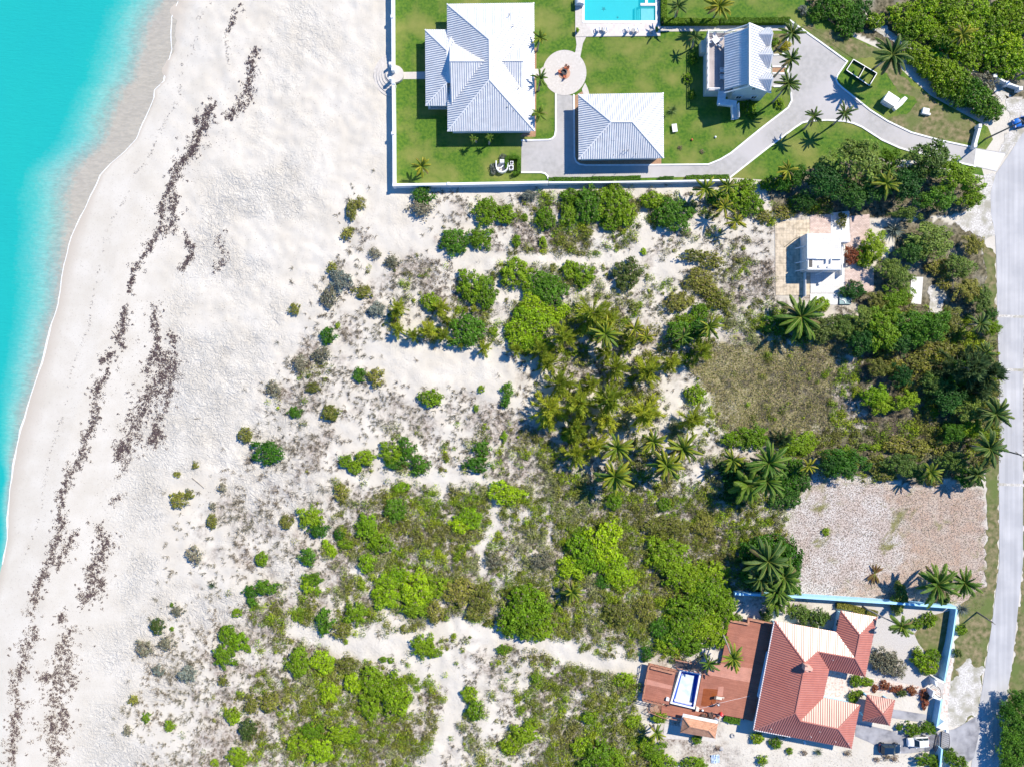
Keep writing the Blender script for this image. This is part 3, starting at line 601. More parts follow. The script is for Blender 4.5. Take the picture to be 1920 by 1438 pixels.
# ruin terraces
flat('cream_slab', G([(1453, 417), (1518, 412), (1519, 530), (1518, 554), (1454, 554)]), 0.06, M['slab_cream'])
flat('pink_paving', G([(1518.5, 404), (1557, 402), (1557, 440), (1518.5, 440)]), 0.064, M['slab_pink'])
flat('white_strip', G([(1557.5, 400), (1592, 396), (1593, 440), (1557.5, 440)]), 0.062, M['white_slab'])
flat('pink_court', G([(1593.5, 406), (1630, 402), (1631, 440), (1628, 455), (1600, 466), (1585, 462), (1585, 440), (1593.5, 440)]), 0.064, M['slab_pink'])
flat('pink_forecourt', G([(1584, 505), (1630, 503), (1638, 512), (1638, 545), (1628, 549), (1584, 550)]), 0.064, M['slab_pink'])
flat('white_forecourt', G([(1519.5, 500), (1583.5, 500), (1583.5, 550), (1519.5, 550)]), 0.066, M['slab_white'])
flat('broken_white_slab', G([(1519, 551), (1572, 551), (1570, 572), (1519, 571)]), 0.05, M['white_slab'])
flat('stone_pad', G([(1709, 519), (1731, 520), (1727, 571), (1705, 569)]), 0.02, M['white_slab'])
flat('bare_sand_pad', G(ragged([(1742, 535), (1770, 530), (1772, 560), (1765, 586), (1740, 588)], 8)), 0.02, M['rubble'])
flat('hut_pad', G([(1246, 1356), (1345, 1375), (1340, 1390), (1243, 1384)]), 0.0, M['patio'])
flat('coral_track', G(ragged([(1612, 14), (1640, 30), (1670, 60), (1720, 85), (1780, 105), (1840, 138), (1870, 150), (1895, 180), (1880, 192), (1840, 150), (1780, 118), (1720, 97), (1660, 72), (1625, 42)], 8)), 0.004, M['rubble'])

# ---------------------------------------------------------------- builders for buildings
def clip_line(poly, o, d):
    """interval of the line o + t d inside a convex-ish 2-D polygon"""
    ts = []
    for i in range(len(poly)):
        a = poly[i]; c = poly[(i + 1) % len(poly)]; e = (c[0] - a[0], c[1] - a[1])
        den = d[0] * e[1] - d[1] * e[0]
        if abs(den) < 1e-9: continue
        t = ((a[0] - o[0]) * e[1] - (a[1] - o[1]) * e[0]) / den; u = ((a[0] - o[0]) * d[1] - (a[1] - o[1]) * d[0]) / den
        if -1e-6 <= u < 1 - 1e-6: ts.append(t)
    ts.sort(); return [(ts[i], ts[i + 1]) for i in range(0, len(ts) - 1, 2)]
def roof_mesh(mb, faces, spacing=0.41, rw=0.06, rh=0.11, thick=0.16):
    """standing-seam roof: each face a plane polygon of 3-D points, with raised seams down the slope"""
    for f in faces:
        P = [Vector(p) for p in f]; nrm = Vector((0, 0, 0))
        for i in range(len(P)):
            a, c = P[i], P[(i + 1) % len(P)]
            nrm += Vector(((a.y - c.y) * (a.z + c.z), (a.z - c.z) * (a.x + c.x), (a.x - c.x) * (a.y + c.y)))
        if nrm.z < 0: P = P[::-1]; nrm = -nrm
        nrm.normalize(); c0 = sum(P, Vector()) / len(P)
        mb.add([tuple(p) for p in P] + [(p.x, p.y, p.z - thick) for p in P],
               [tuple(range(len(P))), tuple(range(2 * len(P) - 1, len(P) - 1, -1))] + [(i, len(P) + i, len(P) + (i + 1) % len(P), (i + 1) % len(P)) for i in range(len(P))])
        dn = Vector((nrm.x, nrm.y, 0))
        if dn.length < 0.03 or not spacing: continue
        d = (Vector((0, 0, -1)) - nrm * nrm.dot(Vector((0, 0, -1)))).normalized(); e = nrm.cross(d).normalized()
        q = [((p - c0).dot(e), (p - c0).dot(d)) for p in P]; lo = min(t[0] for t in q); hi = max(t[0] for t in q)
        k = lo + spacing * 0.5
        while k < hi:
            for t0, t1 in clip_line(q, (k, 0), (0, 1)):
                if t1 - t0 > 0.25:
                    a = c0 + e * k + d * (t0 + 0.06) + nrm * rh / 2; c = c0 + e * k + d * (t1 - 0.02) + nrm * rh / 2
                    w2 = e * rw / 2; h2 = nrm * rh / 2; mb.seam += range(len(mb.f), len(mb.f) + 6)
                    mb.add([a - w2 - h2, a + w2 - h2, a + w2 + h2, a - w2 + h2, c - w2 - h2, c + w2 - h2, c + w2 + h2, c - w2 + h2],
                           [(0, 3, 2, 1), (4, 5, 6, 7), (0, 1, 5, 4), (1, 2, 6, 5), (2, 3, 7, 6), (3, 0, 4, 7)])
            k += spacing
def caps(mb, lines, w=0.24, h=0.09):
    for a, c in lines: mb.bar(Vector(a) + Vector((0, 0, 0.05)), Vector(c) + Vector((0, 0, 0.05)), w, h)
def inset(pts, d):
    """move a plan outline inwards"""
    a = sum(pts[i][0] * pts[(i + 1) % len(pts)][1] - pts[(i + 1) % len(pts)][0] * pts[i][1] for i in range(len(pts)))
    if a < 0: pts = pts[::-1]
    out = []; n_ = len(pts)
    for i in range(n_):
        p0, p1, p2 = Vector(pts[i - 1]), Vector(pts[i]), Vector(pts[(i + 1) % n_])
        d1 = (p1 - p0).normalized(); d2 = (p2 - p1).normalized(); n1 = Vector((-d1.y, d1.x)); n2 = Vector((-d2.y, d2.x)); m_ = (n1 + n2).normalized()
        out.append(tuple(p1 + m_ * d / max(0.3, m_.dot(n1))))
    return out
def window(parent, p, q, t, zc, w_, h_, frame=None, name='window'):
    """a window on the wall from plan point p to q (walls run anticlockwise: outside is to the right), t along it"""
    p = Vector(p); q = Vector(q); u = (q - p).normalized(); nn = Vector((u.y, -u.x)); c = p.lerp(q, t) + nn * 0.035; ang = math.atan2(u.y, u.x)
    fm = MB()
    for dx, dz, sx_, sz_ in ((0, h_ / 2, w_ + 0.16, 0.1), (0, -h_ / 2, w_ + 0.16, 0.1), (w_ / 2, 0, 0.1, h_ - 0.1), (-w_ / 2, 0, 0.1, h_ - 0.1), (0, 0, 0.05, h_ - 0.1)):
        fm.box((c.x + u.x * dx, c.y + u.y * dx, zc + dz), (sx_, 0.09, sz_), ang)
    f = fm.build(name, frame or M['white_trim'], parent)
    MB().box((c.x - nn.x * 0.02, c.y - nn.y * 0.02, zc), (w_ - 0.1, 0.03, h_ - 0.1), ang).build('pane', M['glass'], f)
    return f
def door(parent, p, q, t, z0, mat=None, w_=1.0, h_=2.1):
    p = Vector(p); q = Vector(q); u = (q - p).normalized(); nn = Vector((u.y, -u.x)); c = p.lerp(q, t) + nn * 0.04; ang = math.atan2(u.y, u.x)
    d = MB().box((c.x, c.y, z0 + h_ / 2), (w_, 0.08, h_), ang).build('door', mat or M['white_trim'], parent, bevel=0.01)
    k = c + nn * 0.08 + u * (w_ * 0.38); MB().box((k.x, k.y, z0 + 1.05), (0.14, 0.05, 0.05), ang).build('handle', M['dark_metal'], d)
def windows_round(parent, outline, zc, h_=1.2, w_=1.1, gap=2.8, frame=None, skip=()):
    n_ = len(outline)
    for i in range(n_):
        if i in skip: continue
        p, q = Vector(outline[i]), Vector(outline[(i + 1) % n_]); L_ = (q - p).length; k = int(L_ // gap)
        for j in range(k): window(parent, p, q, (j + 0.5) / k, zc, w_, h_, frame)
def vent(parent, p, h_=0.5, r=0.06, mat=None):
    MB().tube([p, (p[0], p[1], p[2] + h_)], [r, r], 8).build('vent_pipe', mat or M['dark_metal'], parent)
# ---------------------------------------------------------------- main white house
ze, zr = 3.1, 6.5
h = wthing('white_house', 'large white house with metal hip roof and two gables above the sea', 'house', W(920, 127))
NW, NE, SE, SW = W(838, 8, ze), W(1001.5, 6, ze), W(1003, 246, ze), W(839, 247, ze); RN, RS = W(917.5, 74.5, zr), W(918, 149.5, zr)
zl = 2.55
LNW, LSW, LNE, LSE = W(797, 56, zl), W(798, 199, zl), W(841, 56, zl), W(841, 199, zl); LRN, LRS = W(838, 95, 4.2), W(838, 156, 4.2)
sl_w = (zr - ze) / (RN.x - NW.x)                      # slope of the west plane, per metre
def west_z(x): return ze + (x - NW.x) * sl_w
GA = W(843, 115, 6.1); GR = Vector((NW.x + (6.1 - ze) / sl_w, GA.y, 6.1)); GN = W(843.5, 63, ze + 0.25); GS = W(846, 189, ze + 0.25)
GN.y = GA.y + 5.0; GS.y = GA.y - 7.0
mb = MB()
roof_mesh(mb, [[NW, NE, RN], [NE, SE, RS, RN], [SE, SW, RS], [SW, NW, RN, RS]])
roof_mesh(mb, [[GA, GR, GN], [GA, GS, GR]])
roof_mesh(mb, [[LNW, LNE, LRN], [LSW, LNW, LRN, LRS], [LSE, LSW, LRS], [LNE, Vector((LNE.x + 1.0, LNE.y, zl + 0.5)), Vector((LRN.x + 1.2, LRN.y, 4.2)), LRN], [LRN, Vector((LRN.x + 1.2, LRN.y, 4.2)), Vector((LRS.x + 1.2, LRS.y, 4.2)), LRS]])
EA = W(981.5, 114.5, 5.6); slope_e = (zr - ze) / (SE.x - RS.x); ER = Vector((RS.x + (zr - 5.6) / slope_e, EA.y, 5.6)); zg = zr - (EA.x - RS.x) * slope_e + 0.06
EN = Vector((EA.x, EA.y + 3.6, zg)); ES = Vector((EA.x, EA.y - 4.7, zg))
roof_mesh(mb, [[EA, ER, EN], [EA, ES, ER]])
caps(mb, [(NW, RN), (NE, RN), (SE, RS), (SW, RS), (RN, RS), (GA, GR), (EA, ER), (LNW, LRN), (LSW, LRS)])
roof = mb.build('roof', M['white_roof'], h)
MB().add([GA + Vector((0.05, 0, -0.1)), GN + Vector((0.05, 0, -0.1)), GS + Vector((0.05, 0, -0.1)), GA + Vector((0.2, 0, -0.1)), GN + Vector((0.2, 0, -0.1)), GS + Vector((0.2, 0, -0.1)), ], [(0, 2, 1), (3, 4, 5), (0, 1, 4, 3), (1, 2, 5, 4), (2, 0, 3, 5)]).build('gable', M['white_wall'], roof)
MB().add([EA + Vector((-0.05, 0, -0.1)), EN + Vector((-0.05, 0, -0.1)), ES + Vector((-0.05, 0, -0.1)), EA + Vector((-0.2, 0, -0.1)), EN + Vector((-0.2, 0, -0.1)), ES + Vector((-0.2, 0, -0.1))], [(0, 1, 2), (3, 5, 4), (0, 3, 4, 1), (1, 4, 5, 2), (2, 5, 3, 0)]).build('gable', M['white_wall'], roof)
out1 = inset([tuple(p[:2]) for p in (NW, NE, SE, SW)], 0.75)
out1 = [tuple(p) for p in out1]
MB().prism(out1, 0, ze - 0.02).build('wall', M['white_wall'], h)
windows_round(h, out1, 1.6, 1.3, 1.2, 3.4)
mb = MB()
for t in np.linspace(0.04, 0.96, 6):
    p = LNW.lerp(LSW, t); MB().box((p.x + 0.5, p.y, zl / 2), (0.28, 0.28, zl)).build('porch_post', M['white_trim'], h)
MB().prism([(LNW.x + 0.2, LNW.y - 0.3), (LNE.x + 0.4, LNE.y - 0.3), (LSE.x + 0.4, LSE.y + 0.3), (LSW.x + 0.2, LSW.y + 0.3)], 0.0, 0.3).build('porch_floor', M['patio'], h)
for px, py, z in ((955, 30, 4.9), (962, 51, 5.1), (962, 86, 5.4), (972, 168, 4.6), (951, 204, 4.6), (963, 211, 4.3)): vent(h, W(px, py, z - 0.4), 0.7, 0.07)

# ---------------------------------------------------------------- garage
ze, zr = 3.1, 5.6
g = wthing('garage_block', 'rectangular white hip roofed outbuilding between the curved driveways', 'building', W(1165, 237))
A, B, C_, D = W(1084.3, 177.5, ze), W(1244, 174.7, ze), W(1244.6, 297, ze), W(1084.8, 299.4, ze); R1, R2 = W(1146.5, 229, zr), W(1186, 229, zr)
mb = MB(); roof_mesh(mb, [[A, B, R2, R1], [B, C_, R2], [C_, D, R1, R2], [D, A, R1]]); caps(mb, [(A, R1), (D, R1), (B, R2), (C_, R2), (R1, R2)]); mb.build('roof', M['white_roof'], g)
o2 = inset([tuple(p[:2]) for p in (A, B, C_, D)], 0.7); MB().prism(o2, 0, ze - 0.02).build('wall', M['grey_wall'], g); windows_round(g, o2, 1.5, 1.2, 1.1, 3.6)
for px, py in ((1147, 257), (1147, 266), (1151, 266), (1170, 283), (1177, 283), (1150, 292), (1192, 290)): vent(g, W(px, py, 4.0) + Vector((0, 0, -0.3)), 0.75, 0.05)

# ---------------------------------------------------------------- cottage with dormers, deck and stairs
c = wthing('cottage', 'tall white cottage with steep roof, three dormers and raised grey deck', 'house', W(1400, 105))
zk, zr = 5.6, 7.9; zw = 4.7; zee = 4.7
RT, RB = W(1405.6, 43.5, zr), W(1405.6, 160, zr)
xr, yt, yb = RT.x, RT.y, RB.y
KT = W(1397.6, 52, zk + 0.3); xk = W(1399, 0, zk + 0.3).x; WE = W(1358.5, 58, zw); xw = WE.x; yt2 = yt - 0.6; yb2 = yb + 0.5
xe = W(1446, 0, zee).x
mb = MB()
zkk = 7.35; xk = xr - 0.12
roof_mesh(mb, [[(xr, yt, zr), (xr, yb, zr), (xk, yb, zkk), (xk, yt, zkk)]], spacing=0.45)
roof_mesh(mb, [[(xk, yt2, zkk), (xk, yb2, zkk), (xw, yb2, zw), (xw, yt2, zw)]], spacing=0.45)
roof_mesh(mb, [[(xr, yt, zr), (xe, yt, zee), (xe, yb, zee), (xr, yb, zr)]], spacing=0.45)
caps(mb, [((xr, yt, zr), (xr, yb, zr))])
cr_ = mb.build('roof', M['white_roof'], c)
for yc_px, ht in ((66, 1.7), (104, 1.85), (150, 1.7)):                # dormers face the driveway
    yc = W(1446, yc_px, 6.2).y; zt = 6.75; xd = xe - 0.35; sle = (zr - zee) / (xe - xr); xin = xr + (zr - zt) / sle; zs = zee + 0.75
    xin2 = xr + (zr - zs) / sle
    dm = MB(); roof_mesh(dm, [[(xd, yc, zt), (xin, yc, zt), (xin2, yc + ht, zs), (xd, yc + ht, zs)], [(xd, yc, zt), (xd, yc - ht, zs), (xin2, yc - ht, zs), (xin, yc, zt)]], spacing=0.3, thick=0.08)
    d_ = dm.build('dormer', M['white_roof'], cr_)
    MB().prism([(xin2 + 0.2, yc - ht + 0.35), (xd - 0.25, yc - ht + 0.35), (xd - 0.25, yc + ht - 0.35), (xin2 + 0.2, yc + ht - 0.35)], zee - 0.6, zs + 0.12).build('cheek', M['cream_wall'], d_)
wx0, wx1, wy0, wy1 = xw + 2.0, xe - 0.45, yb + 0.35, yt - 0.6
MB().add([(wx0, wy0, 0), (wx1, wy0, 0), (wx1, wy0, zee + 0.2), (xr, wy0, zr - 0.3), (xk, wy0, zkk - 0.25), (wx0, wy0, zw + 0.6),
          (wx0, wy1, 0), (wx1, wy1, 0), (wx1, wy1, zee + 0.2), (xr, wy1, zr - 0.3), (xk, wy1, zkk - 0.25), (wx0, wy1, zw + 0.6)],
         [(0, 1, 2, 3, 4, 5), (11, 10, 9, 8, 7, 6), (0, 6, 7, 1), (1, 7, 8, 2), (2, 8, 9, 3), (3, 9, 10, 4), (4, 10, 11, 5), (5, 11, 6, 0)]).build('wall', M['grey_wall'], c)
oc = [(wx0, wy0), (wx1, wy0), (wx1, wy1), (wx0, wy1)]
window(c, oc[0], oc[1], 0.5, 5.6, 0.7, 0.9); window(c, oc[0], oc[1], 0.25, 1.7, 1.0, 1.2); window(c, oc[0], oc[1], 0.72, 1.7, 1.0, 1.2)
for t in (0.2, 0.4, 0.6, 0.8): window(c, oc[3], oc[0], t, 4.0, 1.0, 1.4)
for t in (0.2, 0.8): window(c, oc[1], oc[2], t, 3.6, 1.0, 1.2)
mb = MB()
for yy_ in (yb, yt):                                                  # rake boards of the gable ends
    sgn = -0.02 if yy_ == yb else 0.02; mb = MB()
    mb.bar((xr, yy_ + sgn, zr - 0.16), (xe, yy_ + sgn, zee - 0.16), 0.1, 0.3); mb.bar((xr, yy_ + sgn, zr - 0.16), (xk, yy_ + sgn, zkk - 0.16), 0.1, 0.3); mb.bar((xk, yy_ + sgn, zkk - 0.16), (xw, yy_ + sgn, zw - 0.16), 0.1, 0.3)
    mb.build('rake_board', M['white_trim'], c)
zd = 3.0
P1, P2, P3, P4 = W(1325, 62, zd), W(1358, 61, zd), W(1358, 170, zd), W(1325, 171, zd); dx0, dx1, dy1, dy0 = P1.x, wx0, P1.y, P4.y
MB().prism([(dx0, dy0), (dx1, dy0), (dx1, dy1), (dx0, dy1)], zd - 0.15, zd).build('deck', M['grey_deck'], c)
MB().prism([(dx0 + 0.15, dy0 + 0.15), (dx1 - 0.02, dy0 + 0.15), (dx1 - 0.02, dy1 - 0.15), (dx0 + 0.15, dy1 - 0.15)], 0, zd - 0.16).build('deck_base', M['grey_wall'], c)
def railing(mb, a, b_, z0, z1, gap=1.3, hh=1.0):
    a = Vector((a[0], a[1], z0)); b_ = Vector((b_[0], b_[1], z1)); L_ = (b_ - a).length; k = max(1, int(L_ / gap))
    for i in range(k + 1):
        p = a.lerp(b_, i / k); mb.box((p.x, p.y, p.z + hh / 2), (0.13, 0.13, hh))
    for f_ in (0.98, 0.5, 0.14):
        mb.bar(a + Vector((0, 0, hh * f_)), b_ + Vector((0, 0, hh * f_)), 0.13 if f_ > 0.9 else 0.06, 0.08)
    for i in range(int(L_ / 0.28)):
        p = a.lerp(b_, (i + 0.5) / int(L_ / 0.28)); mb.box((p.x, p.y, p.z + hh * 0.55), (0.035, 0.035, hh * 0.8))
mb = MB(); railing(mb, (dx0 + 0.08, dy0 + 0.1), (dx0 + 0.08, dy1 - 0.1), zd, zd); railing(mb, (dx0 + 0.2, dy1 - 0.1), (dx1, dy1 - 0.1), zd, zd); railing(mb, (dx0 + 0.2, dy0 + 0.1), (dx0 + 2.2, dy0 + 0.1), zd, zd); mb.build('railing', M['white_trim'], c)
# stairs: landing below the deck, then a flight down to the lawn
L0 = W(1352, 183, 2.4); L1 = W(1385, 187, 2.0); mb = MB()
for k in range(4): mb.box((dx0 + 2.9, dy0 - 0.15 - 0.3 * k, zd - 0.12 - 0.16 * k), (1.5, 0.32, 0.08))
mb.box((dx0 + 3.9, dy0 - 1.9, 2.32), (3.6, 1.2, 0.1), R(-8))
S0 = Vector((dx0 + 5.2, dy0 - 2.4, 2.25)); S1 = W(1377, 224, 0.1); nst = 13
for k in range(nst):
    p = S0.lerp(S1, (k + 0.5) / nst); mb.box(p, (1.15, 0.36, 0.07), R(8))
st = mb.build('stairs', M['white_trim'], c)
mb = MB(); e_ = Vector((0.62, 0.08, 0))
railing(mb, (S0 - e_)[:2], (S1 - e_)[:2], S0.z, S1.z, 1.2); railing(mb, (S0 + e_)[:2], (S1 + e_)[:2], S0.z, S1.z, 1.2); railing(mb, (dx0 + 2.2, dy0 - 2.5), (dx0 + 4.7, dy0 - 2.75), 2.35, 2.3)
mb.build('stair_railing', M['white_trim'], c)
mb = MB(); mb.box(W(1317, 91, 1.0) - Vector((0, 0, 0.1)), (0.8, 2.2, 1.8)); mb.build('cream_store', M['cream_wall'], c, bevel=0.03)

# ---------------------------------------------------------------- house with terracotta roof
oh = wthing('red_roof_house', 'sprawling house with terracotta metal roof behind a blue wall', 'house', W(1540, 1270))
ze = 2.9; zt = 5.5
def o(px, py, z): return W(px, py, z)
A = o(1452.2, 1163, ze); SWc = o(1412.9, 1367.8, ze); SEc = o(1596.7, 1403, ze); Rn = o(1509.9, 1242.4, zt); Rs = o(1491.6, 1335.9, zt)
zw_ = 4.55; V1 = o(1533.6, 1221, zw_); Q1 = o(1554.6, 1255.3, ze); J1 = o(1568.2, 1184.1, ze); T1 = o(1576.3, 1144, ze); T2 = o(1644.8, 1156.3, ze); T3 = o(1622.4, 1268.2, ze); T4 = o(1612.3, 1189.5, 4.5); T5 = o(1603.4, 1233.6, zw_)
zs_ = 4.75; Q2 = o(1543.8, 1307.4, ze); U1 = o(1500.4, 1350.8, zs_); U2 = o(1571.6, 1365.7, zs_); Q3 = o(1612.7, 1321, ze)
mb = MB()
roof_mesh(mb, [[A, Rn, Rs, SWc], [A, J1, T5, V1, Rn], [Rn, V1, Q1, Q2, U1, Rs], [U1, Q2, Q3, U2], [Q3, SEc, U2], [SEc, SWc, Rs, U1, U2], [T1, T4, T5, J1], [T1, T2, T4], [T2, T3, T5, T4], [V1, T5, T3, Q1]], spacing=0.42, rw=0.06, rh=0.10)
caps(mb, [(A, Rn), (Rn, Rs), (Rs, SWc), (Rs, U1), (U1, U2), (U2, Q3), (U2, SEc), (Rn, V1), (V1, T5), (T5, T4), (T4, T1), (T4, T2), (T5, T3)], 0.2, 0.08)
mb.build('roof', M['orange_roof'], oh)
out = [tuple(p[:2]) for p in (A, SWc, SEc, Q3, Q2, Q1, T3, T2, T1, J1)]
oi = inset(out, 0.75); MB().prism(oi, 0, ze - 0.1).build('wall', M['blue_wall'], oh); windows_round(oh, oi, 1.5, 1.2, 1.2, 3.2)
mb = MB()
for a_, b_ in ((A, SWc), (SWc, SEc.lerp(SWc, 0.62))): mb.bar(a_ + Vector((0, 0, -0.05)), b_ + Vector((0, 0, -0.05)), 0.16, 0.16)
mb.build('gutter', M['white_trim'], oh)
cp = o(1514, 1252, 6.4); ch = MB(); ch.box((cp.x, cp.y, 5.6), (1.1, 0.95, 2.2), R(-12)); ch.box((cp.x + 0.05, cp.y, 6.75), (1.4, 0.55, 0.18), R(-12)); ch.box((cp.x, cp.y, 6.6), (0.55, 1.2, 0.14), R(-12))
chm = ch.build('chimney', plain('salmon_render', (0.72, 0.42, 0.32), 0.8), oh, bevel=0.02)
MB().box((cp.x - 0.3, cp.y + 0.3, 6.72), (0.34, 0.34, 0.12), R(-12)).build('flue', M['dark_metal'], chm); MB().box((cp.x + 0.3, cp.y - 0.32, 6.72), (0.34, 0.34, 0.12), R(-12)).build('flue', M['dark_metal'], chm)
for px, py, z in ((1445, 1365, 3.4), (1536, 1370, 3.9), (1520, 1380, 3.6), (1566, 1389, 3.5), (1561, 1236, 4.0), (1590, 1392, 3.4)): vent(oh, W(px, py, z) - Vector((0, 0, 0.2)), 0.55, 0.06, M['white_trim'])
MB().box(W(1434, 1265, 1.2), (0.9, 8.5, 2.2), R(-12)).build('porch_screen', M['blue_wall'], oh)
cpv = wthing('carport', 'small square terracotta roofed carport beside the car court', 'carport', W(1647, 1331))
A_, B_, C2, D_, ap = o(1625.8, 1302, 2.7), o(1678, 1312.2, 2.7), o(1668.5, 1359.7, 2.7), o(1617, 1350.5, 2.7), o(1655.6, 1338.6, 4.4)
ap = (A_ + B_ + C2 + D_) / 4; ap.z = 4.3
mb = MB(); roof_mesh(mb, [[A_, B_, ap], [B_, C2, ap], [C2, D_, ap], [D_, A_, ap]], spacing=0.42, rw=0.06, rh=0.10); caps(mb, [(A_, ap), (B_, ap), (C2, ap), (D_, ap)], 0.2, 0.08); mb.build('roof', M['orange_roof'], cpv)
for p in inset([tuple(q[:2]) for q in (A_, B_, C2, D_)], 0.6): MB().box((p[0], p[1], 1.3), (0.3, 0.3, 2.6), R(-12)).build('post', M['blue_wall'], cpv)

# ---------------------------------------------------------------- sun decks, raised pool, hut
def up(pts, z): return G(pts, z)
zdk = 0.75
d = wthing('sun_deck', 'broad red brown timber deck beside the terracotta roofed house', 'deck', W(1400, 1250))
DK = [(1367.9, 1161.4), (1402.4, 1168), (1402.4, 1158.7), (1449, 1168), (1412, 1352), (1394, 1347), (1303, 1330), (1317, 1262), (1325, 1250), (1352, 1243)]
MB().prism(up(DK, zdk), zdk - 0.12, zdk).build('platform', M['deck'], d)
MB().add([(*W(*p, zdk)[:2], zdk + 0.004) for p in ((1326, 1250), (1350, 1243), (1411, 1253), (1406, 1279), (1318, 1263))][::-1], [(0, 1, 2, 3, 4)]).build('faded_boards', M['deck_pale'], d)
MB().add([(*W(*p, zdk)[:2], zdk + 0.006) for p in ((1319, 1290), (1346, 1292), (1342, 1316), (1334, 1324), (1314, 1322))][::-1], [(0, 1, 2, 3, 4)]).build('wet_patch', M['deck_wet'], d)
MB().add([(*W(*p, zdk)[:2], zdk + 0.009) for p in ((1347, 1287), (1357, 1287), (1355, 1305), (1345, 1304))][::-1], [(0, 1, 2, 3)]).build('new_boards', M['deck_pale'], d)
mb = MB(); strip(mb, up([(1368, 1162), (1402, 1168.5), (1402.4, 1159), (1446, 1168)], zdk), 0.35, zdk, zdk + 0.45); mb.build('bench', M['wood'], d)
mb = MB()
for px, py in ((1372, 1166), (1365, 1200), (1356, 1238), (1330, 1300), (1310, 1328), (1360, 1338), (1392, 1345), (1400, 1250), (1430, 1175)):
    p = W(px, py); mb.box((p.x, p.y, (zdk - 0.12) / 2), (0.2, 0.2, zdk - 0.12), R(-12))
mb.build('support', M['dark_wood'], d)
d2 = wthing('upper_deck', 'square red brown timber platform on the seaward side of the blue pool', 'deck', W(1235, 1282))
zu = 1.3; DU = [(1216, 1242.4), (1268, 1255), (1254, 1321), (1203.7, 1309.5)]
MB().prism(up(DU, zu), zu - 0.14, zu).build('platform', M['deck'], d2)
MB().add([(*W(*p, zu)[:2], zu + 0.004) for p in ((1210, 1272), (1261, 1285), (1259, 1292), (1208, 1282))][::-1], [(0, 1, 2, 3)]).build('faded_boards', M['deck_pale'], d2)
mb = MB(); q = up(DU, zu)
for i in (0, 2, 3):
    a_, b_ = Vector(q[i]), Vector(q[(i + 1) % 4])
    if i == 2: a_, b_ = a_.lerp(b_, 0.28), b_
    for k in range(6):
        p = a_.lerp(b_, k / 5); mb.box((p.x, p.y, zu + 0.45), (0.1, 0.1, 0.9), R(-12))
    for z_ in (0.88, 0.45): mb.bar((a_.x, a_.y, zu + z_), (b_.x, b_.y, zu + z_), 0.11, 0.05)
mb.build('railing', M['wood'], d2)
mb = MB(); mb.bar((*up([(1219, 1249)], zu)[0], zu + 0.45), (*up([(1264, 1260)], zu)[0], zu + 0.45), 0.45, 0.06); mb.bar((*up([(1219, 1249)], zu)[0], zu + 0.2), (*up([(1264, 1260)], zu)[0], zu + 0.2), 0.1, 0.4); mb.build('bench', M['wood'], d2)
mb = MB()
for px, py in ((1218, 1246), (1265, 1258), (1252, 1317), (1207, 1306)):
    p = W(px, py); mb.box((p.x, p.y, (zu - 0.14) / 2), (0.22, 0.22, zu - 0.14), R(-12))
mb.build('support', M['dark_wood'], d2)
pl = wthing('raised_pool', 'narrow raised swimming pool with deep blue liner and silty pale floor', 'pool', W(1286, 1291))
PO = [(1275.5, 1254.5), (1315, 1262), (1302.5, 1329), (1256.5, 1318)]; zp = 1.0
po = up(PO, zp); pi = inset(po, 0.32)
if sum(po[i][0] * po[(i + 1) % 4][1] - po[(i + 1) % 4][0] * po[i][1] for i in range(4)) < 0: po = po[::-1]
mb = MB(); vs = [(*p, zp) for p in po] + [(*p, zp) for p in pi] + [(*p, 0) for p in po]
mb.add(vs, [(i, (i + 1) % 4, 4 + (i + 1) % 4, 4 + i) for i in range(4)] + [(8 + i, 8 + (i + 1) % 4, (i + 1) % 4, i) for i in range(4)]); mb.build('coping', M['white_plastic'], pl)
mb = MB(); mb.add([(*p, zp - 0.004) for p in pi] + [(*p, 0.02) for p in pi], [(i, 4 + i, 4 + (i + 1) % 4, (i + 1) % 4) for i in range(4)]); mb.build('liner', M['pool_blue'], pl)
flr = MB().add([(*p, 0.03) for p in pi], [(0, 1, 2, 3)]).build('floor', M['pool_blue'], pl)
MB().add([(*W(*p, 0.05)[:2], 0.05) for p in ((1279, 1262), (1264.5, 1315), (1295.5, 1322), (1302, 1266))], [(0, 1, 2, 3)]).build('silt', M['pool_pale'], flr)
mb = MB()
for k in range(4):
    a_ = Vector(pi[0]).lerp(Vector(pi[3]), 0.5)
lo_a, lo_b = W(1263, 1309, 0), W(1299, 1317, 0)
for k in range(3): mb.bar((lo_a.x + 0.1 * k, lo_a.y - 0.28 * k, 0.5 - 0.15 * k), (lo_b.x - 0.2, lo_b.y - 0.28 * k, 0.5 - 0.15 * k), 0.3, 0.2)
mb.build('steps', M['white_plastic'], pl)
wk = wthing('slatted_walkway', 'dark slatted timber steps and rail at the head of the blue pool', 'walkway', W(1290, 1243))
mb = MB(); a_, b_ = W(1266, 1241, 0.7), W(1318, 1252, 0.7); nn = Vector((0.2, -0.98, 0)).normalized()
for k in range(24):
    p = a_.lerp(b_, (k + 0.5) / 24); mb.bar(p - nn * 0.75, p + nn * 0.75, 0.11, 0.04)
mb.build('slats', M['dark_wood'], wk)
mb = MB()
for s_ in (-0.8, 0.8):
    p0, p1 = a_ + nn * s_, b_ + nn * s_; mb.bar(p0 + Vector((0, 0, 0.95)), p1 + Vector((0, 0, 0.95)), 0.14, 0.05)
    for k in range(6):
        p = p0.lerp(p1, k / 5); mb.box((p.x, p.y, 0.8), (0.1, 0.1, 1.6), R(-12))
mb.build('railing', M['wood'], wk)
bw = wthing('boardwalk', 'narrow timber boardwalk with slatted steps below the blue pool', 'walkway', W(1270, 1335))
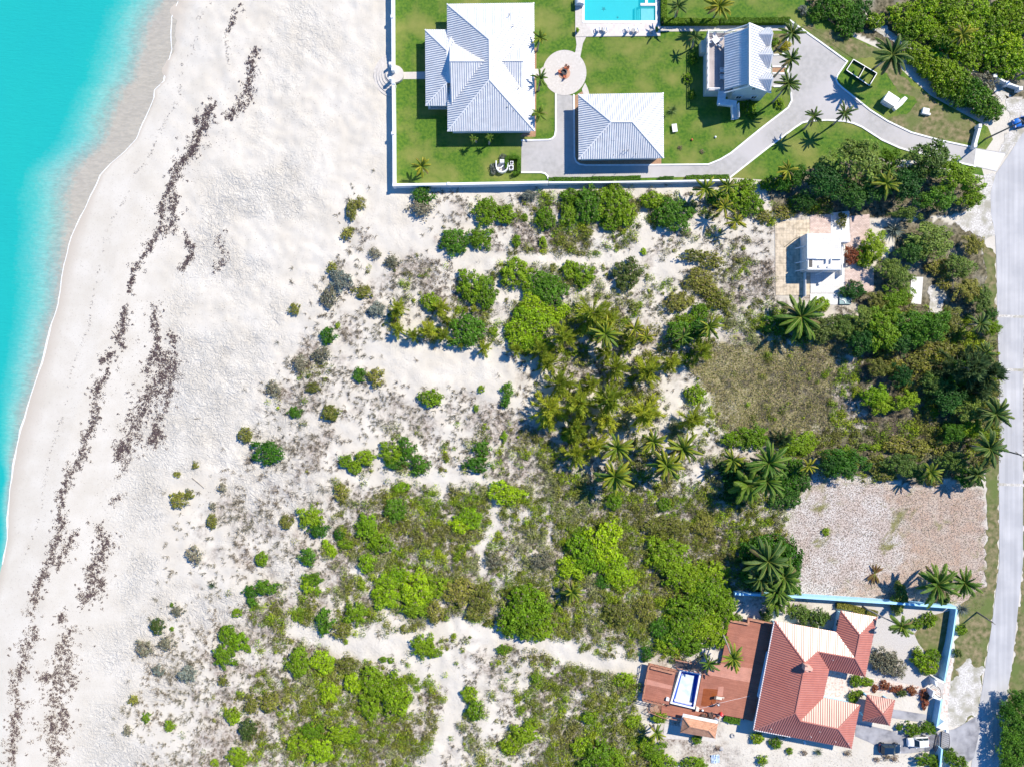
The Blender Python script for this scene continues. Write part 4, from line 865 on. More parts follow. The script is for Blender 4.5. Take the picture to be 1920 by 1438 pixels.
BW = [(1240, 1322), (1254, 1321), (1303, 1332), (1350, 1342), (1346, 1352), (1281, 1343), (1276, 1346), (1240, 1338)]
MB().prism(up(BW, 0.55), 0.45, 0.55).build('platform', M['deck'], bw)
mb = MB(); a_, b_ = W(1221, 1318, 0.5), W(1240, 1322, 0.5)
for k in range(9):
    p = a_.lerp(b_, (k + 0.5) / 9); mb.bar(p + Vector((0.05, 0.3, -0.05)), p + Vector((-0.3, -1.7, -0.05)), 0.12, 0.04)
mb.build('slatted_steps', M['wood'], bw)
mb = MB()
for ln in ([(1214, 1330), (1240, 1341), (1278, 1347)],):
    pts = [W(*p, 0.55) for p in ln]
    for i in range(len(pts) - 1):
        mb.bar(pts[i] + Vector((0, 0, 0.85)), pts[i + 1] + Vector((0, 0, 0.85)), 0.1, 0.05)
        for k in range(4):
            p = pts[i].lerp(pts[i + 1], k / 4); mb.box((p.x, p.y, 0.7), (0.09, 0.09, 1.4), R(-12))
mb.build('railing', M['wood'], bw)
hut = wthing('garden_hut', 'small hut with brown shingle hip roof on the sand below the pool', 'hut', W(1310, 1364))
zh, zhr = 2.5, 3.5
a1, a2, a3, a4, r1, r2 = W(1281, 1344, zh), W(1346, 1357, zh), W(1341, 1384, zh), W(1275.6, 1372.6, zh), W(1294, 1362, zhr), W(1329, 1369, zhr)
mb = MB(); roof_mesh(mb, [[a1, a2, r2, r1], [a2, a3, r2], [a3, a4, r1, r2], [a4, a1, r1]], spacing=0); caps(mb, [(a1, r1), (a4, r1), (a2, r2), (a3, r2), (r1, r2)], 0.16, 0.06); mb.build('roof', M['hut_roof'], hut)
oi = inset([tuple(q[:2]) for q in (a1, a2, a3, a4)], 0.4); MB().prism(oi, 0, zh - 0.1).build('wall', M['white_wall'], hut); door(hut, oi[0], oi[1], 0.5, 0, M['wood']); window(hut, oi[2], oi[3], 0.5, 1.5, 1, 0.9)
mb = MB(); p0, p1 = W(1280, 1341, 1.9), W(1345, 1354, 1.9); mb.bar(p0, p1, 0.75, 0.1); mb.build('shelf', M['white_trim'], hut)

# ---------------------------------------------------------------- ruin: roofless white house on cream slabs
ru = wthing('roofless_house', 'derelict white flat topped house with parapets on cracked cream slabs', 'house', W(1545, 470))
zt = 3.0
x0, x1, y1, y0 = W(1512, 0, zt).x, W(1577, 0, zt).x, W(0, 438.5, zt).y, W(0, 507, zt).y; xm = W(1594.5, 0, zt).x; ym = W(0, 454, zt).y
MB().prism([(x0, y0), (x1, y0), (x1, y1), (x0, y1)], 0, zt).build('wall', M['white_slab'], ru)
MB().prism([(x0 + 1.75, y0 + 0.2), (x1 - 0.1, y0 + 0.2), (x1 - 0.1, y1 - 0.08), (x0 + 1.75, y1 - 0.08)], zt - 0.1, zt + 0.006).build('terrace', M['slab_white'], ru)
MB().prism([(x1 + 0.004, ym), (xm, ym), (xm, y1), (x1 + 0.004, y1)], 0, zt - 0.06).build('annex', M['white_slab'], ru)
mb = MB()
mb.box((x0 + 0.85, (y0 + y1) / 2 + 1.0, zt + 0.22), (1.7, (y1 - y0) - 2.1, 0.42))
yk = W(0, 486, zt).y
mb.box((x0 + 2.6, yk, zt + 0.2), (1.9, 0.14, 0.4)); mb.box((x0 + 3.5, yk - 0.4, zt + 0.2), (0.14, 0.8, 0.38)); mb.box((x1 - 1.0, yk, zt + 0.2), (1.9, 0.14, 0.4)); mb.box((x1 - 1.95, yk - 0.4, zt + 0.2), (0.14, 0.8, 0.38))
mb.box((x0 + 3.1, y0 + 0.08, zt + 0.3), (6.1, 0.16, 0.6)); mb.box((x0 + 0.1, y0 + 1.0, zt + 0.3), (0.16, 1.5, 0.6)); mb.box((x0 + 2.4, y0 + 0.7, zt + 0.14), (0.5, 0.4, 0.28)); mb.box((x1 - 2.1, y0 + 0.5, zt + 0.14), (0.9, 0.35, 0.3))
mb.build('parapet', M['white_wall'], ru)
mb = MB(); mb.prism([(x0 + 0.45, y0 + 0.5), (x0 + 1.1, y0 + 0.5), (x0 + 1.1, y0 + 1.9), (x0 + 0.45, y0 + 1.9)], zt - 0.5, zt + 0.012); mb.build('stairwell', M['dark_metal'], ru)
mb = MB()
for yy_ in (y1 - 2.2, (y0 + y1) / 2 - 1.6, y0 + 0.25): mb.bar((x0 - 0.9, yy_, 0.2), (x0 - 0.02, yy_, zt - 0.4), 0.16, 0.3)
mb.build('buttress', M['white_wall'], ru)
for q in (((x0 + 0.7, y0 - 2.3, 0.55), (0.1, 4.4, 1.1)), ((x1 + 1.1, y0 + 1.4, 0.6), (0.16, 4.0, 1.2)), ((x0 + 3.5, y0 - 2.1, 0.25), (0.35, 0.35, 0.5))): MB().box(*q).build('broken_wall', M['white_wall'], ru)
for q in (((x0 + 2.6, y0 - 0.5, 0.9), (x0 + 4.1, y0 + 0.1, 2.9), 0.16, 0.16), ((x1 + 0.9, ym - 0.2, 0.8), (x1 + 0.9, ym - 4.0, 0.8), 0.2, 1.5), ((x1 + 1.5, ym - 0.2, 0.5), (x1 + 1.4, ym - 3.6, 0.5), 0.12, 1.0)): MB().bar(*q).build('leaning_slab', M['white_wall'], ru)
mb = MB(); mb.bar((x0 - 2.9, y1 - 1.9, 0.14), (x0 - 1.0, y1 - 0.4, 0.14), 0.12, 0.12); mb.bar((x0 - 1.0, y1 - 0.4, 0.14), (x0 + 0.0, y1 + 0.1, 0.14), 0.1, 0.1); mb.build('fallen_rail', M['dark_metal'], ru)
sh = wthing('shower_tray', 'square grey green tray with a white corner arc below the derelict house', 'tray', W(1583.5, 561))
MB().prism(G([(1572.8, 551), (1594.5, 551), (1594.5, 571), (1572.8, 571)]), 0.07, 0.32).build('tray', M['teal'], sh)
p = W(1574, 570); mb = MB(); strip(mb, [(p.x + 0.95 * math.cos(a), p.y + 0.05 + 0.75 * math.sin(a)) for a in np.linspace(0, math.pi / 2, 8)], 0.14, 0.322, 0.42); mb.build('corner_kerb', M['white_trim'], sh)

# ---------------------------------------------------------------- walls, gates
def wall(name, label, pts, h_, t_, mat, z0=0.0, cat='wall', posts=(), pmat=None, ps=0.55, group=None):
    p0 = W(*pts[0]); t = wthing(name, label, cat, (p0.x, p0.y, 0), group); mb = MB(); strip(mb, G(pts, h_), t_, z0, h_); mb.build('wall_body', mat, t)
    for px, py in posts:
        q = W(px, py, h_ + 0.15); MB().box((q.x, q.y, (h_ + 0.2 + z0) / 2), (ps, ps, h_ + 0.2 - z0)).build('pillar', pmat or mat, t, bevel=0.02)
    return t
wall('garden_wall', 'white garden wall along the beach, north of the round steps', [(735.5, -60), (736.5, 128)], 1.8, 0.45, M['white_wall'], -0.3, posts=((735, 31), (736.5, 130)))
wall('garden_wall', 'white garden wall from the round steps to the sandy corner', [(737, 157), (738, 250), (738.5, 347), (841, 345.5), (1028, 342)], 1.8, 0.45, M['white_wall'], -0.3, posts=((737, 155), (736.5, 250), (738.5, 347), (841, 345)))
wall('boundary_wall', 'thin white boundary wall behind the long hedge and driveway', [(1029, 342.5), (1130, 342), (1235, 340.5), (1367, 338)], 1.3, 0.3, M['white_wall'])
wall('blue_boundary_wall', 'long pale blue wall between the cleared lot and terracotta roofed house', [(1378.5, 1113), (1500, 1119), (1600, 1125.5), (1700, 1132), (1793, 1139)], 1.8, 0.42, M['blue_wall'])
wall('blue_boundary_wall', 'pale blue roadside wall at the corner of the walled garden', [(1794, 1142), (1787, 1190), (1771, 1279)], 1.7, 0.3, M['blue_wall'])
wall('blue_boundary_wall', 'pale blue roadside wall beside the clipped round hedge', [(1766, 1311), (1757, 1364)], 1.6, 0.35, M['blue_wall'])
wall('blue_boundary_wall', 'pale blue wall below the open black car gates', [(1766.5, 1404), (1760, 1470)], 1.6, 0.3, M['blue_wall'])
ga = wthing('arched_gateway', 'white arched garden gateway in the blue roadside wall', 'gateway', W(1757, 1293))
mb = MB()
for a_, b_ in (((1770, 1279), (1754, 1274)), ((1754, 1274), (1757, 1286)), ((1764, 1311), (1749, 1306)), ((1749, 1306), (1752, 1296))): strip(mb, G([a_, b_], 1.9), 0.36, 0, 1.9)
mb.build('gate_wall', M['white_wall'], ga)
p = W(1750, 1291); mb = MB(); mb.tube([(p.x + 0.2, p.y + 0.9, 0.1), (p.x + 0.1, p.y + 0.85, 1.8), (p.x, p.y + 0.3, 2.4), (p.x, p.y - 0.4, 2.4), (p.x + 0.1, p.y - 0.9, 1.8), (p.x + 0.2, p.y - 0.95, 0.1)], [0.05] * 6, 6)
for k in range(5): mb.bar((p.x + 0.05, p.y - 0.7 + 0.35 * k, 0.1), (p.x + 0.05, p.y - 0.7 + 0.35 * k, 2.2), 0.03, 0.03)
mb.build('iron_arch', M['dark_metal'], ga)
for lab, a_, b_ in (('black iron mesh gate leaf standing open on the house side', (1756, 1374), (1750, 1402)), ('black iron mesh gate leaf standing open on the road side', (1765, 1370), (1763, 1400))):
    gt = wthing('driveway_gate', lab, 'gate', W(*a_), 'driveway gate leaves'); A0, B0 = W(*a_), W(*b_); mb = MB(); fr = MB()
    ln_ = Vector((0.55, 0.12, 0)) if 'road' in lab else Vector((-0.45, 0.05, 0))
    top = lambda t: 1.45 + 0.35 * math.sin(math.pi * t)
    P = [A0.lerp(B0, t) for t in np.linspace(0, 1, 9)]
    for i, q in enumerate(P):
        t = i / 8; fr_ = q + ln_ * 0.0; (fr if i in (0, 8) else mb).bar(q + Vector((0, 0, 0.08)), q + ln_ * 1.0 + Vector((0, 0, top(t))), 0.07 if i in (0, 8) else 0.035, 0.05)
        if i:
            fr.bar(P[i - 1] + ln_ + Vector((0, 0, top((i - 1) / 8))), q + ln_ + Vector((0, 0, top(t))), 0.07, 0.06)
            for z_ in np.linspace(0.1, 0.9, 7): mb.bar(P[i - 1] + ln_ * z_ + Vector((0, 0, top((i - 1) / 8) * z_)), q + ln_ * z_ + Vector((0, 0, top(t) * z_)), 0.03, 0.03)
    fr.bar(A0 + Vector((0, 0, 0.1)), B0 + Vector((0, 0, 0.1)), 0.07, 0.07); fr.build('gate_frame', M['dark_metal'], gt); mb.build('mesh_panel', M['dark_metal'], gt)
gp = wthing('white_gatehouse_wall', 'white wedge shaped gate pier and wall end beside the black gates', 'wall', W(1768, 1366))
MB().prism(G([(1755, 1363), (1770, 1352), (1779, 1366), (1777, 1372), (1770, 1368)], 1.7), 0, 1.7).build('wall_body', M['white_wall'], gp); MB().box((*W(1776, 1370, 1.8)[:2], 0.95), (0.5, 0.5, 1.9)).build('pillar', M['white_wall'], gp, bevel=0.03)
q = wall('gate_wall', 'low white gate wall with round topped pillars by the driveway mouth', [(1838, 239), (1829, 272)], 1.1, 0.5, M['white_wall'], posts=((1838, 236), (1829, 274)), ps=0.62)
q = wall('gate_wall', 'white gate wall with square pillars by the upper coral track', [(1866, 143), (1890, 156), (1915, 165)], 1.1, 0.3, M['white_wall'], posts=((1866, 142), (1890, 156), (1914, 166)), ps=0.7)
# semicircular steps down to the beach
stp = wthing('beach_steps', 'fan of semicircular white steps leading down to the beach', 'steps', W(736, 142))
cc = W(736, 142)
for k in range(6):
    r_ = 0.9 + 0.52 * (5 - k); zt_ = 0.12 + 0.10 * k
    pts = [(cc.x + r_ * math.cos(a), cc.y + r_ * 1.15 * math.sin(a)) for a in np.linspace(math.pi * 0.5, math.pi * 1.5, 24)]
    MB().prism(pts, -0.5, zt_).build('tread', M['patio'], stp)
MB().prism([(cc.x + 1.7 * math.cos(a) + 0.5, cc.y + 1.6 * math.sin(a)) for a in np.linspace(0, 2 * math.pi, 32, endpoint=False)], -0.3, 0.70).build('landing', M['patio'], stp)
for s_ in (1, -1):
    MB().box((cc.x - 0.1, cc.y + s_ * 1.35, 1.0), (0.5, 0.5, 2.2)).build('pillar', M['white_wall'], stp, bevel=0.03)
# swimming pool in the terrace
sp = wthing('swimming_pool', 'rectangular turquoise swimming pool with white coping and shallow shelf', 'pool', W(1160, 5))
IN = G([(1095, -40), (1229.5, -40), (1229.5, 40), (1095, 40)], 0.12)
mb = MB(); a_ = [(p[0], p[1], 0.12) for p in IN]; b_ = [(p[0], p[1], -1.2) for p in IN]; mb.add(a_ + b_, [(0, 1, 5, 4), (1, 2, 6, 5), (2, 3, 7, 6), (3, 0, 4, 7), (4, 5, 6, 7)]); mb.build('shell', M['pool_tile'], sp)
mb = MB(); strip(mb, G([(1094, -40), (1094, 41.5), (1231, 41.5), (1231, -40)], 0.12), 0.42, 0.121, 0.18); mb.build('coping', M['white_trim'], sp)
mb = MB(); mb.prism(G([(1202, 16), (1227, 16), (1227, 39.5), (1202, 39.5)], 0.0), -1.19, -0.16); mb.build('shelf', M['pool_step'], sp)
mb = MB()
for k in range(3): mb.prism(G([(1191.5 + 3.2 * k, 10), (1194 + 3.2 * k, 10), (1194 + 3.2 * k, 39.7), (1191.5 + 3.2 * k, 39.7)]), -1.18, -0.75 + 0.18 * k)
mb.build('step', M['pool_tile'], sp)
mb = MB(); strip(mb, G([(1201, 9), (1229, 9)], 0.15), 0.45, -1.17, 0.17); strip(mb, G([(1212, 8), (1212, -40)], 0.15), 0.45, -1.16, 0.168); mb.build('spa_wall', M['white_trim'], sp)
for px, py, k in ((1132, 17, 0.5), (1158, 33, 0.3)):
    p = W(px, py, -1.1); MB().prism([(p.x + k * (1 if i % 2 else 0.4) * math.cos(0.63 * i + 0.3), p.y + k * (1 if i % 2 else 0.4) * math.sin(0.63 * i + 0.3)) for i in range(10)], -1.19, -1.17).build('star_inlay', M['dark_metal'], sp)
wm, n, b, L = nodes('pool_water'); pset(b, Roughness=0.03); b.inputs['Base Color'].default_value = (0.02, 0.62, 0.66, 1); b.inputs['Alpha'].default_value = 0.45
MB().add([(p[0], p[1], 0.02) for p in IN], [(0, 1, 2, 3)]).build('water', wm, sp)
# ---------------------------------------------------------------- foliage builders
def quads(c, nrm, size, asp, rs):
    """leaf quads at centres c facing roughly nrm"""
    N = len(c); t = rs.normal(size=(N, 3)); t -= nrm * (t * nrm).sum(1, keepdims=True); t /= np.linalg.norm(t, axis=1, keepdims=True) + 1e-9
    b_ = np.cross(nrm, t); sz = np.asarray(size).reshape(-1, 1) * np.ones((N, 1)); u = t * sz * 0.5; v_ = b_ * sz * 0.5 * asp
    return np.stack([c - u, c + v_ * 0.9 - u * 0.1, c + u, c - v_ * 0.9 - u * 0.1], 1).reshape(-1, 3)
def qfaces(N): return np.arange(N * 4).reshape(N, 4)
def unit(v): return v / (np.linalg.norm(v, axis=-1, keepdims=True) + 1e-9)
def leafcol(N, base, rs, var=0.22, yel=0.0):
    k = 1 + rs.normal(size=(N, 1)) * var; c = np.array(base)[None] * np.clip(k, 0.45, 1.7)
    if yel: c = c * (1 + yel * rs.rand(N, 1) * np.array([[1.0, 0.35, 0.0]]))
    return c
def clumpy(r, h, leaf, layers, base, seed, clump=0.42, asp=0.62, yel=0.3, lobes=0.22, up=0.7, twig=0.0):
    """a dome of leaf clumps with an uneven outline"""
    rs = np.random.RandomState(seed); area = math.pi * r * r; N = int(area * layers / (leaf * leaf * asp * 0.55)); nc = max(9, int(area / (clump * clump * 0.95)))
    ph = rs.rand(6) * 6.28; am = rs.rand(6) * lobes
    def outline(a): return r * (1 - lobes * 0.7 + sum(am[k] * np.cos((k + 2) * a + ph[k]) for k in range(6)) * 0.55)
    a = rs.rand(nc) * 6.283; q = np.sqrt(rs.rand(nc)); R_ = outline(a) * q
    zc = h * (0.30 + 0.62 * np.sqrt(np.clip(1 - q ** 2.2, 0, 1))) * (0.82 + 0.3 * rs.rand(nc))
    C = np.stack([R_ * np.cos(a), R_ * np.sin(a), zc], 1); cr = clump * (0.65 + 0.75 * rs.rand(nc)); ct = 1 + rs.normal(size=nc) * 0.16
    k = rs.randint(0, nc, N); d = unit(rs.normal(size=(N, 3)) + np.array([0, 0, up])); d[:, 2] = np.where(rs.rand(N) < 0.75, np.abs(d[:, 2]), d[:, 2])
    P = C[k] + d * (cr[k] * (0.55 + 0.5 * rs.rand(N)))[:, None] * np.array([1, 1, 0.8]); P[:, 2] = np.maximum(P[:, 2], 0.04)
    nr = unit(d + rs.normal(size=(N, 3)) * 0.55 + np.array([0, 0, 0.35])); sz = leaf * (0.7 + 0.6 * rs.rand(N))
    col = leafcol(N, base, rs, 0.16, yel) * ct[k][:, None]
    if twig:
        w_ = rs.rand(N) < twig; col[w_] = np.array([0.20, 0.16, 0.11]) * (0.6 + 0.8 * rs.rand(w_.sum(), 1))
    return quads(P, nr, sz, asp, rs), qfaces(N), np.repeat(np.clip(col, 0, 1), 4, 0)
def stems(h, r, n, seed):
    rs = random.Random(seed); mb = MB()
    for i in range(n):
        a = rs.random() * 6.28; q = r * 0.6 * rs.random(); mb.tube([(0, 0, -0.1), (q * 0.4 * math.cos(a), q * 0.4 * math.sin(a), h * 0.3), (q * math.cos(a), q * math.sin(a), h * 0.7)], [0.07, 0.05, 0.025], 5)
    me = bpy.data.meshes.new('stems'); me.from_pydata(mb.v, [], mb.f); me.update(); me.materials.append(M['bark']); return me
# leaf tones: photo-bright beach shrubs, real-world base colours
TONE = {'dark': (0.065, 0.180, 0.010), 'mid': (0.145, 0.270, 0.008), 'lime': (0.205, 0.370, 0.008), 'olive': (0.185, 0.210, 0.035), 'dull': (0.070, 0.115, 0.022), 'grey': (0.185, 0.200, 0.135), 'blue': (0.165, 0.210, 0.180),
        'dry': (0.22, 0.17, 0.12), 'deep': (0.030, 0.110, 0.014), 'tree': (0.110, 0.190, 0.030), 'hedge': (0.105, 0.215, 0.008), 'rust': (0.20, 0.075, 0.03), 'yellow': (0.36, 0.34, 0.02)}
_proto = {}
def bush_mesh(tone, size, var):
    key = (tone, size, var)
    if key not in _proto:
        r = {0: 0.7, 1: 1.4, 2: 2.4, 3: 3.6}[size]; twig = {'grey': 0.18, 'olive': 0.10, 'dry': 0.5, 'blue': 0.12, 'dull': 0.06}.get(tone, 0.05)
        leaf = {0: 0.20, 1: 0.25, 2: 0.30, 3: 0.34}[size]; layers = {'grey': 2.6, 'dry': 1.5, 'olive': 3.4}.get(tone, 4.4)
        v_, f_, c_ = clumpy(r, r * {0: 0.75, 1: 0.72, 2: 0.62, 3: 0.58}[size], leaf, layers, TONE[tone], hash((tone, size, var)) % 9999 if False else (sum(map(ord, tone)) * 31 + size * 7 + var * 101), clump={0: 0.24, 1: 0.34, 2: 0.42, 3: 0.5}[size], twig=twig, yel=0.3)
        _proto[key] = (fast_mesh(f'foliage_{tone}', v_, f_, {'Col': c_}, M['leaf']), r)
    return _proto[key]
_stem = {}
def stem_mesh(size):
    if size not in _stem: r = {0: 0.7, 1: 1.4, 2: 2.4, 3: 3.6}[size]; _stem[size] = stems(r * 0.8, r, 5 + 2 * size, size)
    return _stem[size]
PLANTS = []            # (object, kind phrase, px, py, size) - labels are written once all are known
_rp = random.Random(21)
def shrub(px, py, rx, ry=None, tone='mid', hk=1.0, name='shrub', z0=0.0, phrase=None):
    ry = ry or rx; r = S * (rx + ry) / 2; size = 0 if r < 1.0 else 1 if r < 1.9 else 2 if r < 3.0 else 3
    me, pr = bush_mesh(tone, size, _rp.randint(0, 2)); h_ = r * 0.65 * hk
    p = W(px, py, h_ * 0.6); p.z = z0
    if z0 == 0.0: p.z = float(ground_z(np.array([px]), np.array([py]))[0]) - 0.02
    t = thing(name, None, None, p, 0.0)
    f_ = link('foliage', me, t); sx_ = _rp.choice((-1, 1)); sy_ = _rp.choice((-1, 1)); k = 1.20
    f_.scale = (sx_ * rx * S / pr * k, sy_ * ry * S / pr * k, (rx + ry) / 2 * S / pr * hk)
    s_ = link('stems', stem_mesh(size), t); s_.scale = (rx * S / pr, ry * S / pr, r / pr * hk)
    PLANTS.append((t, name, phrase or {'dark': 'deep green shrub', 'mid': 'bright green shrub', 'lime': 'yellow green shrub', 'olive': 'olive shrub', 'dull': 'dull green shrub', 'grey': 'grey green shrub', 'blue': 'silvery blue shrub', 'dry': 'dry brown shrub', 'deep': 'dark leafy shrub', 'tree': 'leafy shrub', 'hedge': 'clipped green shrub', 'rust': 'rust red shrub', 'yellow': 'yellow leaved shrub'}[tone], px, py, r))
    return t

# ---- coconut palms
def frond_mesh(seed, L_=3.0, droop=0.9, base=(0.055, 0.12, 0.012), tip=None, n=32, wid=0.15):
    rs = np.random.RandomState(seed); pts = []; x = z = 0.0; a = R(38)
    for k in range(n + 1):
        pts.append((x, 0.0, z)); a -= droop / n * (0.5 + 1.1 * k / n); x += math.cos(a) * L_ / n; z += math.sin(a) * L_ / n
    P = np.array(pts); V_ = []; C_ = []
    for k in range(1, n + 1):
        t = k / n; ll = L_ * wid * (math.sin(math.pi * min(1, 0.12 + 0.88 * t)) ** 0.6) * (0.9 + 0.2 * rs.rand()); tdir = P[k] - P[k - 1]; tdir /= np.linalg.norm(tdir)
        for s_ in (-1, 1):
            side = np.array([0.75, s_ * 0.95, -0.35 - 0.35 * rs.rand()]); side /= np.linalg.norm(side); w_ = tdir * 0.058 * (1 + 0.3 * rs.rand())
            q0 = P[k]; q1 = P[k] + side * ll * 0.55; q2 = P[k] + side * ll + np.array([0, 0, -0.12 * ll])
            V_ += [q0 - w_ * 0.6, q0 + w_ * 0.6, q1 + w_, q1 - w_, q1 - w_, q1 + w_, q2 + w_ * 0.25, q2 - w_ * 0.25]
            cc_ = np.array(base) * (0.8 + 0.4 * rs.rand()); ct = cc_ if tip is None else cc_ * (1 - t) + np.array(tip) * t * (0.8 + 0.4 * rs.rand())
            C_ += [cc_ * 0.5 + ct * 0.5] * 4 + [ct] * 4
        V_ += [P[k - 1] + (0, 0.035, 0.02), P[k - 1] - (0, 0.035, -0.02), P[k] - (0, 0.03, -0.02), P[k] + (0, 0.03, 0.02)]
        mid_ = np.array([0.22, 0.26, 0.05]); C_ += [mid_] * 4
    V_ = np.array(V_); return fast_mesh('frond', V_, np.arange(len(V_)).reshape(-1, 4), {'Col': np.clip(np.array(C_), 0, 1)}, M['frond'])
FR = {'green': [frond_mesh(k, droop=0.9 + 0.25 * k, base=(0.060, 0.150, 0.014), tip=(0.13, 0.22, 0.02)) for k in range(3)],
      'yellow': [frond_mesh(10 + k, droop=0.8 + 0.25 * k, base=(0.085, 0.20, 0.012), tip=(0.42, 0.36, 0.02)) for k in range(3)],
      'dark': [frond_mesh(20 + k, droop=1.0 + 0.25 * k, base=(0.045, 0.110, 0.016), tip=(0.10, 0.16, 0.035)) for k in range(3)],
      'broad': [frond_mesh(30 + k, droop=0.9 + 0.25 * k, base=(0.085, 0.18, 0.012), tip=(0.16, 0.24, 0.02), n=26, wid=0.22) for k in range(3)],
      'gold': [frond_mesh(40 + k, droop=0.8 + 0.25 * k, base=(0.16, 0.24, 0.012), tip=(0.50, 0.38, 0.02)) for k in range(3)]}
FR['brown'] = [frond_mesh(80, 2.8, 1.5, (0.16, 0.12, 0.05), (0.24, 0.17, 0.08))]
PALM_WORD = {'green': 'green coconut palm', 'yellow': 'yellow tipped coconut palm', 'dark': 'dark green coconut palm', 'broad': 'broad leaved green palm', 'gold': 'golden yellow palm'}
def palm(px, py, r, kind='green', z=None, base=None, n=None, phrase=None):
    """crown at photo pixel (px, py), crown radius r pixels; base: pixel of the foot of a leaning trunk"""
    z = z or (2.2 + 0.09 * r); p = W(px, py, z); b_ = W(*base) if base else Vector((p.x + _rp.uniform(-0.5, 0.5), p.y + _rp.uniform(-0.5, 0.5), 0)); b_.z = 0
    t = thing('coconut_palm', None, None, b_, 0.0); top = p - b_; top.z = z
    mid_ = top * 0.5 - Vector((top.x * 0.12, top.y * 0.12, 0)); MB().tube([(0, 0, -0.2), top * 0.22 - Vector((top.x * 0.08, top.y * 0.08, 0)), mid_, top * 0.8, top], [0.24, 0.17, 0.14, 0.12, 0.11], 8).build('trunk', M['palm_bark'], t, smooth=True)
    n = n or (17 if r < 20 else 24 if r < 28 else 30); r = r * 0.88; sc = r * S / 2.2; off_ = _rp.random() * 6.28
    for k in range(n):
        lo = k % 3; me = _rp.choice(FR['brown' if lo == 0 and k % 4 == 0 else 'green' if kind == 'yellow' and lo == 0 else kind]); f_ = link('frond', me, t, top)
        f_.rotation_euler = (_rp.uniform(-0.45, 0.45), (0.34, 0.02, -0.42)[lo] + _rp.uniform(-0.24, 0.24), off_ + 2.399 * k + _rp.uniform(-0.32, 0.32)); s2 = sc * (1.0, 1.0, 0.8)[lo] * _rp.uniform(0.74, 1.16); f_.scale = (s2, s2 * 0.95, s2)
    PLANTS.append((t, 'coconut_palm', phrase or PALM_WORD[kind], px, py, r * S)); return t

# ---- feathery casuarinas
def casu_mesh(seed, base):
    rs = np.random.RandomState(seed); V_ = []; C_ = []; nb = 34
    for b_ in range(nb):
        a = rs.rand() * 6.283; u = rs.rand(); z0 = 0.6 + 3.0 * u; L_ = (2.3 - 1.5 * u) * (0.75 + 0.5 * rs.rand()); el = R(18 + 45 * u + rs.randn() * 8)
        d = np.array([math.cos(a) * math.cos(el), math.sin(a) * math.cos(el), math.sin(el)]); m_ = int(72 * L_ / 2 + 30); t = rs.rand(m_) ** 0.75
        P = np.array([0, 0, z0]) + d * (t * L_)[:, None]; P[:, 2] -= 0.16 * (t * L_) ** 2; w_ = rs.normal(size=(m_, 3)); dirs = unit(d * 1.3 + w_ * 0.5)
        ln = (0.30 + 0.42 * rs.rand(m_))[:, None]; s_ = unit(np.cross(dirs, rs.normal(size=(m_, 3)))) * 0.036
        V_.append(np.stack([P - s_, P + s_, P + dirs * ln + s_ * 0.6, P + dirs * ln - s_ * 0.6], 1).reshape(-1, 3)); C_.append(np.repeat(leafcol(m_, base, rs, 0.2, 0.3) * (0.85 + 0.3 * rs.rand()), 4, 0))
    V_ = np.concatenate(V_); return fast_mesh('needles', V_, np.arange(len(V_)).reshape(-1, 4), {'Col': np.clip(np.concatenate(C_), 0, 1)}, M['needle'])
CA = [casu_mesh(50 + k, (0.37, 0.46, 0.05)) for k in range(4)]; CAD = [casu_mesh(60 + k, (0.095, 0.165, 0.06)) for k in range(2)]
mb = MB(); mb.tube([(0, 0, -0.2), (0.05, 0, 2), (0, 0.05, 4.2)], [0.12, 0.08, 0.02], 6)
for k in range(12):
    a = 2.4 * k; z_ = 0.7 + 0.24 * k; l_ = 1.5 - 0.09 * k; mb.tube([(0, 0, z_), (l_ * math.cos(a), l_ * math.sin(a), z_ + 0.8)], [0.04, 0.012], 4)
CTR = bpy.data.meshes.new('trunk'); CTR.from_pydata(mb.v, [], mb.f); CTR.update(); CTR.materials.append(M['bark'])
def casuarina(px, py, r, dark=False, zk=1.0):
    k = r * S / 2.0; p = W(px, py, 2.0 * k * zk); p.z = 0; t = thing('casuarina_tree', None, None, p, 0.0); a = _rp.random() * 6.28
    for nm, me in (('trunk', CTR), ('crown', _rp.choice(CAD if dark else CA))):
        o_ = link(nm, me, t); o_.rotation_euler = (0, 0, a); o_.scale = (k, k, k * 0.95 * zk)
    PLANTS.append((t, 'casuarina_tree', 'dark feathery casuarina' if dark else 'feathery yellow green casuarina', px, py, r * S)); return t

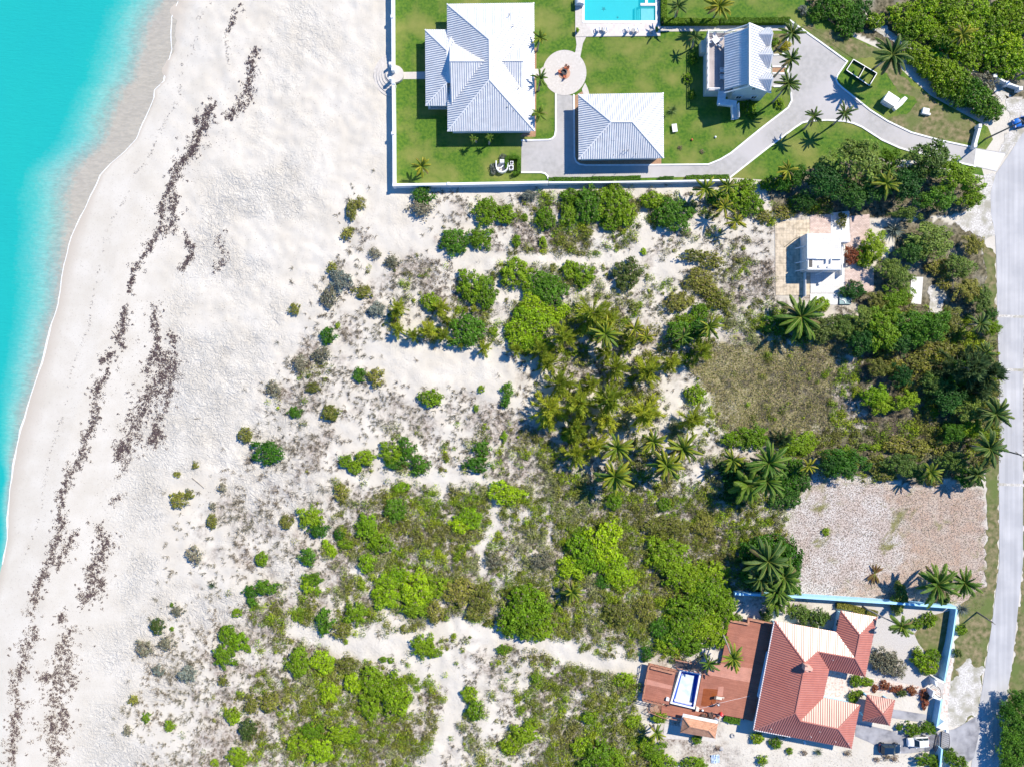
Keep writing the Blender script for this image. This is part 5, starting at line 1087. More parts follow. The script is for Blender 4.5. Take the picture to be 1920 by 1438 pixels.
# ---- broadleaf trees
TREE = {}
def tree(px, py, rx, ry=None, tone='tree', hgt=None, phrase=None):
    ry = ry or rx; r = (rx + ry) / 2 * S; hgt = hgt or (2.2 + r * 0.9); key = (tone, _rp.randint(0, 2))
    if key not in TREE:
        v_, f_, c_ = clumpy(3.6, 2.9, 0.36, 3.8, TONE[tone], 700 + sum(map(ord, tone)) + key[1], clump=0.62, lobes=0.34, yel=0.35); TREE[key] = fast_mesh('crown', v_, f_, {'Col': c_}, M['leaf'])
    if 'trunk' not in TREE:
        mb = MB(); mb.tube([(0, 0, -0.2), (0.1, 0, 1.0), (0.0, 0.1, 2.2)], [0.30, 0.22, 0.16], 8)
        for k in range(9):
            a = 2.4 * k; mb.tube([(0, 0.1, 1.6 + 0.06 * k), (1.1 * math.cos(a), 1.1 * math.sin(a), 2.5), (2.5 * math.cos(a + .2), 2.5 * math.sin(a + .2), 3.2)], [0.11, 0.07, 0.02], 5)
        me = bpy.data.meshes.new('trunk'); me.from_pydata(mb.v, [], mb.f); me.update(); me.materials.append(M['bark']); TREE['trunk'] = me
    p = W(px, py, hgt * 0.75); p.z = 0; t = thing('broadleaf_tree', None, None, p, 0.0); sx_ = rx * S / 3.6 * 1.18; sy_ = ry * S / 3.6 * 1.18; ck = (hgt * 0.62) / 2.9; zb = hgt * 0.38
    tr = link('trunk', TREE['trunk'], t); tr.scale = (sx_, sy_, (zb + 1.0) / 3.2); tr.rotation_euler = (0, 0, 0)
    c_ = link('crown', TREE[key], t, (0, 0, zb)); c_.scale = (sx_ * _rp.choice((1, -1)), sy_ * _rp.choice((1, -1)), ck)
    PLANTS.append((t, 'broadleaf_tree', phrase or {'tree': 'dark green tree', 'deep': 'very dark dense tree', 'mid': 'bright green tree', 'dark': 'deep green tree', 'lime': 'yellow green tree', 'olive': 'olive green tree', 'dull': 'dull green tree'}[tone], px, py, r)); return t
def spiky(px, py, r, tone=(0.14, 0.18, 0.16), phrase='silvery spiky agave', n=46, z=0.0):
    """rosette of sword leaves"""
    rs = np.random.RandomState(int(px)); V_ = []; L_ = r * S
    for k in range(n):
        a = 2.399 * k; el = R(8 + 66 * (1 - k / n)); d = np.array([math.cos(a) * math.cos(el), math.sin(a) * math.cos(el), math.sin(el)]); l_ = L_ * (0.75 + 0.3 * rs.rand()); s_ = np.array([-math.sin(a), math.cos(a), 0]) * 0.06 * max(0.6, r / 16)
        m_ = d * l_ * 0.45; e_ = d * l_ + np.array([0, 0, -0.12 * l_]); V_ += [-s_ * 0.7, s_ * 0.7, m_ + s_, m_ - s_, m_ - s_, m_ + s_, e_ + s_ * 0.1, e_ - s_ * 0.1]
    V_ = np.array(V_) + np.array([0, 0, 0.1]); C_ = np.repeat(leafcol(len(V_) // 4, tone, rs, 0.15), 4, 0)
    p = W(px, py, 0.5); p.z = z; me = fast_mesh('spiky_plant', V_, np.arange(len(V_)).reshape(-1, 4), {'Col': C_}, M['leaf']); t = link('spiky_plant', me, None, p); PLANTS.append((t, 'spiky_plant', phrase, px, py, r * S)); return t
def hedge(name, label, pts, w_, h_, tone='hedge', leaf=0.22):
    """clipped hedge along a line of photo pixels"""
    rs = np.random.RandomState(int(pts[0][0])); P = [W(*p) for p in pts]; C = []; Nn = []
    for a, b_ in zip(P[:-1], P[1:]):
        d = b_ - a; L_ = d.length; u = np.array(d / L_); v_ = np.array([-u[1], u[0], 0]); N = int(L_ * (w_ + 2 * h_) * 2.6 / (leaf * leaf * 0.36)); s_ = rs.rand(N) * L_; q = rs.rand(N) * (w_ + 2 * h_) - h_ - w_ / 2
        lat = np.clip(q, -w_ / 2, w_ / 2); zz = np.where(np.abs(q) > w_ / 2, h_ - (np.abs(q) - w_ / 2), h_); wob = 0.12 * (vnoise(s_ * 10, q * 10, 7, 9) - 0.5)
        C.append(np.array(a) + u * s_[:, None] + v_ * (lat + wob * np.sign(q))[:, None] + np.array([0, 0, 1]) * (zz + wob + rs.randn(N) * 0.03)[:, None]); nn_ = np.where((np.abs(q) > w_ / 2)[:, None], v_ * np.sign(q)[:, None], np.array([[0, 0, 1.0]])); Nn.append(unit(nn_ + rs.normal(size=(N, 3)) * 0.5))
    C = np.concatenate(C); Nn = np.concatenate(Nn); col = leafcol(len(C), TONE[tone], rs, 0.2, 0.3); o0 = np.array(P[0]) * [1, 1, 0]
    t = thing('clipped_hedge', label, 'hedge', tuple(o0)); me = fast_mesh('foliage', quads(C - o0, Nn, leaf, 0.62, rs), qfaces(len(C)), {'Col': np.repeat(np.clip(col, 0, 1), 4, 0)}, M['leaf']); link('foliage', me, t)
    mb = MB(); strip(mb, [(p.x - o0[0], p.y - o0[1]) for p in P], max(0.1, w_ - 0.35), 0, max(0.1, h_ - 0.22)); mb.build('shade_core', plain('hedge_shade_' + str(int(pts[0][0])), (0.03, 0.045, 0.015), 0.9), t); return t  # solid dark core; shade between the leaves is put into its colour
# ---------------------------------------------------------------- every shrub, palm and tree one can tell apart: (px, py, rx, ry)
def many(tone, rows, **k):
    for r_ in rows: shrub(r_[0], r_[1], r_[2], r_[3] if len(r_) > 3 else None, tone, **k)
many('dark', [(614, 629, 14), (553, 773, 11.5, 10), (674, 704, 13, 12), (501, 849, 25, 22), (792, 367, 18, 17), (742, 955, 21, 20), (578, 1043, 15, 15), (498, 1101, 20, 13), (608, 1163, 15, 22), (875, 620, 29, 30),
              (853, 453, 27, 23), (1030, 545, 30, 30), (1103, 385, 25, 32), (1263, 403, 33, 30), (1012, 530, 25, 22), (952, 733, 11, 13), (948, 755, 9, 9), (470, 1109, 13, 11), (472, 1128, 10, 8), (597, 993, 16, 14), (903, 840, 15, 13), (893, 870, 22, 14), (762, 842, 17, 20), (740, 870, 18, 9), (787, 872, 18, 17), (635, 1003, 8, 10)])
many('mid', [(650, 864, 13, 12), (665, 877, 12, 11), (685, 858, 17, 14), (583, 970, 23, 19), (648, 1020, 14, 9), (713, 1020, 20, 17), (587, 1085, 17, 12), (490, 1048, 11, 13), (668, 1150, 21, 20), (426, 1189, 15, 17), (421, 1228, 21, 21), (560, 1240, 21, 24), (700, 1275, 26, 24), (738, 1303, 30, 36), (693, 1322, 20, 22), (436, 1341, 13, 15),
             (913, 398, 26, 22), (948, 402, 17, 18), (900, 447, 22, 20), (968, 452, 8, 10), (1018, 455, 7, 9), (1022, 412, 16, 20), (884, 535, 24, 27), (912, 548, 20, 26), (968, 515, 28, 26), (807, 565, 15, 16), (1067, 402, 16, 23), (1072, 368, 20, 13), (1150, 382, 32, 35), (1145, 418, 18, 15), (1177, 402, 12, 22), (1222, 376, 22, 15), (1093, 515, 22, 20), (1067, 507, 12, 18),
             (820, 1097, 20, 19), (778, 1138, 28, 20), (793, 1210, 22, 20), (812, 1223, 14, 10), (807, 745, 19, 15), (1245, 945, 12, 13), (1068, 815, 16, 14), (735, 848, 22, 18), (925, 622, 9, 9), (447, 1418, 22, 16), (274, 1345, 8, 8), (319, 1360, 9.5, 9), (1303, 738, 16, 17), (1415, 820, 26, 22), (1375, 825, 18, 14), (1150, 940, 14, 15), (660, 1380, 18, 12), (585, 1372, 24, 16), (640, 1376, 28, 18), (560, 1395, 22, 16), (1490, 833, 26, 20), (1513, 828, 20, 18)])
many('lime', [(753, 913, 14, 10), (688, 988, 19, 21), (688, 1055, 15, 17), (622, 1033, 9, 12), (610, 1022, 8, 8), (578, 1095, 11, 14), (596, 1108, 6, 7), (450, 1202, 15, 15), (603, 1240, 23, 20), (616, 1296, 16, 22), (663, 1279, 15, 20), (727, 1093, 23, 18), (723, 1120, 25, 22), (777, 1103, 30, 30), (748, 1080, 20, 14), (1003, 567, 26, 18), (1017, 583, 25, 18), (975, 625, 26, 26), (1005, 603, 30, 27), (1000, 645, 28, 18), (985, 588, 20, 15), (1050, 585, 18, 15), (945, 820, 6, 8), (948, 925, 30, 20), (880, 970, 22, 18), (862, 985, 16, 14), (1100, 1040, 34, 34), (1130, 1020, 34, 38), (1075, 1060, 28, 20), (1150, 1060, 26, 26), (1170, 1085, 22, 20), (600, 1410, 24, 20), (1207, 472, 6, 5)])
many('mid', [(1125, 1025, 30, 26), (1090, 1000, 14, 12), (985, 1150, 44, 40), (960, 1170, 26, 26), (1012, 1170, 28, 26), (985, 1120, 30, 20), (1330, 1110, 38, 34), (1360, 1140, 22, 30), (1290, 1150, 36, 34), (1320, 1170, 34, 30), (1275, 1180, 30, 26), (1250, 1205, 22, 20), (1295, 1205, 28, 20), (1335, 1075, 30, 22), (1300, 1090, 30, 24), (1250, 1040, 36, 30), (1270, 1075, 30, 26), (1345, 1195, 22, 20)])
many('dark', [(1262, 1195, 24, 20), (1240, 1180, 18, 22), (1212, 1225, 12, 14), (1130, 1090, 14, 12)])
many('olive', [(675, 382, 10.5), (660, 395, 9, 18), (650, 440, 10, 9), (659, 432, 6), (552, 580, 9, 11), (680, 548, 15, 12), (623, 504, 9.5), (587, 727, 13, 9), (620, 774, 15, 14), (640, 922, 13, 15), (537, 978, 12, 12), (640, 1180, 18, 15), (505, 1315, 19, 18), (471, 1318, 11, 18), (705, 707, 15, 16), (335, 937, 14, 15), (355, 927, 9, 8), (398, 977, 9, 13), (460, 815, 13, 13), (419, 1275, 9, 9), (251, 1312, 10, 8), (332, 890, 6), (367, 872, 6), (650, 1247, 21, 14), (1273, 568, 25, 20), (860, 1110, 28, 24), (900, 1120, 26, 22), (890, 1150, 16, 14), (1100, 437, 12, 10), (815, 1147, 14, 20), (1230, 985, 24, 18), (1270, 990, 22, 18), (1320, 985, 20, 18), (1160, 1150, 26, 22), (1210, 1140, 20, 22)])
many('dull', [(295, 1174, 13, 14), (1177, 515, 25, 27), (620, 775, 12, 12), (465, 1368, 16, 18)])
many('grey', [(702, 475, 11, 10), (618, 557, 14, 20), (562, 683, 14, 16), (603, 665, 17, 13), (512, 728, 12, 14), (366, 1040, 14, 17), (312, 1205, 15, 13), (269, 1215, 15, 15), (332, 1145, 12, 10), (400, 949, 6.5), (415, 915, 9, 8), (241, 1370, 10, 8), (790, 392, 22, 15), (735, 490, 14, 12), (1015, 1050, 22, 16), (925, 1050, 16, 14)])
many('blue', [(640, 527, 17.5, 18), (297, 1257, 9.5), (350, 1262, 16, 14), (990, 367, 14, 9), (705, 580, 15, 13)])
many('mid', [(634, 611, 5), (902, 730, 6), (893, 765, 5, 6), (444, 1149, 9, 7), (565, 1144, 8, 5), (552, 1155, 5, 9), (564, 1159, 6, 8), (678, 1095, 8, 9), (465, 1217, 6), (718, 1236, 7, 5), (733, 1237, 6, 5), (648, 1203, 4.5), (851, 1191, 4.5), (322, 1134, 4), (1199, 572, 5.5), (402, 1430, 8, 6), (983, 408, 6.5), (838, 862, 5), (1548, 997, 6.5), (322, 1179, 4)])
many('mid', [(1225, 1408, 22, 18), (1245, 1432, 20, 16), (1212, 1395, 14, 14), (1185, 1352, 13, 12), (1300, 1432, 20, 12), (985, 1375, 24, 18), (960, 1395, 18, 16), (1120, 1415, 30, 26), (1090, 1400, 18, 18), (1150, 1425, 20, 18), (890, 1330, 14, 20), (880, 1300, 14, 14), (1170, 1275, 16, 13), (1105, 1345, 14, 12), (1005, 1270, 9, 9), (945, 1217, 12, 9)])
# north-eastern thicket and the long bushy bank
for q in ((1640, 40, 14), (1690, 28, 22), (1705, 52, 20), (1728, 45, 22), (1750, 62, 20), (1765, 82, 20), (1790, 40, 26), (1780, 15, 24), (1815, 62, 24), (1830, 25, 28), (1845, 90, 24), (1862, 50, 28), (1885, 18, 28), (1890, 85, 28), (1912, 50, 26), (1870, 118, 24), (1905, 122, 26), (1740, 10, 22), (1820, 108, 22), (1915, 5, 20), (1800, 95, 16), (1775, 50, 18)):
    shrub(q[0], q[1], q[2] * 1.15, q[2] * 1.05, 'lime' if q[0] % 3 == 0 else 'mid', 1.25)
for q in ((1713, 100, 17), (1735, 112, 20), (1757, 125, 22), (1780, 140, 24), (1800, 158, 24), (1820, 172, 24), (1842, 190, 22), (1858, 205, 19), (1800, 182, 18), (1770, 160, 18), (1738, 132, 14)): shrub(q[0], q[1], q[2] * 1.12, None, 'dark' if q[1] > 165 else 'mid', 1.3)
for q in ((1575, 18, 22), (1600, 40, 20), (1548, 12, 20), (1612, 20, 18), (1585, 55, 14), (1530, 28, 12)): shrub(q[0], q[1], q[2] * 1.1, None, 'dark', 1.2)
shrub(1845, 155, 24, 20, 'grey', 1.3); shrub(1505, 20, 9, 8, 'blue')
# wooded strip above the derelict house and the thicket beside the road
for q in ((1605, 302, 46, 44, 'tree', 5.6), (1738, 300, 40, 38, 'tree', 5.4), (1793, 330, 42, 30, 'mid', 4.2), (1548, 340, 40, 34, 'deep', 4.6), (1640, 350, 32, 26, 'deep', 4.4), (1700, 345, 36, 34, 'deep', 4.6), (1600, 365, 34, 24, 'deep', 4.0), (1760, 372, 36, 24, 'dark', 3.8), (1820, 372, 22, 20, 'mid', 3.0), (1668, 300, 20, 18, 'mid', 3.4), (1485, 330, 26, 22, 'dark', 3.2), (1510, 378, 24, 14, 'deep', 2.8), (1745, 452, 42, 34, 'tree', 3.8), (1712, 470, 26, 26, 'deep', 3.2),
          (1655, 620, 34, 36, 'mid', 4.4), (1622, 600, 28, 26, 'tree', 3.6), (1705, 608, 34, 26, 'dark', 4.2), (1745, 612, 36, 30, 'dark', 4.6), (1775, 600, 26, 26, 'olive', 3.6), (1690, 640, 28, 24, 'deep', 3.6), (1620, 640, 26, 26, 'deep', 3.8), (1545, 615, 34, 24, 'dull', 3.2), (1578, 610, 24, 22, 'tree', 3.0), (1515, 622, 30, 16, 'deep', 2.8),
          (1690, 705, 22, 22, 'deep', 3.4), (1640, 740, 24, 22, 'lime', 3.0), (1650, 760, 22, 16, 'mid', 2.8), (1700, 752, 24, 18, 'mid', 3.0), (1780, 745, 34, 28, 'deep', 4.0), (1755, 720, 26, 22, 'tree', 3.6), (1815, 765, 30, 24, 'tree', 3.8), (1800, 700, 26, 24, 'dark', 3.6), (1590, 868, 38, 26, 'dark', 4.0), (1560, 868, 26, 20, 'deep', 3.6), (1786, 865, 26, 20, 'tree', 3.2), (1815, 895, 26, 20, 'dark', 3.0), (1790, 810, 22, 18, 'dark', 3.0), (1825, 805, 22, 18, 'mid', 3.0), (1690, 870, 30, 22, 'tree', 2.8), (1720, 885, 26, 18, 'tree', 2.6), (1650, 690, 22, 18, 'olive', 2.6), (1840, 560, 20, 26, 'tree', 2.8), (1815, 545, 24, 24, 'olive', 2.8), (1800, 500, 26, 24, 'tree', 2.8), (1825, 460, 18, 20, 'olive', 2.4), (1690, 520, 24, 24, 'tree', 2.8), (1668, 505, 22, 22, 'tree', 2.8), (1680, 560, 28, 22, 'mid', 2.8), (1650, 565, 22, 18, 'olive', 2.4), (1860, 615, 16, 14, 'mid', 2.6), (1640, 462, 22, 26, 'mid', 2.6), (1700, 400, 24, 14, 'tree', 3.0)): tree(q[0], q[1], q[2], q[3], q[4], q[5])
for q in ((1890, 1330, 16), (1905, 1350, 22), (1912, 1310, 16), (1900, 1385, 24), (1915, 1415, 26), (1895, 1430, 20), (1925, 1370, 22)): tree(q[0], q[1], q[2] * 1.2, q[2] * 1.1, 'dark', 3.4)
many('deep', [(1600, 545, 22, 16), (1860, 590, 10, 12), (1500, 905, 20, 16), (1480, 935, 22, 16), (1455, 940, 14, 12), (1385, 905, 26, 22), (1375, 930, 20, 18), (1365, 880, 16, 16)], hk=1.1)
many('dark', [(1385, 880, 18, 16), (1395, 915, 18, 16), (1440, 1030, 40, 26), (1480, 1050, 24, 34), (1470, 1085, 26, 30), (1405, 1040, 20, 24), (1410, 1080, 18, 22), (1475, 905, 24, 22), (1490, 880, 18, 20), (1275, 625, 26, 22), (1310, 615, 20, 16), (1460, 610, 24, 18)], hk=1.2)
many('mid', [(1540, 572, 14, 13), (1385, 362, 26, 24), (1410, 385, 22, 20), (1345, 372, 18, 16), (1400, 350, 18, 12), (1585, 843, 10, 7), (1620, 838, 10, 6), (1665, 760, 9, 9), (1750, 772, 10, 8), (1640, 838, 12, 6), (1850, 835, 12, 12), (1470, 345, 16, 14), (1440, 345, 14, 11), (1312, 585, 15, 16), (1290, 600, 16, 12)])
many('olive', [(1470, 400, 18, 12), (1432, 405, 12, 12), (1680, 690, 20, 14), (1715, 680, 20, 14), (1740, 690, 18, 14), (1705, 720, 18, 12), (1735, 660, 20, 14), (1770, 655, 18, 14), (1680, 835, 22, 14), (1720, 840, 22, 14), (1760, 835, 16, 14), (1640, 870, 20, 16), (1660, 890, 18, 12), (1750, 900, 16, 10), (1665, 665, 18, 14), (1795, 660, 18, 12), (1830, 690, 14, 14), (1760, 500, 22, 16), (1770, 530, 14, 14), (1700, 560, 10, 10), (1325, 540, 20, 14), (1345, 565, 20, 14), (1310, 520, 24, 16), (1300, 480, 22, 12), (1335, 490, 22, 14)])
shrub(1598, 478, 18, 14, 'rust', 1.2); shrub(1622, 480, 22, 18, 'mid', 1.2); shrub(1578, 413, 8, 14, 'olive', 1.1); shrub(1576, 612, 10, 8, 'rust')
shrub(1465, 1040, 20, 14, 'dull', 1.0)
# palms
for q in ((1135, 627, 27, 'yellow'), (1190, 617, 18, 'gold'), (1212, 632, 16, 'gold'), (1280, 632, 17, 'green'), (1330, 613, 23, 'yellow'), (1502, 594, 40, 'green', 3.6), (1157, 840, 27, 'yellow'), (1152, 893, 32, 'yellow'), (1225, 828, 22, 'yellow'), (1250, 873, 29, 'yellow'), (1281, 841, 28, 'yellow'), (1374, 863, 21, 'yellow'), (1442, 868, 36, 'green', 5.2), (1402, 909, 31, 'broad', 4.6), (1438, 902, 32, 'green', 4.8), (1516, 874, 16, 'gold'), (1745, 886, 20, 'yellow'),
          (1867, 776, 29, 'dark', 5.0), (1855, 841, 31, 'dark', 5.0), (1832, 890, 22, 'dark', 4.0), (1838, 607, 21, 'dark', 3.6), (1848, 663, 20, 'dark', 3.6), (1440, 1052, 38, 'dark', 5.2), (1470, 1082, 32, 'green', 5.0), (1425, 1085, 28, 'dark', 4.6), (1458, 1108, 30, 'green', 4.4), (1073, 1110, 22, 'yellow', 2.6), (1323, 355, 21, 'yellow', 3.6), (1365, 350, 18, 'yellow', 3.6), (1358, 388, 18, 'gold', 3.4), (1380, 415, 19, 'gold', 3.4), (1477, 320, 17, 'gold', 4.2), (1661, 345, 24, 'yellow', 4.6), (1665, 322, 16, 'green', 4.2), (1648, 588, 16, 'green', 2.6), (1665, 640, 16, 'green', 3.4)): palm(*q)
palm(1374, 1234, 22, 'yellow', 5.5, (1352, 1182)); palm(1328, 1243, 19, 'green', 4.2); palm(1230, 1373, 18, 'yellow', 2.8); palm(1691, 1174, 22, 'broad', 5.6, (1617, 1137)); palm(1757, 1096, 38, 'green', 5.5); palm(1808, 1092, 28, 'green', 5.0); palm(1455, 1128, 24, 'broad', 3.2); palm(1482, 1142, 12, 'broad', 2.4)
palm(1013, 72, 16, 'yellow', 4.4); palm(1013, 148, 17, 'green', 4.4); palm(1011, 213, 14, 'broad', 4.2); palm(791, 312, 18, 'gold', 3.2); palm(888, 262, 8, 'broad', 2.6); palm(918, 259, 8, 'broad', 2.6)
palm(1485, 63, 23, 'dark', 6.2, (1458, 92)); palm(1484, 111, 20, 'dark', 6.2, (1452, 144)); palm(1479, 157, 22, 'dark', 6.6, (1448, 193)); palm(1526, 219, 17, 'dark', 5.3, (1507, 243)); palm(1584, 213, 18, 'dark', 5.3, (1562, 234)); palm(1673, 104, 36, 'dark', 6.4, (1640, 128)); palm(1804, 66, 22, 'gold', 4.5); palm(1349, 12, 24, 'gold', 5.0); palm(1272, 12, 18, 'dark', 4.5); palm(1302, 70, 12, 'dark', 3.4)
# casuarinas
for q in ((748, 577, 17), (742, 590, 13), (748, 618, 15), (775, 629, 15), (803, 622, 20), (833, 632, 17), (825, 578, 16), (837, 598, 12), (890, 582, 9), (907, 652, 14), (967, 655, 16), (865, 648, 8), (1112, 590, 34), (1140, 600, 24), (1055, 632, 28), (1015, 660, 24), (1030, 682, 20), (1138, 660, 20), (1182, 645, 20), (1153, 690, 24), (1217, 697, 27), (1256, 678, 21), (1048, 720, 27), (1028, 765, 32), (1083, 758, 33), (1142, 750, 36), (1210, 777, 32), (1297, 787, 27), (1080, 803, 28), (1080, 852, 25), (1118, 838, 24), (1135, 788, 28), (1028, 790, 20), (1312, 660, 25), (1110, 720, 20)): casuarina(*q)
for q in ((1810, 690, 40), (1845, 700, 38), (1780, 702, 26), (1470, 822, 17), (1830, 735, 26)): casuarina(q[0], q[1], q[2], True)
# agaves, garden plants, clipped balls
spiky(1678, 431, 24, n=60); spiky(397, 1098, 11, (0.09, 0.14, 0.05), 'small dark spiky yucca', 30); spiky(1470, 1378, 13, (0.17, 0.20, 0.17), 'pale grey spiky yucca', 40); spiky(1535, 1410, 12, (0.13, 0.17, 0.09), 'pale grey spiky yucca', 40); spiky(1806, 1142, 17, (0.16, 0.19, 0.17), 'pale grey spiky yucca', 50); spiky(1460, 1215 + 185, 8, (0.14, 0.17, 0.12), 'pale grey spiky yucca', 30)
spiky(1262, 206, 14, (0.10, 0.17, 0.05), 'green strap leaved bush by the outbuilding wall', 40); spiky(1245, 220, 9, (0.10, 0.17, 0.05), 'green strap leaved bush by the outbuilding corner', 30)
many('tree', [(1503, 1152, 18, 15), (1533, 1158, 18, 17), (1438, 1152, 12, 11), (1380, 1157, 10, 7), (1686, 1118, 15, 26), (1683, 1140, 11, 11), (1768, 1120, 13, 14)], hk=1.3)
many('grey', [(1660, 1240, 24, 22), (1680, 1252, 20, 18), (1645, 1235, 16, 16)], hk=1.2)
many('mid', [(1605, 1276, 10, 11), (1625, 1278, 12, 8), (1601, 1305, 9, 11), (1613, 1300, 7, 6), (1720, 1168, 12, 10), (1742, 1160, 11, 14), (1802, 1180, 10, 10), (1420, 1383, 11, 11), (1454, 1392, 10, 10), (1480, 1408, 6, 6), (1430, 1425, 10, 8), (1725, 1235, 16, 14), (1740, 1250, 18, 14), (1750, 1230, 12, 12), (1306, 1386, 9, 8), (1235, 1345, 13, 10), (1720, 1222, 9, 8)], hk=1.2)
many('hedge', [(1708, 1366, 14, 11), (1738, 1364, 17, 10), (1686, 1362, 6, 6), (1732, 1424, 18, 9), (1752, 1428, 9, 13), (1780, 1417, 12, 12), (1795, 1428, 16, 12)], hk=1.5, phrase='neatly clipped green shrub')
many('dry', [(1645, 1424, 6, 5), (1662, 1420, 7, 6), (1678, 1421, 7, 6), (1507, 1411, 6, 5), (1590, 1411, 7, 5), (1345, 1402, 5, 5)])
many('rust', [(1660, 1284, 9, 8), (1680, 1290, 10, 7), (1710, 1294, 10, 7), (1735, 1302, 9, 9), (1733, 1318, 7, 9), (1640, 1290, 6, 6)])
many('dull', [(1796, 1224, 7, 7), (1690, 1299, 8, 7)], hk=1.3)
shrub(1471, 86, 11, 9, 'yellow', 1.0)
many('mid', [(1452, 78, 8, 6), (1462, 195, 8, 8), (1290, 148, 8, 8), (1298, 178, 7, 8), (1300, 110, 8, 10), (1402, 200, 12, 12), (1412, 215, 8, 8)], hk=1.2)
many('blue', [(944, 297, 7, 6), (925, 318, 6, 9)])
hedge('clipped_hedge', 'long clipped green hedge beside the pool terrace path', [(1243, -20), (1243, 44), (1345, 45)], 1.0, 1.0)
hedge('clipped_hedge', 'clipped green hedge running behind the tall cottage to the drive', [(1348, 44), (1478, 43)], 1.0, 1.0)
hedge('clipped_hedge', 'low dark hedge along the white boundary wall below the outbuilding', [(1028, 339.5), (1100, 338.5), (1200, 336)], 0.8, 0.8, 'dark')
hedge('clipped_hedge', 'short low hedge at the bend of the white driveway', [(1235, 336), (1262, 335.5)], 0.5, 0.6, 'dark')
hedge('clipped_hedge', 'low hedge ending at the driveway bend above the palms', [(1285, 335), (1310, 334.5), (1365, 333)], 0.7, 0.7, 'dark')
hedge('clipped_hedge', 'curled clipped hedge round the white garden oven', [(950, 318), (950, 298), (968, 297), (973, 300), (973, 326), (962, 328)], 0.6, 0.9, 'dark')
hedge('clipped_hedge', 'low clipped garden hedge below the blue wall', [(1566, 1133), (1590, 1136), (1612, 1143), (1642, 1149)], 1.0, 0.8, 'olive')
hedge('clipped_hedge', 'half moon patch of clipped green groundcover beside the deck', [(1357, 1342), (1372, 1347), (1386, 1348)], 1.5, 0.5, 'dark')
# ---------------------------------------------------------------- uncountable ground cover: dry wisps, low scrub, weed rows on the beach
def sample(n, g, pw, seed, x0=200, x1=1900, y0=-20, y1=1460, noise=0.9, scale=24):
    rs = np.random.RandomState(seed); px = rs.uniform(x0, x1, n); py = rs.uniform(y0, y1, n); d = dens(g, px, py)
    nz = fbm(px, py, scale, seed + 5, 4); nz2 = fbm(px, py, 8, seed + 9, 2)
    p = np.clip(d * (1 + noise) - noise * 0.55 + (nz - 0.5) * 3.0 * noise + (nz2 - 0.5) * 1.2, 0, 1) * np.clip(d * 4, 0, 1)
    k = (rs.rand(n) < p ** pw) & (open_sand(px, py) > rs.rand(n) * 0.9 + 0.08) & ~excluded(px, py)
    k &= ~(in_poly(px, py, PLOT_WHITE)); return px[k], py[k], rs
def to_w(px, py): return np.stack([(px - 960) * S, (719 - py) * S, ground_z(px, py)], 1)
# dry grass wisps
px, py, rs = sample(52000, DG, 1.0, 101); keep = ~in_poly(px, py, LOT) & (dens(OG, px, py) < 0.85); px, py = px[keep], py[keep]
P = to_w(px, py); T = len(P); B = 13; k = np.repeat(np.arange(T), B); Nb = len(k); ang = rs.rand(Nb) * 6.283; el = R(12) + R(50) * rs.rand(Nb); sz = (0.6 + 0.7 * rs.rand(T))[k]
d = np.stack([np.cos(ang) * np.cos(el), np.sin(ang) * np.cos(el), np.sin(el)], 1); lean = np.array([-0.35, -0.30, 0]); d = unit(d + lean); ln = (0.30 + 0.42 * rs.rand(Nb)) * sz; o_ = P[k] + np.stack([rs.randn(Nb) * 0.13 * sz, rs.randn(Nb) * 0.13 * sz, np.zeros(Nb)], 1)
s_ = np.stack([-np.sin(ang), np.cos(ang), np.zeros(Nb)], 1) * (0.022 + 0.018 * rs.rand(Nb))[:, None]; e_ = o_ + d * ln[:, None]
V_ = np.stack([o_ - s_, o_ + s_, e_ + s_ * 0.5, e_ - s_ * 0.5], 1).reshape(-1, 3); hue = vnoise(px, py, 60, 201)[:, None]; c_ = np.array([0.20, 0.155, 0.115]) * hue + np.array([0.185, 0.175, 0.125]) * (1 - hue); c_ = c_[k] * (0.55 + 0.9 * rs.rand(Nb, 1))
sc_ = link('dry_beach_grass', fast_mesh('dry_beach_grass', V_, qfaces(Nb), {'Col': np.repeat(c_, 4, 0)}, M['scrub'])); tag(sc_, 'wispy brown and grey dry grass scattered over the sand dunes', 'dry grass', None, 'stuff')
# low olive scrub
def low_scrub(name, label, n, g, seed, tones, rr=(0.35, 1.15), nl=52, leaf=0.24, pw=1.0, mask=None, noise=0.85, cat='scrub'):
    px, py, rs = sample(n, g, pw, seed, noise=noise)
    if mask is not None: kk = mask(px, py); px, py = px[kk], py[kk]
    P = to_w(px, py); T = len(P); rad = rs.uniform(rr[0], rr[1], T); k = np.repeat(np.arange(T), nl); N = len(k); dd = unit(rs.normal(size=(N, 3)) + np.array([0, 0, 0.6])); dd[:, 2] = np.abs(dd[:, 2])
    C = P[k] + dd * (rad[k] * (0.5 + 0.55 * rs.rand(N)))[:, None] * np.array([1, 1, 0.95]); nr = unit(dd + rs.normal(size=(N, 3)) * 0.6); tn = np.array(tones); w_ = np.clip(vnoise(px, py, 45, seed + 3) * 1.5 - 0.25, 0, 0.999); ci = (w_ * len(tn)).astype(int)
    ci = np.where(rs.rand(T) < 0.3, rs.randint(0, len(tn), T), ci); col = tn[ci][k] * (0.65 + 0.7 * rs.rand(N, 1)) * (0.6 + 0.8 * rs.rand(T))[k][:, None]
    o_ = link(name, fast_mesh(name, quads(C, nr, leaf * (0.7 + 0.6 * rs.rand(N)), 0.55, rs), qfaces(N), {'Col': np.repeat(np.clip(col, 0, 1), 4, 0)}, M['scrub'])); tag(o_, label, cat, None, 'stuff'); return T
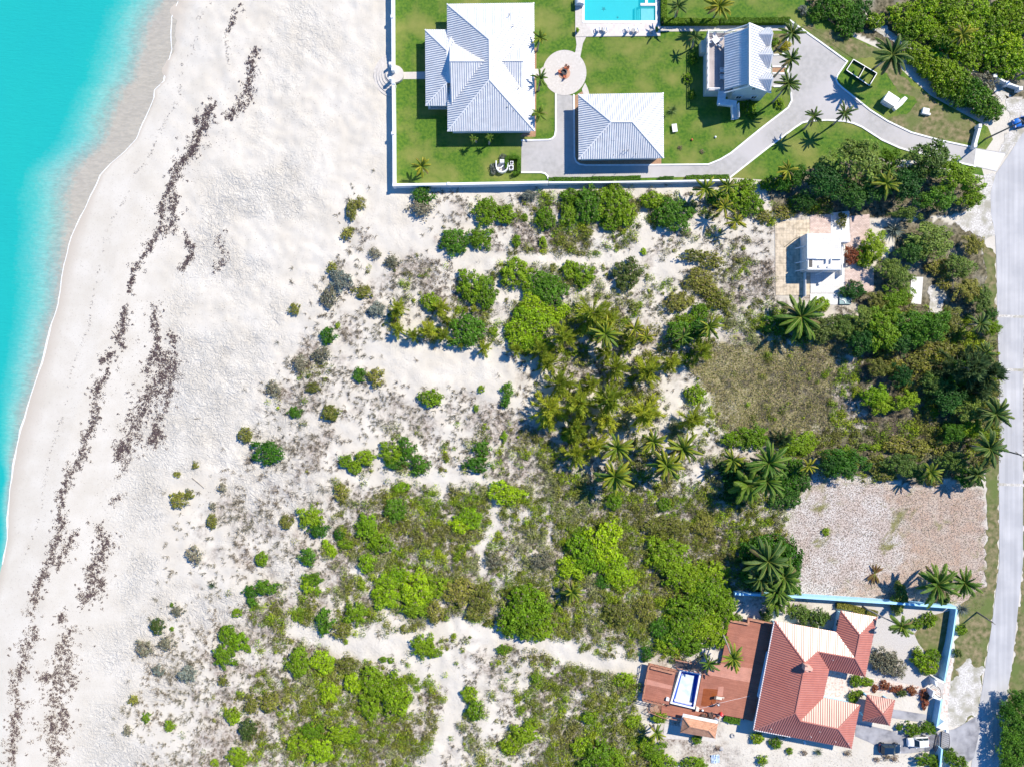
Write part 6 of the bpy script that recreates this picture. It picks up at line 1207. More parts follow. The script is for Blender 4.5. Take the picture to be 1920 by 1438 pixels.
t1 = low_scrub('low_olive_scrub', 'low olive green and grey scrub carpeting the dunes', 95000, OG, 301, [(0.27, 0.29, 0.115), (0.24, 0.265, 0.04), (0.165, 0.215, 0.022), (0.20, 0.32, 0.014), (0.30, 0.39, 0.016), (0.20, 0.205, 0.045)], mask=lambda x, y: ~in_poly(x, y, LOT) & ~(in_poly(*warp(x, y, 20), FIELD) & (vnoise(x, y, 13, 5) < 0.82)))
BG = np.clip(DG * 0.8 + OG * 0.25 - 1.0, 0, 9)
t2 = low_scrub('grey_twiggy_scrub', 'grey brown twiggy low scrub between the green shrubs', 30000, BG, 401, [(0.17, 0.15, 0.12), (0.19, 0.165, 0.12), (0.15, 0.15, 0.09), (0.20, 0.15, 0.105)], rr=(0.2, 0.55), nl=18, leaf=0.15, noise=0.7, mask=lambda x, y: ~in_poly(x, y, LOT))
print('scatter', T, t1, t2)
# stubble on the cleared lot and the dry field
def litter_bits(name, label, n, poly, tones, seed, size=(0.10, 0.26), cat='debris', zmax=0.08):
    rs = np.random.RandomState(seed); a = np.array(poly); px = rs.uniform(a[:, 0].min(), a[:, 0].max(), n); py = rs.uniform(a[:, 1].min(), a[:, 1].max(), n); kk = in_poly(*warp(px, py, 20), poly) & (rs.rand(n) < 0.15 + 1.2 * fbm(px, py, 22, seed, 3)); px, py = px[kk], py[kk]
    P = to_w(px, py); N = len(P); P[:, 2] += 0.02 + zmax * rs.rand(N); col = np.array(tones)[rs.randint(0, len(tones), N)] * (0.6 + 0.8 * rs.rand(N, 1))
    o_ = link(name, fast_mesh(name, quads(P, unit(np.array([[0, 0, 1.0]]) + rs.normal(size=(N, 3)) * 0.45), rs.uniform(*size, N), 0.45, rs), qfaces(N), {'Col': np.repeat(np.clip(col, 0, 1), 4, 0)}, M['scrub'])); tag(o_, label, cat, None, 'stuff')
litter_bits('stubble', 'dry stubble and chips littering the cleared sandy lot', 15000, LOT, [(0.20, 0.15, 0.12), (0.13, 0.10, 0.085), (0.30, 0.20, 0.13), (0.14, 0.15, 0.05)], 501, cat='stubble')
litter_bits('field_grass', 'short yellow green grass tussocks over the dry field', 42000, FIELD, [(0.29, 0.26, 0.09), (0.22, 0.23, 0.055), (0.34, 0.28, 0.15), (0.15, 0.18, 0.04)], 511, (0.14, 0.36), 'grass', 0.22)
litter_bits('garden_pebbles', 'scattered pebbles and plant scraps on the white garden sand', 3500, [(1200, 1395), (1260, 1390), (1420, 1400), (1600, 1412), (1750, 1416), (1755, 1450), (1200, 1450)], [(0.25, 0.22, 0.2), (0.40, 0.37, 0.33), (0.16, 0.15, 0.1)], 521, (0.06, 0.2), 'pebbles')
# weed rows (sargassum) left by the tide, plus debris specks painting bump shadows
WR = [([(427, 55), (424, 85), (428, 118), (424, 130)], 2.5, 130), ([(466, 110), (470, 140), (464, 170), (468, 185), (455, 200), (440, 208), (428, 225)], 7, 500), ([(402, 195), (388, 215), (382, 240), (372, 255), (368, 270), (357, 290), (345, 302), (335, 312), (325, 330)], 9, 900), ([(372, 220), (368, 232)], 4, 60), ([(325, 330), (312, 365), (303, 385), (302, 405), (298, 440), (284, 455), (272, 478), (258, 495), (250, 520), (240, 545)], 5, 700),
      ([(330, 362), (322, 395), (325, 420), (312, 440)], 9, 330), ([(348, 442), (354, 452), (345, 458), (362, 460), (358, 480), (345, 500), (340, 512)], 4, 260), ([(235, 575), (232, 600), (228, 625), (220, 635), (235, 655)], 5, 350), ([(215, 660), (200, 672), (190, 680)], 4, 170), ([(205, 690), (195, 710), (182, 730), (178, 755), (180, 780), (172, 800), (160, 820), (158, 845), (150, 862), (135, 885), (125, 905)], 7, 900), ([(290, 575), (292, 610), (296, 640), (290, 665), (278, 675), (275, 700)], 7, 450), ([(322, 625), (326, 660), (330, 690), (322, 715), (318, 740), (308, 770), (300, 790)], 7, 420),
      ([(300, 660), (312, 690), (300, 720), (282, 735), (270, 755), (262, 780), (252, 800), (245, 820), (230, 845), (222, 855)], 14, 1500), ([(288, 805), (297, 815), (288, 826), (280, 830)], 8, 330), ([(228, 835), (224, 850), (220, 862)], 5, 150), ([(243, 860), (230, 885), (220, 895)], 3, 90), ([(235, 925), (218, 935), (205, 945)], 3, 100), ([(125, 905), (116, 930), (112, 960), (115, 985), (112, 1000), (98, 1030), (95, 1055), (84, 1075), (70, 1100), (62, 1130), (57, 1155)], 7, 1000), ([(140, 1000), (130, 1020), (118, 1045), (108, 1065)], 7, 260),
      ([(185, 985), (192, 1005), (200, 1020), (190, 1040), (178, 1055), (170, 1070), (180, 1085), (190, 1098), (170, 1115), (150, 1125)], 11, 1100), ([(62, 1175), (66, 1195), (50, 1210), (42, 1225), (44, 1245), (36, 1260), (30, 1275), (26, 1300), (38, 1315), (32, 1335), (28, 1370), (24, 1400), (20, 1438)], 9, 1150), ([(118, 1150), (110, 1165)], 6, 100), ([(138, 1180), (125, 1200), (112, 1220), (130, 1235), (120, 1250), (98, 1258), (85, 1275), (115, 1270), (140, 1275), (110, 1295), (98, 1310), (112, 1325), (125, 1340), (92, 1350), (125, 1360), (90, 1370), (105, 1395), (110, 1415), (100, 1438)], 12, 2000),
      ([(395, 5), (372, 35), (368, 60), (360, 95), (340, 120), (338, 150), (335, 185), (315, 215), (295, 255), (275, 300), (248, 330)], 2.0, 260), ([(245, 362), (220, 395), (198, 440), (190, 480), (182, 520), (172, 560), (165, 620), (145, 660), (130, 710), (122, 760), (100, 830), (85, 890), (75, 960), (50, 1030), (35, 1060)], 1.8, 330), ([(455, 5), (440, 30), (430, 60)], 4, 90), ([(420, 430), (408, 455), (425, 480), (400, 510)], 5, 130), ([(480, 90), (470, 120)], 4, 90)]
rs = np.random.RandomState(77); XX = []; YY = []
for ln, wd_, n_ in WR:
    a = np.array(smooth_line(ln, 5)); seg = np.hypot(*np.diff(a, axis=0).T); cum = np.concatenate([[0], np.cumsum(seg)]); m_ = max(8, int(n_ / 3.4)); t = rs.rand(m_) * cum[-1]
    sp_ = np.where(rs.rand(m_) < 0.33, 1.35, 0.52); cx = np.interp(t, cum, a[:, 0]) + rs.normal(size=m_) * wd_ * sp_; cy = np.interp(t, cum, a[:, 1]) + rs.normal(size=m_) * wd_ * sp_; cs = (0.5 + 1.3 * rs.rand(m_) ** 2) * (1.0 if wd_ < 3 else 1.7); k = np.repeat(np.arange(m_), 14 if wd_ > 3 else 7)
    XX.append(cx[k] + rs.normal(size=len(k)) * cs[k] * 1.05 - 0.8 * rs.normal(size=len(k))); YY.append(cy[k] + rs.normal(size=len(k)) * cs[k] * 1.25)
bx = rs.uniform(150, 640, 9000); by = rs.uniform(0, 1438, 9000); kk = (bx - shore_x(by) > 110) & (bx - shore_x(by) < 420) & (fbm(bx, by, 40, 88, 3) > 0.50); XX.append(bx[kk]); YY.append(by[kk])  # debris specks, also painting the small dark shadows of bumpy sand
px = np.concatenate(XX); py = np.concatenate(YY); P = to_w(px, py); N = len(P); small = np.arange(N) >= N - kk.sum(); P[:, 2] += np.where(small, 0.02, 0.02 + 0.10 * rs.rand(N)); thin = np.concatenate([np.full(len(x_), w_ < 3) for x_, (l_, w_, n_) in zip(XX, WR)] + [np.zeros(len(XX[-1]), bool)]); sz = np.where(small, rs.uniform(0.07, 0.2, N), np.where(thin, rs.uniform(0.05, 0.14, N), rs.uniform(0.09, 0.27, N)))
col = np.array([0.115, 0.082, 0.084]) * (0.6 + 0.8 * rs.rand(N, 1)); col[small] = np.array([0.16, 0.135, 0.12]) * (0.6 + 0.8 * rs.rand(small.sum(), 1))
o_ = link('seaweed', fast_mesh('seaweed', quads(P, unit(np.array([[0, 0, 1.0]]) + rs.normal(size=(N, 3)) * 0.4), sz, 0.7, rs), qfaces(N), {'Col': np.repeat(col, 4, 0)}, M['scrub'])); tag(o_, 'dark brown seaweed washed up in broken rows along the beach', 'seaweed', None, 'stuff')
# ---------------------------------------------------------------- cars
def car(label, px, py, rz, paint, L_=4.1, W_=1.75, Ht=1.5, suv=False):
    t = thing('parked_car', label, 'car', W(px, py), rz); t.location.z = 0.01
    prof = [(-L_ / 2, 0.35, 0.80), (-L_ / 2 + 0.05, 0.75, 0.86), (-L_ * 0.30, 0.92 if not suv else 1.0, 0.97), (0.0, 0.95 if not suv else 1.02, 1.0), (L_ * 0.33, 0.93 if not suv else 1.0, 0.97), (L_ / 2 - 0.05, 0.85, 0.88), (L_ / 2, 0.4, 0.82)]
    bm = bmesh.new(); rings = []
    for x, z, k in prof:
        w_ = W_ / 2 * k; rings.append([bm.verts.new(v_) for v_ in ((x, -w_ * 0.94, 0.22), (x, -w_, min(z, 0.5)), (x, -w_ * 0.95, z * 0.93), (x, -w_ * 0.6, z), (x, w_ * 0.6, z), (x, w_ * 0.95, z * 0.93), (x, w_, min(z, 0.5)), (x, w_ * 0.94, 0.22))])
    for a, b_ in zip(rings[:-1], rings[1:]):
        for i in range(8): bm.faces.new((a[i], a[(i + 1) % 8], b_[(i + 1) % 8], b_[i]))
    bm.faces.new(rings[0]); bm.faces.new(rings[-1][::-1]); bmesh.ops.recalc_face_normals(bm, faces=bm.faces); me = bpy.data.meshes.new('body'); bm.to_mesh(me); bm.free(); me.materials.append(paint)
    body = link('body', me, t); md = body.modifiers.new('s', 'SUBSURF'); md.levels = md.render_levels = 2
    for p in me.polygons: p.use_smooth = True
    zb = 0.90 if not suv else 0.97; xf, xb, tf, tb = -L_ * 0.22, L_ * 0.44, -L_ * 0.06, L_ * 0.36
    lo = [(xf, -W_ * 0.43, zb), (xf, W_ * 0.43, zb), (xb, W_ * 0.42, zb), (xb, -W_ * 0.42, zb)]; hi = [(tf, -W_ * 0.33, Ht), (tf, W_ * 0.33, Ht), (tb, W_ * 0.33, Ht - 0.03), (tb, -W_ * 0.33, Ht - 0.03)]
    MB().add(lo + hi, [(0, 3, 2, 1), (4, 5, 6, 7)] + [(i, (i + 1) % 4, 4 + (i + 1) % 4, 4 + i) for i in range(4)]).build('cabin', M['glass'], t)
    MB().add([(x * 1.0, y * 1.03, z + 0.004) for x, y, z in hi] + [(x, y * 1.03, z + 0.05) for x, y, z in hi], [(0, 3, 2, 1), (4, 5, 6, 7)] + [(i, (i + 1) % 4, 4 + (i + 1) % 4, 4 + i) for i in range(4)]).build('roof', paint, t, bevel=0.02)
    mb = MB()
    for i in range(4): mb.bar(Vector(lo[i]) * 1.0, Vector(hi[i]), 0.10, 0.08)
    for s_ in (0, 1): mb.bar(Vector(lo[s_ * 1]).lerp(Vector(lo[3 - s_]), 0.5), Vector(hi[s_]).lerp(Vector(hi[3 - s_]), 0.5), 0.09, 0.07)
    mb.build('pillars', paint, t)
    for sx_ in (-1, 1):
        for sy_ in (-1, 1):
            x, y = sx_ * L_ * 0.31, sy_ * (W_ / 2 - 0.09); wmb = MB(); wmb.tube([(x, y - 0.11, 0.31), (x, y + 0.11, 0.31)], [0.31, 0.31], 16); w_ = wmb.build('wheel', M['tyre'], t); MB().tube([(x, y + sy_ * 0.10, 0.31), (x, y + sy_ * 0.125, 0.31)], [0.19, 0.19], 12).build('rim', M['rim'], w_)
    for sy_ in (-1, 1):
        MB().box((-L_ / 2 + 0.14, sy_ * W_ * 0.33, 0.70), (0.16, 0.34, 0.13), sy_ * 0.25).build('headlight', M['lamp_glass'], t, bevel=0.02); MB().box((L_ / 2 - 0.10, sy_ * W_ * 0.36, 0.74), (0.10, 0.24, 0.16)).build('tail_light', M['tail_red'], t, bevel=0.02); MB().box((xf + 0.32, sy_ * (W_ / 2 + 0.07), 0.98), (0.16, 0.2, 0.13)).build('wing_mirror', paint, t, bevel=0.02)
    MB().box((-L_ / 2 - 0.005, 0, 0.45), (0.02, 0.5, 0.11)).build('number_plate', M['white_plastic'], t)
    return t
car('white hatchback car parked on the grey drive inside the gates', 1718, 1387, R(3), M['car_white'], 4.1, 1.8, 1.5)
car('dark blue car parked in the shade beside the terracotta house', 1665, 1399.5, R(178), M['car_blue'], 4.1, 1.8, 1.6, True)
car('bright blue car parked on the pale gravel lay-by by the road', 1917, 229, R(17), M['car_bright'], 4.4, 1.8, 1.45)

# ---------------------------------------------------------------- poles
def pole(label, base, top, z, lamp=False):
    b_ = W(*base); e_ = W(top[0], top[1], z); t = wthing('utility_pole', label, 'pole', b_); MB().tube([b_ - Vector((0, 0, 0.3)), b_.lerp(e_, 0.5), e_], [0.17, 0.14, 0.11], 8).build('shaft', M['pole'], t); d = (e_ - b_).normalized(); s_ = Vector((-0.8, 0.6, 0)); MB().bar(e_ - d * 0.5 - s_ * 0.9, e_ - d * 0.5 + s_ * 0.9, 0.1, 0.12).build('crossarm', M['pole'], t)
    if lamp: MB().box(e_ + Vector((0.3, 0.1, 0)), (0.6, 0.25, 0.12)).build('lamp_head', M['white_trim'], t, bevel=0.02)
pole('tall weathered utility pole by the white gate wall and driveway mouth', (1848, 261), (1922, 226), 10.3)
pole('grey utility pole over the road beside the dark coconut palms', (1878, 843), (1915, 853), 5.4, True)
pole('grey utility pole near the corner of the blue roadside wall', (1832, 1147), (1862, 1167), 4.8)
pole('grey pole standing in the bushes behind the upper white gate wall', (1893, 152), (1922, 136), 5.0)
# ---------------------------------------------------------------- poolside and garden furniture
def adirondack(px, py, rz, mat, z=0.0, name='lounge_chair', label=None, group=None, cat='chair'):
    t = thing(name, label, cat, W(px, py), rz, group); t.location.z = z
    mb = MB()
    for k in range(5): mb.box((0.0 + 0.0, -0.24 + 0.12 * k, 0.36), (0.62, 0.10, 0.03), 0, R(8))
    mb.build('seat', mat, t); mb = MB()
    for k in range(5): mb.box((-0.48, -0.24 + 0.12 * k, 0.72), (0.04, 0.10, 0.85 - 0.04 * abs(k - 2)), 0, R(-22))
    mb.build('backrest', mat, t)
    for s_ in (-1, 1):
        MB().box((-0.05, s_ * 0.36, 0.58), (0.75, 0.12, 0.03)).build('armrest', mat, t)
        for x in (0.28, -0.36): MB().box((x, s_ * 0.34, 0.28), (0.08, 0.05, 0.57)).build('leg', mat, t)
    return t
for k, (px, py) in enumerate(((1121, 57), (1134.5, 58), (1176, 57), (1193, 58))): adirondack(px, py, R(100), M['white_plastic'], 0.13, 'lounge_chair', ['first white lounge chair from the sea on the checked pool paving', 'white lounge chair just inland of the first pool side table', 'third white lounge chair from the sea on the pool paving', 'white lounge chair farthest from the sea on the pool paving'][k], 'white chairs beside the pool')
for px, py, lab in ((1130, 58, 'small round grey table between the two seaward pool chairs'), (1186.5, 60.5, 'small round grey table between the two inland pool chairs')):
    t = thing('side_table', lab, 'table', W(px, py), 0, 'pool side tables'); t.location.z = 0.125; MB().lathe((0, 0, 0), [(0.36, 0.45), (0.38, 0.47), (0.38, 0.50), (0.36, 0.52)], 20).build('table_top', M['concrete'], t); MB().lathe((0, 0, 0), [(0.2, 0), (0.06, 0.05), (0.06, 0.45)], 12).build('pedestal', M['concrete'], t)
def pot(px, py, label, r=0.32, plant=True, mat=None, z=0.125):
    t = thing('plant_pot', label, 'plant pot', W(px, py)); t.location.z = z; MB().lathe((0, 0, 0), [(r * 0.6, 0), (r, r * 1.2), (r * 1.08, r * 1.7), (r * 0.9, r * 1.8)], 16).build('pot', mat or M['concrete'], t, smooth=True)
    if plant: me, pr = bush_mesh('lime', 0, 1); o_ = link('foliage', me, t, (0, 0, r * 1.6)); o_.scale = (r * 1.3 / pr,) * 3
pot(1082, 61, 'potted lime plant at the seaward end of the pool terrace'); pot(1230, 60, 'potted lime plant at the inland end of the pool terrace'); pot(1220, 62, 'large grey jar without a plant on the pool terrace', 0.36, False, M['concrete'])
cb = thing('pool_daybed', 'white curved shade daybed at the seaward end of the pool', 'daybed', W(1086, 6)); cb.location.z = 0.125; mb = MB()
for k in range(9):
    a0, a1 = R(10 + 17 * k), R(10 + 17 * (k + 1)); mb.bar((0.9 * math.cos(a0), 0, 0.3 + 1.1 * math.sin(a0)), (0.9 * math.cos(a1), 0, 0.3 + 1.1 * math.sin(a1)), 1.5, 0.05)
mb.build('canopy', M['white_plastic'], cb); MB().box((0, 0, 0.3), (1.7, 1.4, 0.22)).build('mattress', M['white_trim'], cb, bevel=0.05)
fp = thing('fire_pit', 'round brown fire pit in the middle of the stone patio', 'fire pit', W(1058, 138)); fp.location.z = 0.05
MB().lathe((0, 0, 0), [(1.12, 0), (1.12, 0.02), (0.0, 0.03)], 28).build('apron', plain('terracotta_paving', (0.50, 0.30, 0.20), 0.9, var=0.15), fp); MB().lathe((-0.05, 0.1, 0), [(0.58, 0.02), (0.58, 0.36), (0.40, 0.38), (0.36, 0.1), (0.0, 0.08)], 24).build('fire_ring', M['dark_metal'], fp)
for k, (dx, dy, rz) in enumerate(((-0.75, 0.15, 0), (0.55, 0.75, R(230)), (0.1, -0.72, R(90)), (0.25, 0.95, R(260)))):
    t = adirondack(1058, 138, rz, M['orange'], 0.06, 'garden_chair', ['orange garden chair on the seaward side of the fire pit', 'orange garden chair on the inland side of the fire pit', 'orange garden chair below the fire pit', 'orange garden chair just above the fire pit'][k], 'orange chairs round the fire pit'); t.location.x += dx; t.location.y += dy; t.scale = (0.68,) * 3
t = thing('deck_table', 'white square table on the raised grey cottage deck', 'table', W(1340, 79, 3.0)); MB().box((0, 0, 0.74), (1.1, 1.1, 0.05), R(35)).build('table_top', M['white_plastic'], t, bevel=0.01)
for a in range(4): MB().box((0.42 * math.cos(R(80 + 90 * a)), 0.42 * math.sin(R(80 + 90 * a)), 0.36), (0.07, 0.07, 0.72)).build('leg', M['white_plastic'], t)
for k, (dx, dy) in enumerate(((-0.15, 0.95), (0.75, -0.75), (-0.85, -0.1), (0.85, 0.2))):
    q = adirondack(1340, 79, math.atan2(-dy, -dx), M['white_plastic'], 3.0, 'deck_chair', 'white chair %s the square table on the cottage deck' % ('above', 'below', 'on the seaward side of', 'on the inland side of')[k], 'white chairs round the deck table'); q.location = W(1340, 79, 3.0) + Vector((dx, dy, 0)); q.scale = (0.75,) * 3
for k, py in enumerate((134, 147)): q = adirondack(1352, py, R(180), M['white_plastic'], 3.0, 'deck_chair', ('upper', 'lower')[k] + ' white armchair against the cottage wall on the grey deck'); q.location = W(1352, py, 3.0)
ov = thing('garden_oven', 'white horseshoe shaped garden oven with a paved floor on the lawn', 'oven', W(941.5, 314)); mb = MB(); strip(mb, [(-1.1, 0.95), (-1.1, -0.1), (-0.95, -0.6), (-0.55, -1.0), (0, -1.15), (0.55, -1.0), (0.95, -0.6), (1.1, -0.1), (1.1, 0.95)], 0.2, 0, 0.9); mb.build('curved_wall', M['white_wall'], ov); MB().lathe((0, -0.1, 0), [(0.98, 0), (0.98, 0.05)], 24).build('floor', M['patio'], ov); MB().box((0.05, 0.0, 0.4), (1.0, 0.18, 0.25), R(42)).build('bench', M['white_trim'], ov); MB().box((0.0, 0.85, 0.5), (0.8, 0.6, 1.0)).build('firebox', M['white_wall'], ov)
for px, py, w_, lab in ((959.5, 308, 0.6, 'smaller grey air conditioner unit beside the garden oven'), (958.5, 317, 0.85, 'larger grey air conditioner unit beside the garden oven')):
    t = thing('air_conditioner', lab, 'air conditioner', W(px, py)); MB().box((0, 0, 0.4), (w_, w_, 0.8)).build('casing', M['white_trim'], t, bevel=0.03); MB().lathe((0, 0, 0.8), [(w_ * 0.36, 0.0), (w_ * 0.36, 0.03), (0.06, 0.03)], 18).build('fan_grille', M['dark_metal'], t)
t = thing('white_bench', 'small white slatted bench on the lawn beside the outbuilding', 'bench', W(1264, 242), R(8)); mb = MB()
for k in range(4): mb.box((-0.36 + 0.24 * k, 0, 0.45), (0.2, 1.5, 0.05))
mb.build('seat', M['white_plastic'], t)
for y in (-0.6, 0.6): MB().box((0, y, 0.21), (0.8, 0.08, 0.42)).build('leg', M['white_plastic'], t)
# frame pen, white shed, white box
fr = wthing('framed_pen', 'open rectangular pen with dark green panels on the dry lawn', 'pen', W(1613, 138)); q = [W(1598, 114), W(1642, 140), W(1628, 163), W(1585, 134)]; mb = MB(); m2 = MB()
for i in range(4):
    a_, b_ = q[i], q[(i + 1) % 4]; strip(m2, [a_[:2], b_[:2]], 0.10, 0.0, 0.42); mb.bar(a_ + Vector((0, 0, 0.46)), b_ + Vector((0, 0, 0.46)), 0.12, 0.07)
a_, b_ = q[0].lerp(q[1], 0.5), q[3].lerp(q[2], 0.53); mb.bar(a_ + Vector((0, 0, 0.46)), b_ + Vector((0, 0, 0.46)), 0.1, 0.07); strip(m2, [a_[:2], b_[:2]], 0.06, 0, 0.42); mb.build('top_rail', M['white_trim'], fr); m2.build('side_panel', plain('dark_green_panel', (0.015, 0.045, 0.025), 0.8), fr)
sh = wthing('white_shed', 'small white flat roofed shed with steps on the dry lawn', 'shed', W(1667, 188)); sq = G([(1666, 172), (1687, 186), (1677, 201), (1656, 188)], 1.5); MB().prism(inset(sq, 0.12), 0, 1.5).build('wall', M['white_wall'], sh); MB().prism(sq, 1.5, 1.6).build('roof', M['white_trim'], sh); mb = MB()
a_, b_ = W(1653, 193), W(1657, 200)
for k in range(3): mb.box(a_.lerp(b_, 0.2 + 0.3 * k) + Vector((0.15, 0, 0.55 - 0.15 * k)), (1.0, 0.34, 0.12), R(-30))
mb.build('steps', M['white_trim'], sh); MB().prism(G([(1676, 202), (1690, 186), (1697, 181), (1702, 185), (1692, 197), (1680, 207)], 0.8), 0, 0.8).build('ramp', M['white_wall'], sh)
t = thing('well_cover', 'white square box with a small lid on the dry lawn', 'box', W(1733, 211), R(-12)); MB().box((0, 0, 0.3), (1.25, 1.15, 0.6)).build('box', M['white_wall'], t, bevel=0.03); MB().box((0.85, -0.3, 0.2), (0.4, 0.4, 0.4)).build('tap_block', M['white_wall'], t, bevel=0.02)
for px, py, lab, tone in ((1297, 263, 'small orange toy lying on the lawn', 'orange'), (1341, 258, 'small white ball on the lawn below the cottage', 'white_plastic')):
    t = thing('lawn_toy', lab, 'toy', W(px, py)); MB().lathe((0, 0, 0), [(0.05, 0), (0.2, 0.08), (0.22, 0.2), (0.1, 0.34)], 12).build('toy', M[tone], t, smooth=True)
for px, py, lab in ((1275, 278, 'bare dead sapling on the lawn nearest the outbuilding'), (1317, 285, 'bare dead sapling on the lawn nearest the driveway')): t = shrub(px, py, 4, 4, 'dry'); PLANTS.pop(); t['label'] = lab; t['category'] = 'sapling'; t.name = 'sapling'
# ---------------------------------------------------------------- on the red deck: a person washing the boards, lounger, clutter
zdk = 0.75
def skin_mesh(name, vs, es, mat, parent, root=0, lv=2):
    me = bpy.data.meshes.new(name); me.from_pydata([v_[:3] for v_ in vs], es, []); o_ = bpy.data.objects.new(name, me); COL.objects.link(o_); me.materials.append(mat); o_.parent = parent; o_.modifiers.new('skin', 'SKIN')
    for i, v_ in enumerate(vs): me.skin_vertices[0].data[i].radius = (v_[3], v_[3] if len(v_) < 5 else v_[4]); me.skin_vertices[0].data[i].use_root = i == root
    sb = o_.modifiers.new('sub', 'SUBSURF'); sb.levels = sb.render_levels = lv; return o_
pr = thing('person', 'person in grey shirt and white cap bending to wash the deck', 'person', W(1346, 1317, zdk), R(140))
B = [(0, 0, 0.92, .155), (0.10, 0, 1.10, .15), (0.24, 0, 1.28, .165), (0.34, 0, 1.38, .07), (0.40, 0, 1.45, .065), (0.46, 0, 1.53, .105), (0.47, 0, 1.61, .09),
     (0, .10, .84, .095), (0.04, .13, .46, .065), (-0.04, .14, .10, .045), (0.10, .15, .04, .04), (0, -.10, .84, .095), (-0.02, -.13, .46, .065), (-0.12, -.14, .10, .045), (0.02, -.15, .04, .04),
     (0.28, .20, 1.33, .065), (0.42, .27, 1.10, .048), (0.60, .22, .95, .035), (0.28, -.20, 1.33, .065), (0.46, -.26, 1.12, .048), (0.66, -.16, .99, .035)]
E = [(0, 1), (1, 2), (2, 3), (3, 4), (4, 5), (5, 6), (0, 7), (7, 8), (8, 9), (9, 10), (0, 11), (11, 12), (12, 13), (13, 14), (2, 15), (15, 16), (16, 17), (2, 18), (18, 19), (19, 20)]
for hx, hy, hz, s_ in ((0.60, .22, .95, 1), (0.66, -.16, .99, -1)):
    h0 = 17 if s_ == 1 else 20; B.append((hx + 0.07, hy - 0.02 * s_, hz - 0.04, .034)); pi_ = len(B) - 1; E.append((h0, pi_))
    for f_ in range(4): B.append((hx + 0.13 - 0.008 * abs(f_ - 1), hy - 0.045 + 0.026 * f_, hz - 0.06, .011)); E.append((pi_, len(B) - 1)); B.append((hx + 0.15, hy - 0.045 + 0.026 * f_, hz - 0.10, .009)); E.append((len(B) - 2, len(B) - 1))
    B.append((hx + 0.09, hy - 0.06 * s_, hz - 0.03, .011)); E.append((pi_, len(B) - 1))
body = skin_mesh('body', B, E, M['skin'], pr)
skin_mesh('shirt', [(0.02, 0, 0.95, .175), (0.12, 0, 1.12, .172), (0.25, 0, 1.29, .185), (0.31, 0, 1.36, .10), (0.28, .20, 1.33, .088), (0.38, .25, 1.17, .075), (0.28, -.20, 1.33, .088), (0.40, -.245, 1.19, .075)], [(0, 1), (1, 2), (2, 3), (2, 4), (4, 5), (2, 6), (6, 7)], M['shirt'], pr)
skin_mesh('trousers', [(0.0, 0, 0.96, .17), (-0.0, 0, 0.90, .17), (0, .10, .82, .118), (0.04, .13, .46, .088), (-0.04, .14, .12, .068), (0, -.10, .82, .118), (-0.02, -.13, .46, .088), (-0.12, -.14, .12, .068)], [(0, 1), (1, 2), (2, 3), (3, 4), (1, 5), (5, 6), (6, 7)], M['shorts'], pr)
mb = MB(); mb.lathe((0.475, 0, 1.60), [(0.122, 0.0), (0.122, 0.05), (0.09, 0.10), (0.02, 0.12)], 18); mb.box((0.60, 0, 1.60), (0.14, 0.16, 0.015), 0, R(15)); mb.build('cap', M['cap'], pr, smooth=False)
mb = MB(); hd = (0.545, 0, 1.52); mb.box((0.575, 0, 1.515), (0.04, 0.025, 0.05)); mb.build('nose', M['skin'], body); mb = MB()
for s_ in (-1, 1): mb.box((0.562, s_ * 0.038, 1.545), (0.012, 0.022, 0.012))
mb.box((0.558, 0, 1.475), (0.012, 0.05, 0.01)); mb.build('face_features', M['dark_metal'], body)
lz = thing('wash_lance', 'thin lance held by the person washing the deck', 'lance', W(1346, 1317, zdk), R(140)); MB().tube([(0.60, 0.14, 0.93), (0.75, 0.0, 0.86), (1.6, -0.25, 0.12)], [0.018, 0.018, 0.012], 6).build('lance', M['dark_metal'], lz)
hs = MB(); pts = smooth_line([(1301, 1329), (1320, 1326), (1336, 1321), (1344, 1318), (1356, 1316), (1372, 1312), (1390, 1308), (1406, 1304)], 5); hs.tube([W(*p, zdk + 0.025) for p in pts], [0.02] * len(pts), 6); tag(hs.build('water_hose', M['white_trim']), 'pale hose trailing across the red deck behind the person', 'hose')
lo_ = thing('deck_lounger', 'long pale folding lounger on the wet part of the deck', 'lounger', W(1349, 1305, zdk), R(-8)); mb = MB(); mb.box((0, 0, 0.36), (1.6, 0.16, 0.05)); mb.box((-0.2, -0.25, 0.36), (1.2, 0.4, 0.03)); mb.build('seat', M['cream_wall'], lo_); MB().box((-0.95, -0.1, 0.58), (0.7, 0.55, 0.04), 0, R(38)).build('backrest', M['dark_wood'], lo_)
for x in (-0.6, 0.7):
    for y in (-0.3, 0.05): MB().box((x, y, 0.17), (0.05, 0.05, 0.34)).build('leg', M['cream_wall'], lo_)
rd = thing('red_drum', 'red plastic drum at the edge of the deck groundcover', 'drum', W(1351.5, 1337, zdk)); MB().lathe((0, 0, 0), [(0.28, 0), (0.32, 0.05), (0.32, 0.62), (0.26, 0.68), (0.1, 0.70)], 18).build('barrel', M['red'], rd, smooth=True); MB().lathe((0.1, 0, 0.69), [(0.06, 0), (0.06, 0.05)], 10).build('cap', M['white_plastic'], rd)
bk = thing('white_bucket', 'white bucket among the clutter below the pool corner', 'bucket', W(1316.5, 1330, zdk)); MB().lathe((0, 0, 0), [(0.15, 0), (0.2, 0.36), (0.19, 0.38)], 16).build('bucket', M['white_plastic'], bk, smooth=True); MB().tube([(-0.2, 0, 0.36), (0, 0, 0.52), (0.2, 0, 0.36)], [0.01] * 3, 5).build('handle', M['dark_metal'], bk)
